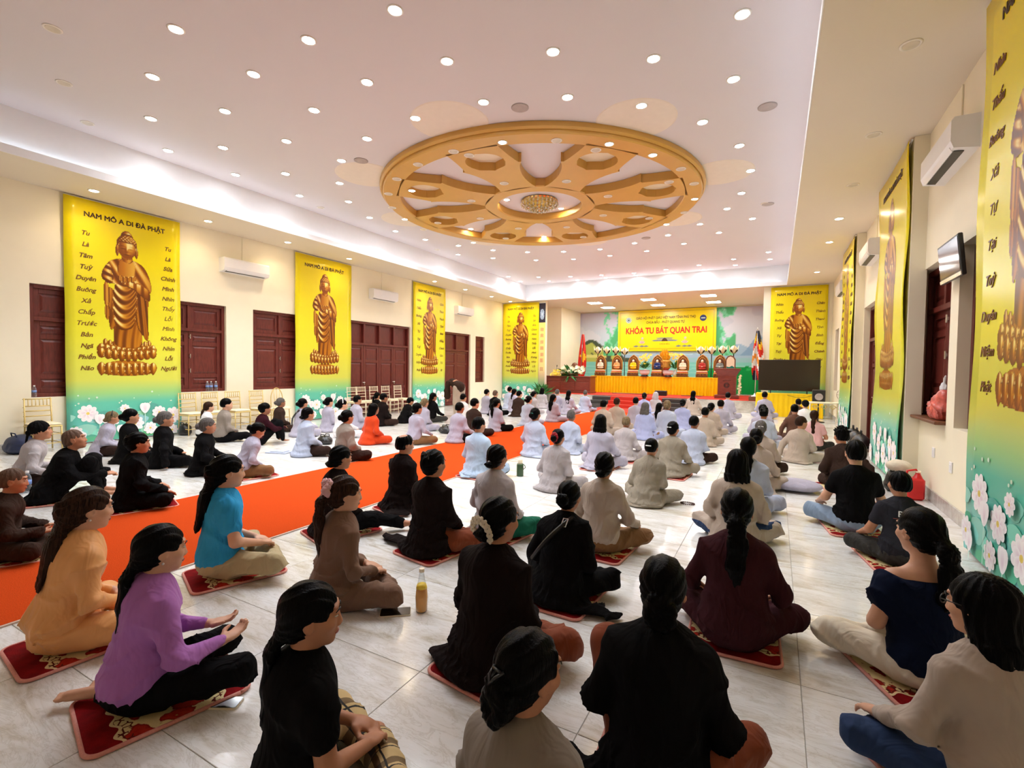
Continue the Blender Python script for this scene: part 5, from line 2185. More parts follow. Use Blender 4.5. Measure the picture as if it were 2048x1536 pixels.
RB, SHT, TEE = 'robe', 'shirt', 'tee'
near = [
    dict(hx=178, hy=972, H=.85, yaw=-6, top=(SHT, 'peach'), pants='peach', hair='half', hmat='hair_brown', skin='skin_fair', lean=.20, arms='lap', hdy=-.10, label='person in peach satin blouse and trousers at the edge of the orange carpet', mat='red and cream floral mat under the person in peach satin', extra=earring, seed=1),
    dict(hx=322, hy=1047, H=.80, yaw=-14, top=(SHT, 'purple'), pants='black', legs='side', arms='palm', hair='low', lean=.17, skin='skin_fair', hdy=-.02, fh=True, label='person in light purple shirt holding both palms open', mat='dark red floral mat under the person in purple shirt', extra=earring, seed=2),
    dict(hx=622, hy=1163, H=.80, yaw=-22, top=(TEE, 'black'), pants='plaid', hair='low', lean=.10, hdy=-.35, skin='skin', fh=True, label='person in black tee shirt and beige plaid trousers', seed=3),
    dict(hx=1062, hy=1258, H=.81, yaw=-8, top=(TEE, 'taupe'), pants='dkgrey', hair='braidbun', lean=.14, hdy=-.25, hp=.12, clip=('claw', 'black'), label='person in grey tee shirt cut by the bottom picture edge', seed=4),
    dict(hx=1328, hy=1110, H=.84, yaw=4, top=(RB, 'black'), pants='rust', legs='upleft', arms='wide', hair='braidbun', lean=.18, clip=('ring', 'black'), tail=(-.36, -.02), label='person in black robe with one rust trousered knee raised', mat='red floral mat under the person with raised rust knee', skirt=False, seed=5),
    dict(hx=1475, hy=975, H=.87, yaw=3, top=(SHT, 'winedark'), pants='winedark', arms='knee', hair='ponytail', lean=.14, label='person in dark wine red blouse and trousers with long ponytail', mat='floral mat under the person in dark wine red', moff=.18, seed=6),
    dict(hx=1000, hy=992, H=.865, yaw=-8, top=(RB, 'blackbrown'), pants='rust', hair='lowbun', clip=('flowers', 'cl_cream'), hdy=-.18, lean=.16, tail=(-.22, -.06), label='person in near black robe with cream flower scrunchie', mat='red and cream mat under the person with flower scrunchie', skirt=False, seed=7),
    dict(hx=690, hy=950, H=.84, yaw=-24, top=(SHT, 'coffee'), pants='coffee', hair='ponytail', hmat='hair_brown', clip=('scrunchie', 'cl_pink'), hdy=-.15, lean=.12, skin='skin_fair', fh=True, label='person in coffee brown suit with pink scrunchie', seed=8),
    dict(hx=455, hy=908, H=.88, yaw=-20, top=(TEE, 'blue'), pants='khaki', hair='half', lean=.08, skin='skin_fair', hdy=-.05, hmat='hair', fh=True, label='person in bright blue tee shirt and khaki trousers', mat='red floral mat under the person in bright blue', seed=9),
    dict(hx=868, hy=898, H=.85, yaw=-10, top=(RB, 'blackbrown'), pants='rust', hair='clip', clip=('spikes', 'black'), lean=.08, tail=(-.40, -.02), label='person in black brown robe with spiky black hair clip', mat='red floral mat under the person with spiky hair clip', skirt=False, seed=10),
    dict(hx=1140, hy=960, H=.76, yaw=-2, top=(RB, 'black'), pants='black', hair='bun', clip=('bar', 'black'), lean=.34, arms='wide', tail=(.34, -.06), label='person in black robe with a bag strap and metal buckle across the back', mat='red floral mat under the person with the bag strap', skirt=False, extra=strap, seed=11),
    dict(hx=1210, hy=903, H=.83, yaw=-4, top=(SHT, 'beige'), pants='tanpants', hair='lowbun', arms='knee', lean=.16, hdy=.1, label='person in beige grey shirt and tan trousers in front of the bag strap', mat='red floral mat under the person in beige and tan', seed=12),
    dict(hx=1842, hy=1015, H=.86, yaw=24, top=('puff', 'navy'), pants='cream', hair='ponytail', lean=.12, hdy=.12, skin='skin_fair', label='person in off shoulder navy blouse and cream trousers', mat='dark red mat under the person in navy blouse', seed=13),
    dict(hx=1968, hy=1148, H=.82, yaw=30, top=(SHT, 'beige'), pants='denim', hair='bob', hmat='hair', lean=.16, hdy=.42, skin='skin_fair', legs='cross', arms='knee', label='person in beige shirt and blue trousers wearing glasses, cut by the right edge', mat='red mat under the person with glasses', extra=glasses, seed=14),
    dict(hx=1800, hy=942, H=.74, yaw=10, top=(TEE, 'charcoal'), pants='dkgrey', hair='short', lean=.18, arms='knee', hdy=.1, label='person in speckled charcoal tee shirt with white letters on the back', mat='red and cream mat under the person in lettered tee shirt', extra=shirt_text, seed=15),
    dict(hx=1712, hy=880, H=.88, yaw=8, top=(TEE, 'black'), pants='paleden', hair='short', lean=.10, arms='knee', skin='skin_fair', label='person in black polo shirt and pale jeans by the right wall', mat='red mat under the person in black polo shirt', seed=16),
    dict(hx=1683, hy=855, H=.80, yaw=14, top=(RB, 'brown'), pants='brown', legs='kneel', hair='messy', lean=.32, arms='propright', hdy=.15, skirt=False, label='person kneeling in dark brown robe with tousled hair', mat='red mat under the kneeling person in brown', seed=17),
    dict(hx=1476, hy=898, H=.85, yaw=2, top=(RB, 'beige'), pants='denim', hair='bob', lean=.10, arms='wide', label='person in beige robe with bobbed hair behind the wine red one', seed=18),
    dict(hx=682, hy=890, H=.80, yaw=-18, top=(RB, 'blackbrown'), pants='black', legs='out', arms='wide', hair='lowbun', clip=('bar', 'black'), lean=.16, skirt=False, fh=True, label='person in black robe with bare feet stretched out beside the carpet', mat='white and red mat under the person with bare feet stretched out', seed=19),
    dict(hx=810, hy=868, H=.80, yaw=-14, top=(RB, 'blackbrown'), pants='black', hair='thin', lean=.12, hdy=-.25, label='person in black robe with thinning crown sitting at the orange carpet', seed=20, mat='red mat under the person with thinning crown'),
    dict(hx=995, hy=888, H=.84, yaw=-8, top=(RB, 'grey'), pants='teal', hair='lowbun', lean=.14, clip=('ring', 'steel'), skirt=False, arms='wide', label='person in pale grey robe and dark green trousers', mat='red mat under the person in dark green trousers', seed=21),
    dict(hx=277, hy=864, H=.80, yaw=-18, top=(RB, 'black'), pants='black', hair='clip', lean=.14, arms='knee', hdy=-.1, skirt=False, fh=True, label='person in loose black suit with crossed legs left of the orange carpet', mat='white edged mat under the person in loose black suit', seed=22),
    dict(hx=142, hy=859, H=.78, yaw=-28, top=(RB, 'black'), pants='black', legs='hug', arms='hug', hair='crop', hmat='hair_bald', lean=.42, hp=-.25, w=1.15, skirt=False, label='person in black with close cropped head, hunched over raised knees', mat='red mat under the hunched person in black', seed=23),
    dict(hx=77, hy=842, H=.82, yaw=-22, top=(SHT, 'grey'), pants='darkbrown', hair='scarf', hmat='cl_black', lean=.30, hp=-.12, arms='knee', label='person in grey shirt with black headscarf and brown trousers', seed=24),
    dict(hx=26, hy=936, H=.70, yaw=-24, top=(RB, 'brown'), pants='brown', hair='crop', hmat='hair_bald', lean=.20, arms='palm', skirt=False, skin='skin', fh=True, label='small person with shaved head and brown robe, cut by the left edge', mat='red floral mat under the small person in brown', seed=25),
    dict(hx=-48, hy=903, H=.74, yaw=-20, top=(RB, 'brown'), pants='brown', hair='short', lean=.1, label='person in brown robe behind the small one, mostly outside the frame', seed=26),
]
for d in near:
    seat(lod=0, face=True, z=.017 if d.get('mat') else 0.0, **d)

G = 'grey'
mid = [
    # left of the carpet
    (226, 822, .74, -24, (RB, 'lilac'), 'lowbun', 'person in lilac robe with dark glasses pushed up, by the first lotus banner', dict(hmat='hair_fair', lean=.34, clip=('band', 'black'), pants='darkbrown')),
    (262, 817, .84, -20, (RB, 'black'), 'bun', 'person in black robe nearest before the lotus banner, left of two', dict(pants='black')),
    (331, 822, .84, -18, (RB, 'black'), 'bun', 'person in black robe propping one hand on the floor before the banner', dict(hmat='hair_grey', arms='propright', pants='black', skirt=False)),
    (416, 835, .80, -40, (RB, 'black'), 'bun', 'person in black robe turned aside, tail of robe on the floor', dict(hmat='hair_grey', lean=.14, pants='black')),
    (418, 803, .77, -14, (SHT, 'white'), 'low', 'person in white shirt with brown tinted ponytail by the wall chairs', dict(hmat='hair_brown', pants='black')),
    (453, 796, .88, -14, (SHT, 'taupe'), 'short', 'person in grey shirt and black trousers by the wall chairs', dict(pants='black', legs='out')),
    (531, 805, .82, -18, (SHT, 'maroon'), 'clip', 'person in maroon jumper hugging the knees', dict(pants='black', legs='hug', arms='hug', lean=.24)),
    (562, 795, .80, -14, (RB, 'brown'), 'bun', 'person in dark brown robe beside the round backed chair', dict(hmat='hair_grey', pants='brown')),
    (524, 846, .72, -14, (SHT, 'lilac'), 'bun', 'person in pinkish grey shirt with bowed head and tan trousers', dict(lean=.38, hp=.45, pants='tanpants', mat='red mat under the person with bowed head')),
    (606, 796, .84, -14, (RB, 'lilac'), 'bun', 'person in lilac robe with a dark bag strap before the second banner', dict(extra=strap, pants='grey')),
    (616, 814, .84, -16, (RB, 'bluegrey'), 'lowbun', 'person in pale blue grey robe with brown trousers and robe tail spread', dict(pants='darkbrown', lean=.12)),
    (658, 794, .82, -12, (RB, 'lilac'), 'bun', 'person in grey lilac robe before the middle of the second banner', {}),
    (685, 798, .84, -14, (SHT, 'white'), 'bun', 'person in white shirt with a white hair band', dict(clip=('band', 'white'), pants='white')),
    (695, 819, .84, -14, (RB, 'taupe'), 'bun', 'person in taupe robe with wide sleeves left of the orange robe', dict(pants='darkbrown', arms='wide')),
    (715, 790, .84, -12, (RB, 'lilac'), 'short', 'person in lilac grey robe by the wooden double doors', {}),
    (748, 806, .82, -14, (RB, 'orange'), 'bob', 'person in bright orange robe with bobbed hair', dict(pants='orange')),
    (755, 784, .80, -12, (RB, 'black'), 'ponytail', 'person in black with high ponytail before the wooden doors', dict(pants='black')),
    (768, 786, .86, -14, (RB, 'blackbrown'), 'short', 'person in dark brown suit with leg stretched behind the orange robe', dict(pants='darkbrown', skirt=False)),
    (824, 795, .70, -16, (RB, 'black'), 'clip', 'person in black bending far forward before the wooden doors', dict(lean=.50, hp=.3, pants='black')),
    (835, 805, .84, -12, (SHT, 'lilac'), 'lowbun', 'person in pale mauve shirt with tan trousers right of the orange robe', dict(pants='tanpants')),
    (850, 796, .80, -12, (RB, 'lilac'), 'bun', 'person in lilac robe with coppery hair', dict(hmat='hair_fair', lean=.2)),
    (867, 785, .84, -14, (SHT, 'black'), 'long', 'person in black jacket and grey trousers before the third banner', dict(pants='dkgrey')),
    (920, 804, .84, -10, (RB, 'lilac'), 'short', 'person in lilac robe with short hair left of the carpet, behind a white shirt', dict(pants='black', skirt=False)),
    (927, 787, .82, -10, (SHT, 'white'), 'short', 'person in white shirt beside the bowing standing person', dict(pants='beige')),
    (950, 796, .87, -10, (RB, 'brown'), 'short', 'person in dark brown robe next to the white shirt', dict(pants='brown')),
    (993, 797, .81, -12, (RB, 'lilac'), 'ponytail', 'person in pale mauve robe with dark ponytail at the far carpet edge', dict(pants='black', skirt=False)),
    (974, 778, .84, -8, (RB, 'lilac'), 'short', 'person in lilac robe by the far left window', {}),
    (991, 780, .84, -8, (RB, 'black'), 'crop', 'person in black robe left of the far banner', dict(hmat='hair_bald')),
    (1020, 773, .86, -6, (RB, 'bluegrey'), 'short', 'person in pale blue robe right before the far left banner', {}),
    (1029, 777, .84, -8, (RB, 'lilac'), 'low', 'person with long dark ponytail before the far left banner', {}),
    (1039, 781, .84, -6, (RB, 'brown'), 'short', 'person in dark brown robe with back to us in the far left rows', dict(pants='brown')),
    (1058, 791, .82, -8, (RB, 'bluegrey'), 'bun', 'person in pale blue robe with hair clip at the far carpet edge', dict(clip=('bar', 'white'))),
    (1068, 782, .79, -20, (RB, 'grey'), 'bun', 'person in grey robe looking aside by the far banner', {}),
    (1085, 775, .82, -4, (RB, 'grey'), 'bob', 'person in grey robe with loose bobbed hair below the dark plant', {}),
    (1107, 788, .82, -14, (RB, 'lilac'), 'long', 'person with long dark hair leaning right at the far carpet edge', {}),
    (1115, 778, .84, -6, (RB, 'lilac'), 'crop', 'person in mauve robe with greying head before the desk', dict(hmat='hair_grey')),
    (1138, 780, .84, -4, (RB, 'lilac'), 'long', 'person with long black hair before the wooden desk', {}),
    (1171, 780, .80, -6, (RB, 'bluegrey'), 'crop', 'person in pale lilac robe with white hair before the stage', dict(hmat='hair_grey', pants='black')),
    # right of the carpet, middle rows
    (958, 833, .84, -6, (RB, 'paleblue'), 'short', 'person in light blue robe at the right edge of the orange carpet', dict(pants='black', mat='red mat under the person in light blue robe')),
    (1071, 815, .86, -8, (RB, 'bluegrey'), 'bun', 'person in pale robe with sleeve swung wide, at the carpet edge', dict(arms='wide', clip=('bar', 'teal_plastic'))),
    (1117, 857, .78, -6, (RB, 'grey'), 'bun', 'person in grey robe with a red flower in the hair', dict(clip=('redflower', 'cl_maroonred'), lean=.22)),
    (1143, 819, .80, -8, (RB, 'bluegrey'), 'crop', 'person in grey blue robe with balding crown at the carpet edge', dict(hmat='hair_grey', lean=.2)),
    (1202, 828, .84, -2, (RB, 'lilac'), 'bob', 'person in lilac grey robe with bobbed hair, centre of the rows', dict(mat='red mat under the person with bobbed hair')),
    (1253, 832, .74, -4, (RB, 'grey'), 'crop', 'person in pale grey robe with fair hair', dict(hmat='hair_fair', lean=.28, mat='red mat under the fair haired person')),
    (1291, 804, .84, -2, (RB, 'blueviolet'), 'bob', 'person in blue violet robe with greying bob', dict(hmat='hair_grey', pants='tanpants')),
    (1304, 876, .75, -6, (RB, 'olive'), 'short', 'person in olive grey robe with white hair clip and prayer beads', dict(lean=.34, clip=('bar', 'white'), mat=None)),
    (1347, 842, .79, -4, (RB, 'olive'), 'clip', 'person in olive grey robe with wide sleeves behind the prayer beads', dict(lean=.24, clip=('bar', 'white'), mat='pink and red mat under the olive robe with wide sleeves')),
    (1389, 831, .80, -2, (RB, 'bluegrey'), 'short', 'person in blue grey shirt robe with dark brown trousers', dict(pants='darkbrown', lean=.18, skirt=False)),
    (1411, 814, .80, -4, (RB, 'beige'), 'short', 'person in beige grey robe right of the blue grey one', dict(lean=.2)),
    (1423, 805, .80, -4, (RB, 'beige'), 'bun', 'person in beige robe with a shiny hair clip in the right rows', dict(clip=('ring', 'steel'))),
    (1442, 799, .84, -4, (RB, 'lilac'), 'short', 'person in pale lilac robe at the right end of its row', {}),
    (1456, 784, .88, -6, (RB, 'lilac'), 'short', 'person in mauve robe at the front right before the marble stage', {}),
    (1208, 799, .84, -2, (RB, 'beige'), 'short', 'person in beige robe with dark cropped hair on the red carpet', {}),
    (1234, 795, .84, -2, (RB, 'beige'), 'short', 'person in beige robe with reddish hair on the red carpet', dict(hmat='hair_brown')),
    (1272, 794, .82, 0, (RB, 'lilac'), 'short', 'person in mauve grey robe just before the stage steps', {}),
    (1289, 785, .82, -4, (RB, 'blueviolet'), 'bun', 'person in light blue robe in the front row at the steps', {}),
    (1312, 784, .80, 0, (RB, 'grey'), 'veil', 'person under a pale grey head veil in the front row', dict(hmat='cl_grey', lean=.2)),
    (1319, 805, .77, -8, (RB, 'lilac'), 'long', 'person with long black hair in the middle of the right rows', {}),
    (1335, 800, .86, -2, (RB, 'bluegrey'), 'bun', 'person in pale lilac robe with fair knotted hair', dict(hmat='hair_fair')),
    (1366, 798, .80, 0, (RB, 'blueviolet'), 'bun', 'person in sky blue robe bending over before the steps', dict(lean=.22)),
    (1387, 781, .86, -2, (RB, 'beige'), 'long', 'person in beige robe with long black hair before the altar', {}),
    (1497, 873, .84, 0, (RB, 'bluegrey'), 'low', 'person in blue grey robe hidden behind the bobbed beige robe', {}),
    (1513, 856, .82, -2, (RB, 'beige'), 'bun', 'person in beige robe second in the right hand column', {}),
    (1522, 840, .82, -4, (RB, 'beige'), 'bun', 'person with white hair clip in the right hand column', dict(clip=('bar', 'white'), hmat='hair_grey', pants='brown')),
    (1528, 815, .84, -2, (RB, 'bluegrey'), 'messy', 'person with upswept black hair in the right hand column', dict(clip=('spikes', 'black'))),
    (1526, 808, .86, 0, (RB, 'lilac'), 'bun', 'person in lilac robe nearest behind the one before the black screen', {}),
    (1530, 783, .90, 0, (RB, 'lilac'), 'short', 'person in lilac grey shirt right before the yellow screen table', {}),
    (1603, 832, .80, -24, (RB, 'beige'), 'short', 'person in beige robe leaning back on one arm and looking aside', dict(hmat='hair_brown', lean=.05, side=.1, arms='prop', hdy=-.6)),
    (1590, 808, .84, 4, (SHT, 'brownrobe'), 'short', 'person in brown shirt at the right before the screen table', dict(pants='brownrobe', arms='prop')),
    (1611, 800, .82, 0, (SHT, 'white'), 'cap', 'person in white shirt with a black cap', dict(hmat='cl_black', pants='dkgrey')),
    (1597, 797, .80, 0, (SHT, 'brownrobe'), 'short', 'person mostly hidden behind the black cap near the screen table', {}),
    (1629, 820, .80, -4, (TEE, 'pink'), 'low', 'person in pink tee shirt with short ponytail', dict(hmat='hair_brown', pants='dkgrey')),
]
M['teal_plastic'] = pbr('teal_plastic', srgb(20, 120, 110), .3)
M['cl_maroonred'] = cloth('red_petals', srgb(150, 16, 34), .6)
for i, (hx, hy, H, yaw, top, hair, label, kw) in enumerate(mid):
    kw = dict(kw)
    rg = random.Random(i * 7 + 1)
    g0 = fl(hx, hy, H)
    dist = math.hypot(g0[0], g0[1])
    lod = 1 if dist < 9.5 else 2
    kw.setdefault('lean', rg.choice((.08, .14, .20)))
    if top[0] == 'robe' and 'pants' in kw and 'skirt' not in kw:
        kw['skirt'] = rg.random() < .5
    elif 'pants' not in kw:
        kw['pants'] = None if top[0] == 'robe' else 'dkgrey'
    kw.setdefault('arms', rg.choice(('lap', 'wide', 'knee')))
    kw.setdefault('hdy', round(rg.choice((-.25, -.1, 0., .1)), 2))
    seat(hx, hy, H, yaw, top, label, hair=hair, lod=lod, face=hx < 900 and dist < 14, seed=i, skin=rg.choice(('skin', 'skin', 'skin_fair', 'skin_dark')), z=.017 if kw.get('mat') else 0., **kw)
# ================================================================== CHAIRS ALONG THE LEFT WALL
M['gold_chair'] = pbr('pale_gold_chair', srgb(214, 188, 120), .35, .25, var=.06)
M['white_chair'] = pbr('ivory_chair', srgb(232, 218, 190), .4, var=.04)
M['cushion'] = pbr('cream_cushion', srgb(240, 226, 196), .8, var=.03)


def chair_parts(mt):
    "ballroom chair: back posts, ladder rails and short spindles, legs, stretchers, seat, cushion (front towards +Y)"
    L = []
    for s in (-1, 1):
        b = MB()
        b.tube([(s * .185, -.20, 0), (s * .180, -.19, .45), (s * .175, -.225, .92)], [.011, .013, .011], 8)
        for z in (.12, .30, .52, .60, .68, .76, .90):
            b.tube([(s * .18, -.195 - .035 * max(0, z - .45) / .47, z - .006), (s * .18, -.195 - .035 * max(0, z - .45) / .47, z + .006)], .016, 8)
        L.append(('back_post', b.mesh('back_post', mt, True), None))
        b = MB()
        b.tube([(s * .19, .20, 0), (s * .185, .19, .44)], [.010, .014], 8)
        for z in (.12, .30):
            b.tube([(s * .187, .195, z - .006), (s * .187, .195, z + .006)], .016, 8)
        L.append(('leg', b.mesh('leg', mt, True), None))
    b = MB()
    for (z, y) in ((.90, -.224), (.775, -.214), (.69, -.209), (.60, -.203)):
        b.tube([(-.178, y, z), (.178, y, z)], .010, 8)
    L.append(('back_rail', b.mesh('back_rail', mt, True), None))
    for k in range(6):
        x = -.125 + .05 * k
        b = MB()
        b.tube([(x, -.216, .775), (x, -.224, .90)], .007, 6)
        L.append(('spindle', b.mesh('spindle', mt, True), None))
    b = MB()
    b.box(-.20, .20, -.20, .21, .42, .45, b=.01)
    L.append(('seat', b.mesh('seat', mt), None))
    b = MB()
    b.box(-.19, .19, -.185, .205, .45, .49, b=.018)
    L.append(('cushion', b.mesh('cushion', M['cushion']), None))
    b = MB()
    for z in (.14, .30):
        b.tube([(-.187, .195, z), (.187, .195, z)], .008, 6)
        b.tube([(-.185, -.197, z), (.185, -.197, z)], .008, 6)
        for s in (-1, 1):
            b.tube([(s * .186, -.197, z), (s * .186, .195, z)], .008, 6)
    L.append(('stretcher', b.mesh('stretcher', mt, True), None))
    return L


CH_GOLD, CH_IV = chair_parts(M['gold_chair']), chair_parts(M['white_chair'])


def chair(x, y, rz, label, group, parts):
    r = empty('ballroom_chair', (x, y, 0), rz, label, 'chair', group)
    for nm, me, _ in parts:
        link(nm, me, r)
    return r


CX = -11.28
for (px, py, lb) in ((75, 794, 'gold ballroom chair with cream cushion alone under the leftmost window'), (374, 783, 'gold ballroom chair just right of the first banner, half hidden'), (419, 782, 'gold ballroom chair below the water bottles on the sill'), (465, 782, 'gold ballroom chair between the two windows'),
                     (512, 780, 'gold ballroom chair next to the round backed one')):
    y = on_x(px, py, CX - .22)[1]
    chair(CX, y, -PI / 2, lb, 'gold ballroom chairs along the wall', CH_GOLD)
for (px, py, lb) in ((703, 772, 'ivory ballroom chair partly behind the second banner edge'), (722, 771, 'ivory ballroom chair, first full one before the wooden doors'), (747, 771, 'ivory ballroom chair in the middle before the wooden doors'),
                     (770.5, 770, 'ivory ballroom chair fourth from the second banner'), (795, 769, 'ivory ballroom chair at the right end before the wooden doors')):
    y = on_x(px, py, CX - .22)[1]
    chair(CX, y, -PI / 2, lb, 'ivory ballroom chairs before the doors', CH_IV)
y = on_x(554, 772, CX - .2)[1]
r = empty('round_back_chair', (CX, y, 0), -PI / 2, 'gold chair with rounded hoop back left of the second banner', 'chair')
b = MB()
hoop = [(.17 * math.cos(t), -.21 - .02 * math.sin(t), .66 + .30 * math.sin(t)) for t in np.linspace(0, PI, 17)]
b.tube([(.17, -.19, 0), (.17, -.2, .45)] + hoop + [(-.17, -.2, .45), (-.17, -.19, 0)], .012, 8)
b.build('back_hoop', M['gold_chair'], r, True)
for k in range(3):
    x = -.07 + .07 * k
    b = MB()
    b.tube([(x * .5, -.2, .46), (x, -.21, .70), (x * 1.3, -.225, .93 - .03 * abs(k - 1))], .007, 6)
    b.build('spindle', M['gold_chair'], r, True)
b = MB()
b.lathe([(.20, .42), (.215, .44), (.20, .475), (.12, .49)], n=24)
b.build('seat', M['cushion'], r, True)
for s in (-1, 1):
    b = MB()
    b.tube([(s * .14, .14, 0), (s * .12, .12, .43)], .012, 8)
    b.build('leg', M['gold_chair'], r, True)
b = MB()
b.tube([(.16 * math.cos(t), .16 * math.sin(t), .20) for t in np.linspace(0, 2 * PI, 21)], .008, 6)
b.build('stretcher', M['gold_chair'], r, True)


# ================================================================== AIR CONDITIONERS
def aircon(loc, rz, label, pipe=.5):
    r = empty('air_conditioner', loc, rz, label, 'air conditioner', 'wall air conditioners')
    P = [(0, .0), (-.20, .03), (-.225, .10), (-.225, .30), (-.20, .335), (0, .335)]
    b = MB()
    b.prism(P, -.575, .575, lambda y, z, x: (x, y, z))
    b.build('body', M['plastic'], r)
    b = MB()
    b.prism([(-.185, .018), (-.212, .062), (-.218, .058), (-.192, .012)], -.50, .50, lambda y, z, x: (x, y, z))
    b.build('flap', M['plastic'], r)
    b = MB()
    b.prism([(-.10, .012), (-.178, .022), (-.180, .018), (-.10, .006)], -.50, .50, lambda y, z, x: (x, y, z))
    b.build('vent_slot', M['black'], r)
    b = MB()
    b.box(-.012, .012, -.016, 0, .34, .34 + pipe, b=.003)
    b.build('conduit', M['wall'], r)
    return r


for (y, z, lb) in ((7.33, 3.76, 'white wall air conditioner nearest on the left wall'), (12.13, 3.76, 'white wall air conditioner above the wooden double doors'), (16.85, 3.76, 'white wall air conditioner farthest on the left wall')):
    aircon((XL, y, z), PI / 2, lb, ZS - z - .35)
for (y, z, lb) in ((6.98, 3.79, 'large white air conditioner nearest on the right wall'), (11.95, 3.79, 'white air conditioner on the right wall beyond the second right banner'), (16.6, 3.77, 'white air conditioner farthest on the right wall')):
    aircon((XR, y, z), -PI / 2, lb, .55)

# small screen on the right wall
r = empty('wall_monitor', (XR - .03, 6.72, 2.55), -PI / 2 , 'small flat wall monitor tilted on a bracket between the right windows', 'monitor')
b = MB()
b.box(-.35, .35, -.075, -.035, 0, .42, b=.008)
b.build('housing', M['black'], r)
M['screen_glass'] = pbr('screen_glass', (.16, .15, .17), .07, spec=.9, var=.02)
b = MB()
b.box(-.325, .325, -.079, -.076, .055, .395)
b.build('screen', M['screen_glass'], r)
b = MB()
b.box(-.345, .345, -.08, -.072, .004, .04)
b.build('lower_bezel', M['steel'], r)
b = MB()
b.box(-.06, .06, -.035, .03, .12, .30)
b.build('bracket', M['black'], r)
r.rotation_euler = (math.radians(6), 0, -PI / 2)

# sockets
for (p, rz, lb) in ((on_x(1903, 935, XR), -PI / 2, 'white wall socket low on the right wall under the windows'), (on_x(1868, 905, XR), -PI / 2, 'pale wall switch plate left of the white socket'), (on_x(960, 785, XL), PI / 2, 'white wall socket under the far left window')):
    b = MB()
    b.box(-.045, .045, -.012, 0, -.06, .06, b=.004)
    b.box(-.022, .022, -.015, -.011, -.03, .03, b=.002)
    o = b.build('wall_socket', M['plastic'], None, loc=p, rz=rz)
    tag(o, lb, 'socket')

# ================================================================== STAGE FURNITURE
M['yellow_cloth'] = pbr('yellow_satin', srgb(252, 210, 0), .45, var=.04, scale=3, spec=.4)


def pleated(x0, x1, y0, y1, z0, z1, name, parent, pitch=.14, amp=.045):
    "gathered skirt around the front and sides of a table"
    path = []
    n = int((x1 - x0) / pitch * 6)
    path = [(x0, y1 - (y1 - y0) * k / 24, 0) for k in range(24)] + [(x0 + (x1 - x0) * k / n, y0, 1) for k in range(n + 1)] + [(x1, y0 + (y1 - y0) * k / 24, 2) for k in range(1, 25)]
    V, F = [], []
    rows = 7
    for j in range(rows):
        z = z1 + (z0 - z1) * j / (rows - 1)
        for i, (x, y, sd) in enumerate(path):
            a = amp * (.45 + .55 * j / (rows - 1)) * (math.sin(i * 2 * PI / 6) + .3 * math.sin(i * .37))
            if sd == 1:
                V.append((x, y - a - .02 * j / rows, z))
            else:
                V.append((x + (a if sd == 2 else -a), y, z))
    m_ = len(path)
    for j in range(rows - 1):
        for i in range(m_ - 1):
            F.append((j * m_ + i, j * m_ + i + 1, (j + 1) * m_ + i + 1, (j + 1) * m_ + i))
    return link(name, new_mesh(name, V, F, [M['yellow_cloth']], True), parent)


AY, AZ = 22.35, 1.26
alt = empty('altar_table', (-5.0, AY, SH), 0, 'long altar table wrapped in pleated yellow satin on the stage', 'table')
pleated(-2.86, 2.92, 0, .9, .016, AZ - SH, 'table_skirt', alt)
b = MB()
b.box(-2.87, 2.93, -.02, .9, AZ - SH - .02, AZ - SH + .006, b=.004)
b.build('table_top', M['yellow_cloth'], alt)
M['statue_wood'] = pbr('carved_brown_wood', srgb(112, 66, 36), .45, var=.25, scale=30, bump=.3, bscale=40)
M['gilt'] = pbr('gilt', srgb(206, 150, 66), .35, .4, var=.15, scale=20)
M['red_band'] = pbr('red_lacquer', srgb(176, 40, 30), .4)
M['ivory'] = pbr('ivory_paint', srgb(240, 226, 200), .5)


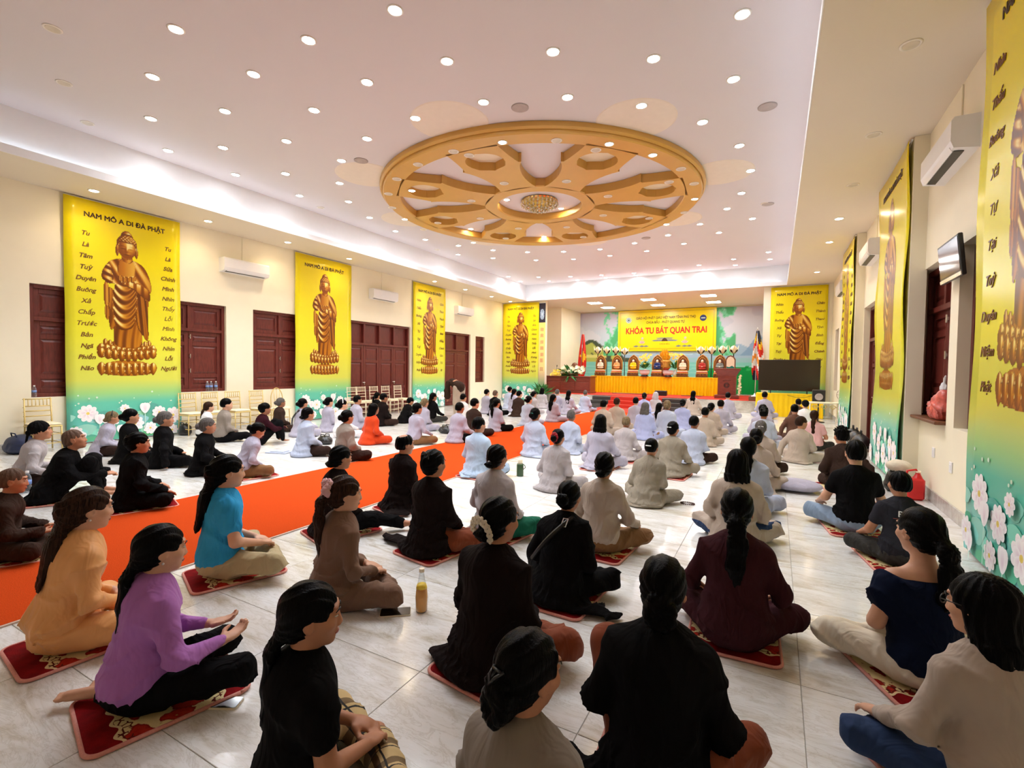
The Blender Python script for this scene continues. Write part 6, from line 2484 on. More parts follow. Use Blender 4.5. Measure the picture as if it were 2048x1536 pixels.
def statue(px, color, label):
    p = on_y(px, 750, AY + .30)
    r = empty('seated_statue', (p[0], AY + .30, AZ + .006), 0, label, 'statue', 'seated statues on the altar')
    b = MB()
    b.box(-.25, .25, -.14, .14, 0, .045, b=.01)
    for x in (-.21, -.07, .07, .21):
        b.ball((x, -.13, .10), (.045, .04, .06), 8, 6)
    b.box(-.22, .22, -.12, .13, .045, .16, b=.01)
    b.build('foot_stand', M['statue_wood'], r)
    for i, (z, mt) in enumerate(((.16, 'gilt'), (.20, 'red_band'), (.235, 'ivory'), (.27, 'gilt'))):
        b = MB()
        b.box(-.24 + .012 * i, .24 - .012 * i, -.14 + .008 * i, .13, z, z + .042, b=.012)
        b.build('tier', M[mt], r)
    arch = [(-.235, 0), (.235, 0), (.25, .22), (.235, .42), (.16, .58), (.06, .66), (0, .70), (-.06, .66), (-.16, .58), (-.235, .42), (-.25, .22)]
    b = MB()
    b.prism(arch, .08, .125, lambda x, z, y: (x, y, .30 + z))
    b.build('arch_back', M['statue_wood'], r)
    b = MB()
    b.tube([(x, .085, .30 + z) for x, z in arch[1:] + arch[:1]], .022, 8)
    b.tube([(x * .78, .085, .32 + z * .84) for x, z in arch[1:] + arch[:1]], .012, 6)
    for k in range(3):
        b.tube([((k - 1) * .08, .07, .80), ((k - 1) * .05, .065, .88), ((k - 1) * .03, .07, .93)], [.022, .014, .005], 6)
    b.build('arch_rim', M['gilt'], r, True)
    c = Sdf()
    c.ell((0, 0, .39), (.155, .10, .055), k=.03)
    c.cap((0, .01, .42), (0, .01, .60), .085, .072, .03, (1.15, .8, 1))
    for s in (-1, 1):
        c.cap((s * .095, .01, .60), (s * .125, -.02, .48), .038, .036, .02)
        c.cap((s * .125, -.02, .48), (s * .03, -.085, .47), .034, .024, .02)
    V, F = c.mesh(.014)
    link('robe', new_mesh('robe', V, F, [M[color]], True), r)
    c = Sdf()
    c.ell((0, -.005, .715), (.052, .056, .066), k=.02)
    c.cap((0, 0, .62), (0, 0, .68), .03, .03, .02)
    c.ell((0, -.06, .705), (.012, .012, .012), k=.01)
    V, F = c.mesh(.011)
    link('head', new_mesh('head', V, F, [M['ivory']], True), r)
    c = Sdf()
    c.ell((0, -.095, .475), (.040, .022, .018), k=.01)
    V, F = c.mesh(.011)
    link('hands', new_mesh('hands', V, F, [M['ivory']], True), r)
    return r


for px, col, lb in ((1200.5, 'ivory', 'seated white robed statue in carved arch, leftmost on the altar'), (1233, 'cl_peach', 'seated peach robed statue in carved arch, second from the left'), (1266, 'yellow_cloth', 'seated yellow robed statue in carved arch'), (1314, 'blue_print', 'seated blue robed statue in carved arch beside the gold urn'),
                    (1365, 'cushion', 'seated cream robed statue in carved arch right of the gold urn'), (1404, 'red_band', 'seated red robed statue in carved arch'), (1439, 'grey_print', 'seated grey and white statue behind the lectern')):
    statue(px, col, lb)

# framed picture beside the lectern, gold urn, bowls, vases, lanterns
p = on_y(1460, 748, AY + .15)
r = empty('framed_picture', (p[0], AY + .25, AZ + .006), 0, 'small arched framed picture with green ground at the right end of the altar', 'picture')
ar = [(-.20, 0), (.20, 0), (.20, .55), (.12, .68), (0, .73), (-.12, .68), (-.20, .55)]
b = MB()
b.prism(ar, 0, .04, lambda x, z, y: (x, y, z + .25))
b.build('frame', M['statue_wood'], r)
b = MB()
b.prism([(x * .78, .05 + z * .86) for x, z in ar], -.004, 0, lambda x, z, y: (x, y, z + .25))
b.build('picture', M['cream_disc'], r)
b = MB()
b.prism([(-.15, .05), (.15, .05), (.15, .22), (.06, .28), (-.05, .22), (-.15, .25)], -.008, -.004, lambda x, z, y: (x, y, z + .25))
b.build('picture_ground', M['teal_plastic'], r)
b = MB()
b.box(-.12, .12, -.06, .10, 0, .26, b=.01)
b.build('stand', M['statue_wood'], r)

M['leaf'] = pbr('leaf_green', srgb(52, 120, 54), .5, var=.3, scale=20)
M['petal_y'] = pbr('petal_yellow', srgb(246, 208, 60), .5, var=.1, scale=20)
M['petal_w'] = pbr('petal_cream', srgb(248, 238, 200), .5, var=.06, scale=20)
M['ceramic'] = pbr('white_ceramic', srgb(226, 226, 230), .2, var=.03)
M['lacquer_dark'] = pbr('dark_lacquer', (.02, .012, .010), .25)


def bloom(b, c, r, rng):
    n = rng.choice((5, 6))
    a0 = rng.uniform(0, 6)
    tilt = np.array([rng.uniform(-.5, .5), -.7, rng.uniform(.2, .9)])
    tilt /= np.linalg.norm(tilt)
    u = np.cross(tilt, [1, 0, .2])
    u /= np.linalg.norm(u)
    v = np.cross(tilt, u)
    for k in range(n):
        a = a0 + 2 * PI * k / n
        d = u * math.cos(a) + v * math.sin(a)
        e = u * -math.sin(a) + v * math.cos(a)
        q = [np.array(c), np.array(c) + r * (.5 * d + .26 * e + .25 * tilt), np.array(c) + r * (d + .3 * tilt), np.array(c) + r * (.5 * d - .26 * e + .25 * tilt)]
        b.quad(*q)


def leafs(b, c, L, rng, n, spread=1.0, up=.3):
    for _ in range(n):
        a = rng.uniform(0, 2 * PI)
        d = np.array([math.cos(a) * spread, math.sin(a) * .6, rng.uniform(-.5, 1) + up])
        d /= np.linalg.norm(d)
        e = np.cross(d, [0, 0, 1.])
        e /= np.linalg.norm(e) + 1e-6
        o = np.array(c) + d * rng.uniform(0, .3) * L
        l = L * rng.uniform(.6, 1.1)
        b.quad(o, o + d * l * .5 + e * l * .14, o + d * l + np.array([0, 0, -.15 * l]), o + d * l * .5 - e * l * .14)


def vase(px, label, y=AY + .62, h=.34):
    rng = random.Random(px)
    p = on_y(px, 750, y)
    r = empty('flower_vase', (p[0], y, AZ + .006), 0, label, 'vase', 'altar flower vases')
    b = MB()
    b.lathe([(.07, 0), (.10, .06), (.11, .16), (.06, .26), (.05, .30), (.075, h)], n=16)
    b.build('vase', M['ceramic'], r, True)
    b = MB()
    leafs(b, (0, 0, h), .42, rng, 34, .8, .9)
    tag(b.build('leaves', M['leaf'], r), kind='stuff')
    b = MB()
    for _ in range(26):
        bloom(b, (rng.uniform(-.32, .32), rng.uniform(-.15, .1), h + rng.uniform(.25, .72)), .085, rng)
    tag(b.build('blossoms', M['petal_y'], r), kind='stuff')


vase(1291, 'white vase of yellow flowers left of the gold urn')
vase(1350, 'white vase of yellow flowers right of the gold urn')


def bowl(px, label):
    p = on_y(px, 751, AY + .05)
    r = empty('incense_bowl', (p[0], AY + .06, AZ + .006), 0, label, 'bowl', 'incense bowls')
    b = MB()
    b.lathe([(.12, .07), (.20, .12), (.235, .20), (.22, .28), (.235, .30)], n=20)
    b.build('bowl', M['ceramic'], r, True)
    b = MB()
    b.lathe([(.216, .255), (.228, .265), (.222, .285), (.21, .288)], n=20)
    b.build('red_rim', M['red_band'], r, True)
    b = MB()
    b.lathe([(.18, 0), (.19, .02), (.14, .05), (.15, .075)], n=16)
    b.build('stand', M['lacquer_dark'], r, True)


bowl(1289, 'white and red incense bowl on the altar left of the centre')
bowl(1336, 'white and red incense bowl on the altar right of the centre')
p = on_y(1328, 750, AY + .6)
r = empty('gold_urn', (p[0], AY + .65, AZ + .006), 0, 'tall gold lotus offering on a dark red drum in the centre of the altar', 'urn')
b = MB()
b.lathe([(.20, 0), (.24, .05), (.20, .12), (.17, .25), (.22, .36), (.26, .40)], n=20)
b.build('drum', M['red_band'], r, True)
b = MB()
b.lathe([(.26, .40), (.30, .48), (.26, .58), (.28, .66), (.30, .72), (.24, .78)], n=20)
b.build('tier', M['gilt'], r, True)
M['gold_glow'] = pbr('gold_leaf', srgb(252, 190, 40), .3, .3, var=.1)
for (rad, z, n, tl) in ((.26, .80, 12, .24), (.20, .95, 10, .22), (.12, 1.08, 8, .2)):
    b = MB()
    for k in range(n):
        a = 2 * PI * k / n
        c_, s_ = math.cos(a), math.sin(a)
        b.add([(rad * .7 * c_, rad * .7 * s_, z - .04), (rad * c_ - .07 * s_, rad * s_ + .07 * c_, z + .06), (rad * 1.15 * c_, rad * 1.15 * s_, z + tl), (rad * c_ + .07 * s_, rad * s_ - .07 * c_, z + .06)], [(0, 1, 2, 3)])
    b.lathe([(rad * .7, z - .05), (rad * .8, z + .05), (rad * .5, z + .12)], n=14)
    b.build('lotus_tier', M['gold_glow'], r)

for n, (px, py, lb) in enumerate(((1196, 701, 'round cream lotus lantern on pole, leftmost of four at left'), (1214, 701, 'round cream lotus lantern on pole, second at left'), (1232, 701, 'round cream lotus lantern on pole, third at left'), (1249.5, 703, 'round cream lotus lantern on pole, nearest the stage banner at left'),
                                  (1401.5, 701, 'round cream lotus lantern on pole, first right of the banner'), (1423.4, 701, 'round cream lotus lantern on pole, second at right'), (1445, 700, 'round cream lotus lantern on pole, third at right'), (1467.6, 699.5, 'round cream lotus lantern on pole, rightmost'))):
    Y = 23.75
    p = on_y(px, py, Y)
    r = empty('lotus_lantern', (p[0], Y, SH + .012), 0, lb, 'lantern', 'lotus lanterns on poles')
    zc = p[2] - SH
    b = MB()
    b.tube([(0, 0, 0), (0, 0, zc - .15)], .022, 8)
    b.lathe([(.15, 0), (.15, .02), (.04, .05)], n=16)
    b.build('pole', M['lacquer_dark'], r, True)
    b = MB()
    b.ball((0, 0, zc), (.155, .155, .17), 12, 8)
    b.build('globe', M['ivory'], r, True)
    for k in range(8):
        a = 2 * PI * k / 8 + .2
        c_, s_ = math.cos(a), math.sin(a)
        b = MB()
        tz = zc + (.02 if k % 2 else .22)
        b.add([(.06 * c_, .06 * s_, zc - .19), (.17 * c_ - .06 * s_, .17 * s_ + .06 * c_, zc - .06), (.215 * c_, .215 * s_, tz), (.17 * c_ + .06 * s_, .17 * s_ - .06 * c_, zc - .06)], [(0, 1, 2), (0, 2, 3)])
        b.build('petal', M['lacquer_dark'] if k % 2 else M['petal_w'], r)

# wooden desk with flowers
dx0, dx1, dy0 = -9.42, -7.28, 20.62
r = empty('wooden_desk', ((dx0 + dx1) / 2, dy0, SH + .012), 0, 'long red brown panelled desk on the left of the stage', 'desk')
W_ = (dx1 - dx0) / 2
b = MB()
b.box(-W_ - .05, W_ + .05, -.05, .75, .735, .775, b=.008)
b.build('desk_top', M['wood2'], r)
b = MB()
b.box(-W_, W_, 0, .70, .06, .735)
b.box(-W_ - .03, W_ + .03, -.03, .72, 0, .08, b=.006)
b.build('body', M['wood2'], r)
for k in range(3):
    x0 = -W_ + .06 + k * (2 * W_ - .06) / 3
    x1 = x0 + (2 * W_ - .06) / 3 - .06
    b = MB()
    b.box(x0, x1, -.016, 0, .14, .50, b=.012)
    b.build('front_panel', M['wood2'], r)
    b = MB()
    b.box(x0, x1, -.016, 0, .55, .70, b=.012)
    b.build('front_panel', M['wood2'], r)
rng = random.Random(11)
fx = on_y(1140, 740, dy0 + .3)[0]
r = empty('flower_arrangement', (fx, dy0 + .30, SH + .012 + .775), 0, 'wide arrangement of cream and yellow flowers spilling over the desk', 'flowers')
b = MB()
b.lathe([(.16, 0), (.26, .06), (.30, .12)], n=16, sx=1.6)
b.build('basket', M['statue_wood'], r, True)
b = MB()
leafs(b, (0, 0, .1), .55, rng, 90, 1.5, .1)
leafs(b, (.1, -.25, .02), .4, rng, 50, 1.4, -.3)
tag(b.build('leaves', M['leaf'], r), kind='stuff')
b = MB()
for _ in range(46):
    bloom(b, (rng.uniform(-.35, .7), rng.uniform(-.3, .1), rng.uniform(.12, .42)), .10, rng)
tag(b.build('cream_blossoms', M['petal_w'], r), kind='stuff')
b = MB()
for _ in range(22):
    bloom(b, (rng.uniform(-.85, -.3), rng.uniform(-.32, .05), rng.uniform(-.02, .26)), .10, rng)
tag(b.build('yellow_blossoms', M['petal_y'], r), kind='stuff')
b = MB()
for (x, z, q) in ((-.25, .36, .13), (.15, .46, .17), (.55, .33, .16)):
    b.ball((x, .18, z), (q, .07, q * .9), 10, 6, .12, rng)
b.build('carved_root', M['statue_wood'], r, True)
mx = on_y(1113, 752, dy0 + .2)[0]
b = MB()
b.lathe([(.06, 0), (.06, .015), (.015, .03)], n=12)
b.tube([(0, 0, .02), (0, 0, .25), (.03, -.04, .42)], .007, 6)
b.tube([(.03, -.04, .42), (.045, -.06, .50)], .02, 8)
o = b.build('microphone', M['black'], None, loc=(mx, dy0 + .2, SH + .787))
tag(o, 'slim black table microphone on the left end of the desk', 'microphone')

# lectern
lx = on_y(1453, 780, 20.85)[0]
r = empty('lectern', (lx, 20.85, SH + .012), 0, 'carved dark red wooden lectern at the right end of the altar', 'lectern')
b = MB()
b.box(-.44, .44, -.06, .50, 0, .14, b=.012)
b.build('plinth', M['wood2'], r)
b = MB()
b.box(-.33, .33, 0, .44, .14, .93, b=.008)
b.build('body', M['wood2'], r)
b = MB()
b.add([(-.33, 0, .90), (.33, 0, .90), (.33, .44, .90), (-.33, .44, .90), (-.46, -.10, 1.14), (.46, -.10, 1.14), (.46, .50, 1.14), (-.46, .50, 1.14)], [(0, 1, 5, 4), (1, 2, 6, 5), (2, 3, 7, 6), (3, 0, 4, 7), (4, 5, 6, 7)])
b.box(-.48, .48, -.12, .52, 1.14, 1.20, b=.01)
b.build('top', M['wood2'], r)
b = MB()
b.box(-.24, .24, -.014, 0, .22, .84, b=.01)
b.build('front_panel', M['wood2'], r)
b = MB()
for k in range(3):
    b.tube([(.10 * math.cos(t) * (1 - .25 * k), -.020, .53 + .11 * math.sin(t) * (1 - .25 * k)) for t in np.linspace(0, 2 * PI, 17)], .009, 6)
b.tube([(-.14, -.02, .70), (-.05, -.02, .73), (.05, -.02, .71), (.14, -.02, .73)], .009, 6)
b.build('carved_emblem', M['wooddk'], r, True)
rng = random.Random(3)
b = MB()
for k in range(16):
    bloom(b, (.46 + rng.uniform(-.04, .05), -.03, .16 + k * .05), .06, rng)
    leafs(b, (.46, -.02, .16 + k * .05), .1, rng, 2)
tag(b.build('garland', M['petal_w'], r), kind='stuff')


# flags
def flag(base, H, cols, label, lean, w=.34, drop=.95, cat='flag'):
    r = empty('flag', base, 0, label, cat, None)
    b = MB()
    b.lathe([(.16, 0), (.16, .03), (.05, .06), (.03, .12)], n=16)
    b.build('base', M['steel'], r, True)
    b = MB()
    b.tube([(0, 0, .05), (lean, 0, H)], .014, 8)
    b.tube([(lean, 0, H), (lean, 0, H + .10)], [.022, .004], 8)
    b.build('pole', M['steel'], r, True)
    nseg = len(cols)
    n, m_ = 14, 20
    V, F, mi = [], [], []
    for j in range(m_ + 1):
        t = j / m_
        z = H - .03 - t * (H - .25) * drop
        for i in range(n + 1):
            u = i / n
            sw = w * (.25 + .75 * math.sin(min(1, t * 1.3) * PI * .55)) * (1 - .35 * max(0, t - .8) / .2)
            V.append((lean * (z / H) + (u - .35) * sw, -.03 - .05 * math.sin(u * 11 + 2 * t), z - .10 * u * math.sin(t * PI)))
    for j in range(m_):
        for i in range(n):
            a = j * (n + 1) + i
            F.append((a, a + 1, a + n + 2, a + n + 1))
            if nseg == 2:
                du, dt = (i / n - .55) * 1.0, (j / m_ - .45) * 3.2
                mi.append(1 if abs(du) + abs(dt) < .42 else 0)
            else:
                mi.append(min(nseg - 1, int((j / m_ + .10 * math.sin(i * .5)) * nseg)) if j / m_ + .1 * math.sin(i * .5) > 0 else 0)
    link('cloth', new_mesh('cloth', V, F, [M[c_] for c_ in cols], True, mi), r)
    return r


M['flag_red'] = pbr('flag_red', srgb(214, 34, 20), .5)
M['flag_yellow'] = pbr('flag_yellow', srgb(250, 190, 30), .5)
M['flag_white'] = pbr('flag_white', srgb(240, 234, 226), .5)
M['flag_orange'] = pbr('flag_orange', srgb(246, 150, 40), .5)
M['flag_blue'] = pbr('flag_blue', srgb(30, 34, 54), .5)
p = on_y(1160, 745, 23.2)
flag((p[0], 23.2, SH + .012), on_y(1166, 668, 23.2)[2] - SH, ['flag_red', 'flag_yellow'], 'red flag with yellow star hanging from a pole at the left of the stage', .12, .42, .85)
p = on_y(1510, 778, 20.2)
flag((p[0], 20.2, SH + .16), on_y(1512, 660, 20.2)[2] - SH - .16, ['flag_blue', 'flag_yellow', 'flag_red', 'flag_white', 'flag_orange', 'flag_white', 'flag_red', 'flag_blue'], 'multicoloured striped flag on a pole beside the black screen', .03, .42, .82)
b = MB()
b.box(-.20, .20, -.20, .20, 0, .15, b=.01)
o = b.build('flag_stand', M['statue_wood'], None, loc=(p[0], 20.2, SH + .012))
tag(o, 'square wooden block carrying the striped flag', 'stand')

# large screen on its table
r = empty('screen_table', (.42, 19.05, 0), 0, 'table draped in pleated yellow cloth below the black screen', 'table')
pleated(-1.0, .98, 0, .6, .01, .80, 'table_skirt', r, .15, .03)
b = MB()
b.box(-1.01, .99, -.02, .62, .79, .812, b=.005)
b.build('table_top', M['yellow_cloth'], r)
r = empty('television', (.40, 19.30, .812), 0, 'large black flat screen standing on the yellow table', 'television')
M['tv_glass'] = pbr('tv_glass', (.030, .022, .014), .10, spec=.6, var=.1, scale=1)
b = MB()
b.box(-.94, .92, -.03, .03, .09, 1.17, b=.008)
b.build('housing', M['black'], r)
b = MB()
b.box(-.92, .90, -.034, -.031, .115, 1.155)
b.build('screen', M['tv_glass'], r)
for s in (-1, 1):
    b = MB()
    b.box(s * .55 - .02, s * .55 + .02, -.14, .14, 0, .018, b=.004)
    b.box(s * .55 - .018, s * .55 + .018, -.02, .02, .01, .10)
    b.build('foot', M['black'], r)
b = MB()
b.tube([(-.1, -.02, 0), (.0, -.34, -.06), (.25, -.37, -.12), (.5, -.36, -.10), (.75, -.30, -.02)], .006, 6)
b.build('cable', M['black'], r, True)

# speaker box and standing fan in the corner, console table with scrolls
p = on_y(1637, 820, 17.6)
r = empty('loudspeaker', (p[0], 17.6, 0), 0, 'small black loudspeaker box on a stand behind the black cap', 'loudspeaker')
b = MB()
b.box(-.17, .17, 0, .28, .62, 1.02, b=.02)
b.build('cabinet', M['black'], r)
b = MB()
b.tube([(0, .14, .02), (0, .14, .62)], .02, 8)
b.lathe([(.18, 0), (.18, .02), (.03, .05)], (0, .14, 0), 14)
b.build('stand', M['black'], r)
b = MB()
b.lathe([(.11, 0), (.09, .012), (.03, .004)], (0, 0, 0), 18)
o = b.build('cone', M['grille'], r)
o.location = (0, -.004, .80)
o.rotation_euler = (PI / 2, 0, 0)
p = on_y(1688, 800, 17.8)
r = empty('standing_fan', (p[0], 17.8, 0), 0, 'beige standing fan in the corner by the right wall', 'fan')
b = MB()
b.lathe([(.20, 0), (.20, .025), (.03, .06)], n=18)
b.tube([(0, 0, .04), (0, 0, .82)], .016, 8)
b.build('stand', M['black'], r, True)
b = MB()
for rr in (.20, .14, .08):
    b.tube([(rr * math.cos(t), -.10, .88 + rr * math.sin(t)) for t in np.linspace(0, 2 * PI, 25)], .006, 6)
for k in range(16):
    a = 2 * PI * k / 16
    b.tube([(.03 * math.cos(a), -.12, .88 + .03 * math.sin(a)), (.20 * math.cos(a), -.09, .88 + .20 * math.sin(a))], .003, 5)
b.build('guard', M['statue_wood'], r, True)
for k in range(4):
    a = 2 * PI * k / 4
    b = MB()
    b.add([(0, -.07, .88), (.16 * math.cos(a), -.08, .88 + .16 * math.sin(a)), (.17 * math.cos(a + .7), -.06, .88 + .17 * math.sin(a + .7))], [(0, 1, 2)])
    b.build('blade', M['cream_disc'], r)
b = MB()
b.ball((0, -.02, .88), (.06, .08, .06), 10, 8)
b.build('motor', M['black'], r, True)
p = on_y(1715, 850, 15.9)
r = empty('console_table', (1.18, 15.75, 0), 0, 'white wrought metal console table with scrolls by the right wall', 'table')
b = MB()
b.box(-.36, .36, -.16, .16, .70, .74, b=.01)
b.build('table_top', M['ivory'], r)
for s in (-1, 1):
    b = MB()
    b.tube([(s * .32, -.12, 0), (s * .28, -.12, .25), (s * .33, -.12, .5), (s * .32, -.12, .70)], .014, 8)
    b.build('leg', M['ivory'], r, True)
    b = MB()
    b.tube([(s * .32, .12, 0), (s * .32, .12, .70)], .014, 8)
    b.build('leg', M['ivory'], r, True)
b = MB()
for x in (-.2, 0, .2):
    for s in (-1, 1):
        b.tube([(x + s * .08 * (1 - t / 9) * math.cos(t), -.14, .60 + .07 * (1 - t / 9) * math.sin(t)) for t in np.linspace(0, 7, 18)], .009, 6)
b.build('scrollwork', M['gold_chair'], r, True)

# dark potted plant by the far left banner
p = on_y(1083, 790, 19.6)
rng = random.Random(21)
r = empty('potted_plant', (p[0], 19.6, 0), 0, 'dark green potted plant below the narrow printed strip', 'plant')
b = MB()
b.lathe([(.14, 0), (.20, .10), (.21, .34), (.19, .36)], n=18)
b.build('pot', M['lacquer_dark'], r, True)
b = MB()
leafs(b, (0, 0, .36), .62, rng, 70, .9, .7)
tag(b.build('foliage', M['leaf'], r), kind='stuff')
for n, (px, py, lb) in enumerate(((1252, 786, 'flat dark red kneeling pad before the altar, left one'), (1287, 787, 'flat dark red kneeling pad before the altar, middle one'), (1395, 789, 'flat dark red kneeling pad before the altar, right one'))):
    p = fl(px, py, SH + .012)
    b = MB()
    b.box(-.42, .42, -.16, .16, 0, .03, b=.012)
    o = b.build('kneeling_pad', M['wood2'], None, loc=(p[0], min(p[1], 21.8), SH + .012))
    tag(o, lb, 'pad', 'kneeling pads')
b = MB()
b.box(-.25, .25, -.12, .10, 0, .22, b=.02)
o = b.build('stage_monitor', M['black'], None, loc=(on_y(1322, 784, 21.2)[0], 21.2, SH + .012))
tag(o, 'small black floor monitor standing on the stage before the altar', 'loudspeaker')

# ================================================================== THINGS ON THE FLOOR AND SILLS
k = NT('clear_plastic')
tr = k.n('ShaderNodeBsdfTransparent')
tr.inputs[0].default_value = (.93, .95, .97, 1)
mx = k.n('ShaderNodeMixShader')
lw = k.n('ShaderNodeLayerWeight', Blend=.25)
k.l(k.ramp(lw.outputs[1], [(0, (.10, .10, .10)), (1, (.6, .6, .6))]), mx.inputs[0])
k.b.inputs['Base Color'].default_value = (.75, .80, .84, 1)
k.b.inputs['Roughness'].default_value = .08
k.l(tr.outputs[0], mx.inputs[1])
k.l(k.b.outputs[0], mx.inputs[2])
k.l(mx.outputs[0], k.t.nodes['Material Output'].inputs[0])
M['clear'] = k.m
M['juice'] = NT('orange_drink').m
_b = M['juice'].node_tree.nodes['Principled BSDF']
_b.inputs['Base Color'].default_value = (*srgb(246, 166, 20), 1)
_b.inputs['Transmission Weight'].default_value = .0
_b.inputs['Roughness'].default_value = .1
_b.inputs['IOR'].default_value = 1.3
M['cap_blue'] = pbr('blue_cap', srgb(60, 90, 170), .4)
M['label_print'] = pbr('bottle_label', srgb(120, 150, 210), .5)


def water_bottle(loc, label, group=None, s=1.0):
    r = empty('water_bottle', loc, 0, label, 'bottle', group)
    b = MB()
    b.lathe([(.028, 0), (.033, .008), (.033, .06), (.030, .075), (.033, .09), (.033, .135), (.026, .165), (.013, .19), (.013, .20)], n=16)
    b.build('bottle', M['clear'], r, True)
    b = MB()
    b.lathe([(.0335, .085), (.0335, .125)], n=16)
    b.build('label', M['label_print'], r, True)
    b = MB()
    b.lathe([(.015, .195), (.015, .215)], n=12)
    b.build('cap', M['plastic'], r)
    r.scale = (s, s, s)
    return r


for px, lb in ((415, 'clear water bottle on the window sill, left of three'), (422.5, 'clear water bottle on the window sill, middle of three'), (432, 'clear water bottle on the window sill, right of three')):
    y = on_x(px, 782, XL - .05)[1]
    water_bottle((XL - .055, y, .921), lb, 'water bottles on the sill', 1.1)
water_bottle((XL - .055, on_x(71, 790, XL)[1], .921), 'clear water bottle standing on the leftmost window sill')
p = fl(55, 985)
water_bottle((p[0], p[1], 0), 'clear water bottle on the floor beside the small person in brown', None, 1.2)

p = fl(843, 1222)
r = empty('drink_bottle', (p[0], p[1], 0), 0, 'tall bottle of orange drink standing on the floor by the phone', 'bottle')
b = MB()
b.lathe([(.033, 0), (.038, .01), (.038, .05), (.040, .09), (.034, .15), (.022, .20), (.0145, .245), (.0145, .26)], n=20)
b.build('bottle', M['clear'], r, True)
b = MB()
b.lathe([(.031, .004), (.036, .012), (.036, .05), (.038, .09), (.0345, .135)], n=20)
b.build('drink', M['juice'], r, True)
b = MB()
b.lathe([(.017, .253), (.017, .275)], n=14)
b.build('cap', M['ivory'], r)
b = MB()
b.lathe([(.0352, .15), (.029, .175)], n=20)
b.build('label', M['petal_y'], r, True)


def phone(px, py, rz, label, sx=.078, sy=.16):
    p = fl(px, py)
    r = empty('mobile_phone', (p[0], p[1], 0), rz, label, 'phone')
    b = MB()
    b.prism(rounded(sx / 2, sy / 2, .012, 4), .0005, .009)
    b.build('case', M['cream_disc'], r)
    b = MB()
    b.prism(rounded(sx / 2 - .003, sy / 2 - .003, .010, 4), .009, .0105)
    b.build('screen', M['tv_glass'], r)


phone(791, 1226, math.radians(-52), 'phone with dark screen lying beside the drink bottle', .10, .19)
phone(446, 1408, math.radians(-62), 'black phone lying at the edge of the purple shirt mat')

p = fl(1040, 952)
r = empty('thermos_flask', (p[0], p[1], 0), 0, 'green thermos flask with pale lid and loop handle', 'flask')
M['flask_green'] = pbr('flask_green', srgb(58, 84, 50), .4)
b = MB()
b.lathe([(.047, 0), (.050, .006), (.050, .16), (.044, .18)], n=20)
b.build('body', M['flask_green'], r, True)
b = MB()
b.lathe([(.034, .18), (.036, .19), (.036, .235), (.030, .245)], n=18)
b.build('lid', M['cushion'], r, True)
b = MB()
b.tube([(.04, 0, .175), (.075, 0, .165), (.085, 0, .13), (.055, 0, .105)], .006, 6)
b.build('handle', M['flask_green'], r, True)

p = fl(1592, 985)
c = Sdf()
c.ell((0, 0, .075), (.30, .24, .075), k=.05)
V, F = c.mesh(.016, None, lambda X, Y, Z: .004 * np.sin(14 * X + 5 * np.sin(9 * Y)), .002)
o = link('round_cushion', new_mesh('round_cushion', V, F, [M['cl_lilac']], True), None, (p[0], p[1] + .12, 0))
tag(o, 'pale grey round cushion lying on the floor at the right', 'cushion')


def bag(px, py, r3, mt, label, handles=True, fl_z=0, off=(0, 0), seed=1, name='bag', flat=.6):
    p = fl(px, py, fl_z)
    c = Sdf()
    c.ell((0, 0, r3[2] * .95), r3, k=.05)
    c.ell((0, 0, r3[2] * .5), (r3[0] * 1.05, r3[1] * 1.05, r3[2] * .6), k=.05)
    V, F = c.mesh(.018, None, folds(seed, .012, waist=r3[2]), .002)
    o = link(name, new_mesh(name, V, F, [M[mt]], True), None, (p[0] + off[0], p[1] + off[1], fl_z))
    tag(o, label, 'bag')
    if handles:
        for s in (-1, 1):
            b = MB()
            b.tube([(-r3[0] * .4, s * r3[1] * .4, r3[2] * 1.7), (-r3[0] * .3, s * r3[1] * .5, r3[2] * 2.15), (r3[0] * .3, s * r3[1] * .5, r3[2] * 2.15), (r3[0] * .4, s * r3[1] * .4, r3[2] * 1.7)], .010, 6)
            b.build('handle', M[mt], o, True)
    return o


M['navy_nylon'] = pbr('navy_nylon', srgb(26, 40, 74), .5, var=.15)
bag(20, 908, (.30, .22, .16), 'navy_nylon', 'navy blue bag on the floor at the left edge by the wall', seed=3, off=(0, .15))
bag(112, 900, (.15, .14, .13), 'cl_darkbrown', 'dark brown bag beside the cropped head', seed=4, off=(-.2, .3))
bag(370, 870, (.14, .12, .13), 'black', 'black bag under the gold chair by the first banner', seed=5)
bag(650, 888, (.16, .12, .09), 'black', 'black backpack on the floor near the pale blue robe', seed=6)
bag(893, 866, (.20, .14, .09), 'black', 'black bag on the floor right of the mauve shirt', seed=7)
M['red_plastic'] = pbr('red_plastic', srgb(206, 28, 26), .35)
p = fl(1828, 968)
r = empty('gas_can', (1.53, 7.58, 0), .2, 'red plastic can on the floor beside the right column', 'can')
b = MB()
b.box(-.10, .10, -.07, .07, 0, .27, b=.025)
b.lathe([(.05, .27), (.035, .30), (.025, .32), (.025, .34)], (0.04, 0, 0), 12)
b.build('body', M['red_plastic'], r)
b = MB()
b.tube([(-.08, 0, .26), (-.07, 0, .35), (.02, 0, .37), (.05, 0, .31)], .014, 8)
b.build('handle', M['red_plastic'], r, True)
b = MB()
b.lathe([(.03, .335), (.03, .355)], (0.04, 0, 0), 12)
b.build('cap', M['ivory'], r)
o = bag(1815, 985, (.15, .13, .15), 'black', 'black and white tote bag behind the red can', True, 0, (0, 0), 8)
o.location = (1.45, 7.98, 0)
c = Sdf()
c.ell((0, 0, .34), (.15, .13, .08), k=.03)
V, F = c.mesh(.018, None, folds(3, .012, waist=.34))
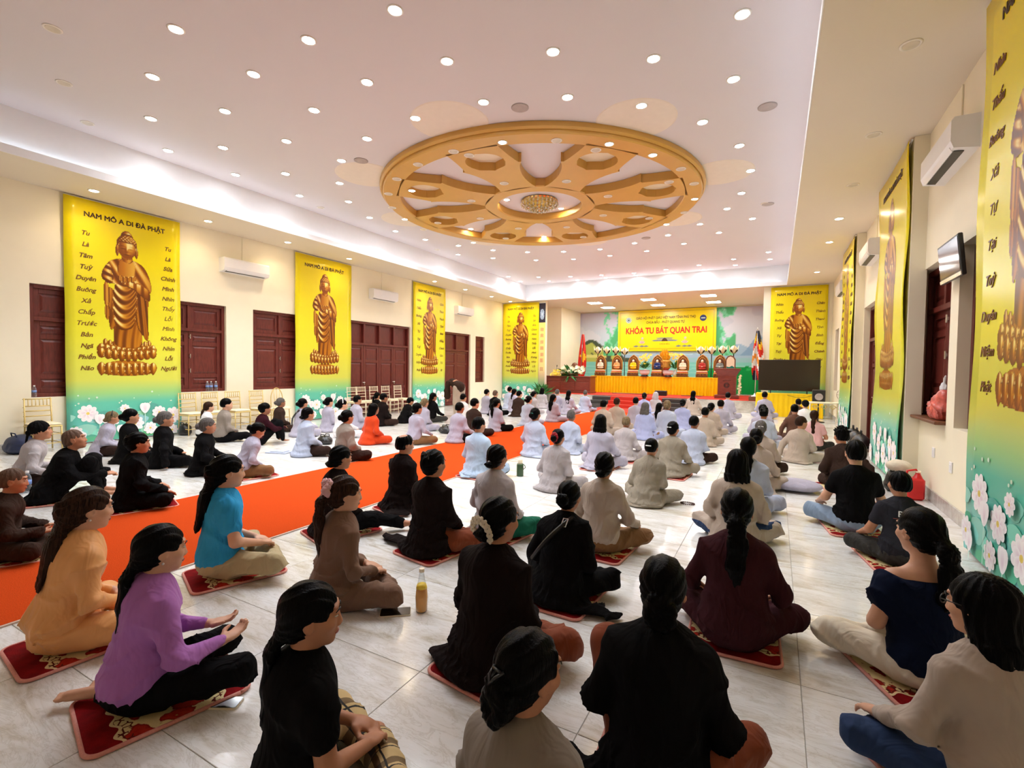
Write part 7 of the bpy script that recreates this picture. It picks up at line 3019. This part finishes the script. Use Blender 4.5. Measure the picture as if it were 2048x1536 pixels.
link('towel', new_mesh('towel', V, F, [M['cl_cream']], True), o)
# window sill of the right window: wooden plank and plastic bags
b = MB()
b.box(-.10, .14, -.75, .75, 0, .035, b=.006)
b.box(-.16, -.08, .42, .75, -.02, .03, b=.012)
o = b.build('sill_plank', M['statue_wood'], None, loc=(XR + .0, 7.87, .972))
tag(o, 'brown wooden plank lying on the right window sill', 'plank')
M['pink_plastic'] = pbr('pink_red_plastic', srgb(206, 96, 84), .3, var=.35, scale=18)
c = Sdf()
c.ell((0, -.03, .15), (.11, .20, .155), k=.05)
c.ell((.0, .12, .11), (.10, .15, .12), k=.05)
c.ell((.0, -.10, .26), (.08, .10, .10), k=.06)
V, F = c.mesh(.012, None, folds(5, .030, waist=.2), .003)
o = link('plastic_bag', new_mesh('plastic_bag', V, F, [M['pink_plastic']], True), None, (XR + .035, 7.48, 1.008))
tag(o, 'pink red plastic bag stuffed full on the right window sill', 'bag')
c = Sdf()
c.ell((0, 0, .05), (.05, .07, .05), k=.03)
c.cap((0, 0, .06), (0, -.06, .20), .03, .012, .03)
V, F = c.mesh(.010, None, folds(6, .018, waist=.05))
link('tied_top', new_mesh('tied_top', V, F, [M['cl_white']], True), o, (0, -.08, .32))
# black bags in the right doorway
for (y, z, lb) in ((12.9, 0, 'black bag in the right doorway, far one'), (12.35, 0, 'black bag in the right doorway, middle one'), (11.8, 0, 'black bag in the right doorway, near one')):
    c = Sdf()
    c.ell((0, 0, .16), (.16, .24, .17), k=.05)
    V, F = c.mesh(.024, None, folds(int(y), .012, waist=.15), .003)
    o = link('bag', new_mesh('bag', V, F, [M['black']], True), None, (XR - .17, y, z))
    tag(o, lb, 'bag', 'black bags in the right doorway')
    b = MB()
    b.tube([(0, -.08, .30), (0, -.06, .40), (0, .06, .40), (0, .08, .30)], .012, 6)
    b.build('handle', M['black'], o, True)
# open booklets by the readers
M['paper'] = pbr('paper', srgb(240, 236, 224), .7, var=.02)
for (px, py, rz, lb) in ((560, 905, .3, 'folded pale cloth pad on the floor near the bowed head'), (62, 972, .2, 'grey tray with booklet on the floor by the water bottle')):
    p = fl(px, py)
    b = MB()
    b.box(-.20, .20, -.14, .14, 0.001, .02, b=.006)
    b.box(-.13, .13, -.09, .09, .02, .03, b=.003)
    o = b.build('tray' if px == 62 else 'folded_cloth', M['paper'] if px == 62 else M['cl_bluegrey'], None, loc=(p[0], p[1], 0), rz=rz)
    tag(o, lb, 'tray' if px == 62 else 'cloth')
    if px == 62:
        o.scale = (.75, .75, 1)
# prayer beads beside the olive robe
p = fl(1375, 1008)
b = MB()
for k in range(22):
    a = 2 * PI * k / 22
    b.ball((.075 * math.cos(a), .045 * math.sin(a), .009), .009, 8, 5)
o = b.build('prayer_beads', M['wooddk'], None, True, loc=(p[0], p[1], 0))
tag(o, 'dark prayer bead loop on the floor beside the olive grey robe', 'beads')

# ================================================================== THE BOWING STANDING PERSON
P0 = on_y(918, 800, 12.6)
hips = np.array([0, 0, .92])
bs = Sdf()
J = dict(P=hips)
nk, hd = np.array([0, .46, 1.10]), np.array([0, .60, 1.02])
bs.ell(hips, (.15, .12, .12), k=.05)
bs.cap(hips, hips + [0, .20, .12], .12, .12, .05)
bs.cap(hips + [0, .20, .12], nk, .12, .06, .05)
bs.cap(nk, hd, .05, .05, .03)
bs.ell(hd + [0, .04, -.03], (.078, .11, .095), k=.03)
bs.cap(hd + [0, .06, -.10], hd + [0, .09, -.12], .012, .012, .02)
for s in (-1, 1):
    bs.cap(hips + [s * .09, 0, 0], (s * .10, .02, .48), .085, .058, .04)
    bs.cap((s * .10, .02, .48), (s * .10, -.01, .08), .056, .036, .03)
    bs.cap((s * .10, -.01, .06), (s * .11, .15, .035), .035, .028, .03)
    bs.cap((s * .17, .40, 1.06), (s * .19, .40, .80), .045, .038, .03)
    bs.cap((s * .19, .40, .80), (s * .15, .44, .58), .036, .026, .03)
    for q in range(4):
        bs.cap((s * .15 + (q - 1.5) * .015, .44, .55), (s * .15 + (q - 1.5) * .017, .455, .45 + .006 * (q == 0)), .010, .008, .01)
    bs.cap((s * .14, .45, .57), (s * .10, .47, .51), .012, .009, .01)
    bs.ell(hd + [s * .078, .02, -.02], (.01, .022, .03), k=.01)
V, F = bs.mesh(.018, None, None, .003)
o = link('person', new_mesh('person', V, F, [M['skin']], True), None, (P0[0], P0[1], 0), math.radians(68))
tag(o, 'person standing and bowing low in brown robe by the far wooden door', 'person')
c = Sdf()
c.ell(hips + [0, -.01, .02], (.19, .17, .17), k=.06)
c.cap(hips + [0, .05, .04], nk - [0, .05, -.0], .165, .11, .06)
for s in (-1, 1):
    c.cap((s * .17, .38, 1.07), (s * .20, .39, .82), .075, .09, .04)
    c.cap((s * .20, .39, .82), (s * .17, .42, .64), .09, .105, .04)
V, F = c.mesh(.018, None, folds(4, .010, waist=.9))
link('robe', new_mesh('robe', V, F, [M['cl_brown']], True), o)
c = Sdf()
for s in (-1, 1):
    c.cap(hips + [s * .09, 0, 0], (s * .10, .02, .48), .12, .10, .05)
    c.cap((s * .10, .02, .48), (s * .10, -.01, .10), .10, .085, .04)
V, F = c.mesh(.018, None, folds(7, .010, waist=.5))
link('trousers', new_mesh('trousers', V, F, [M['cl_beige']], True), o)
c = Sdf()
c.ell(hd + [0, .02, .02], (.088, .115, .095), k=.02)
c.ell(hd + [0, .10, -.10], (.09, .07, .09), k=.02, op='sub')
V, F = c.mesh(.012)
link('hair', new_mesh('hair', V, F, [M['hair']], True), o)
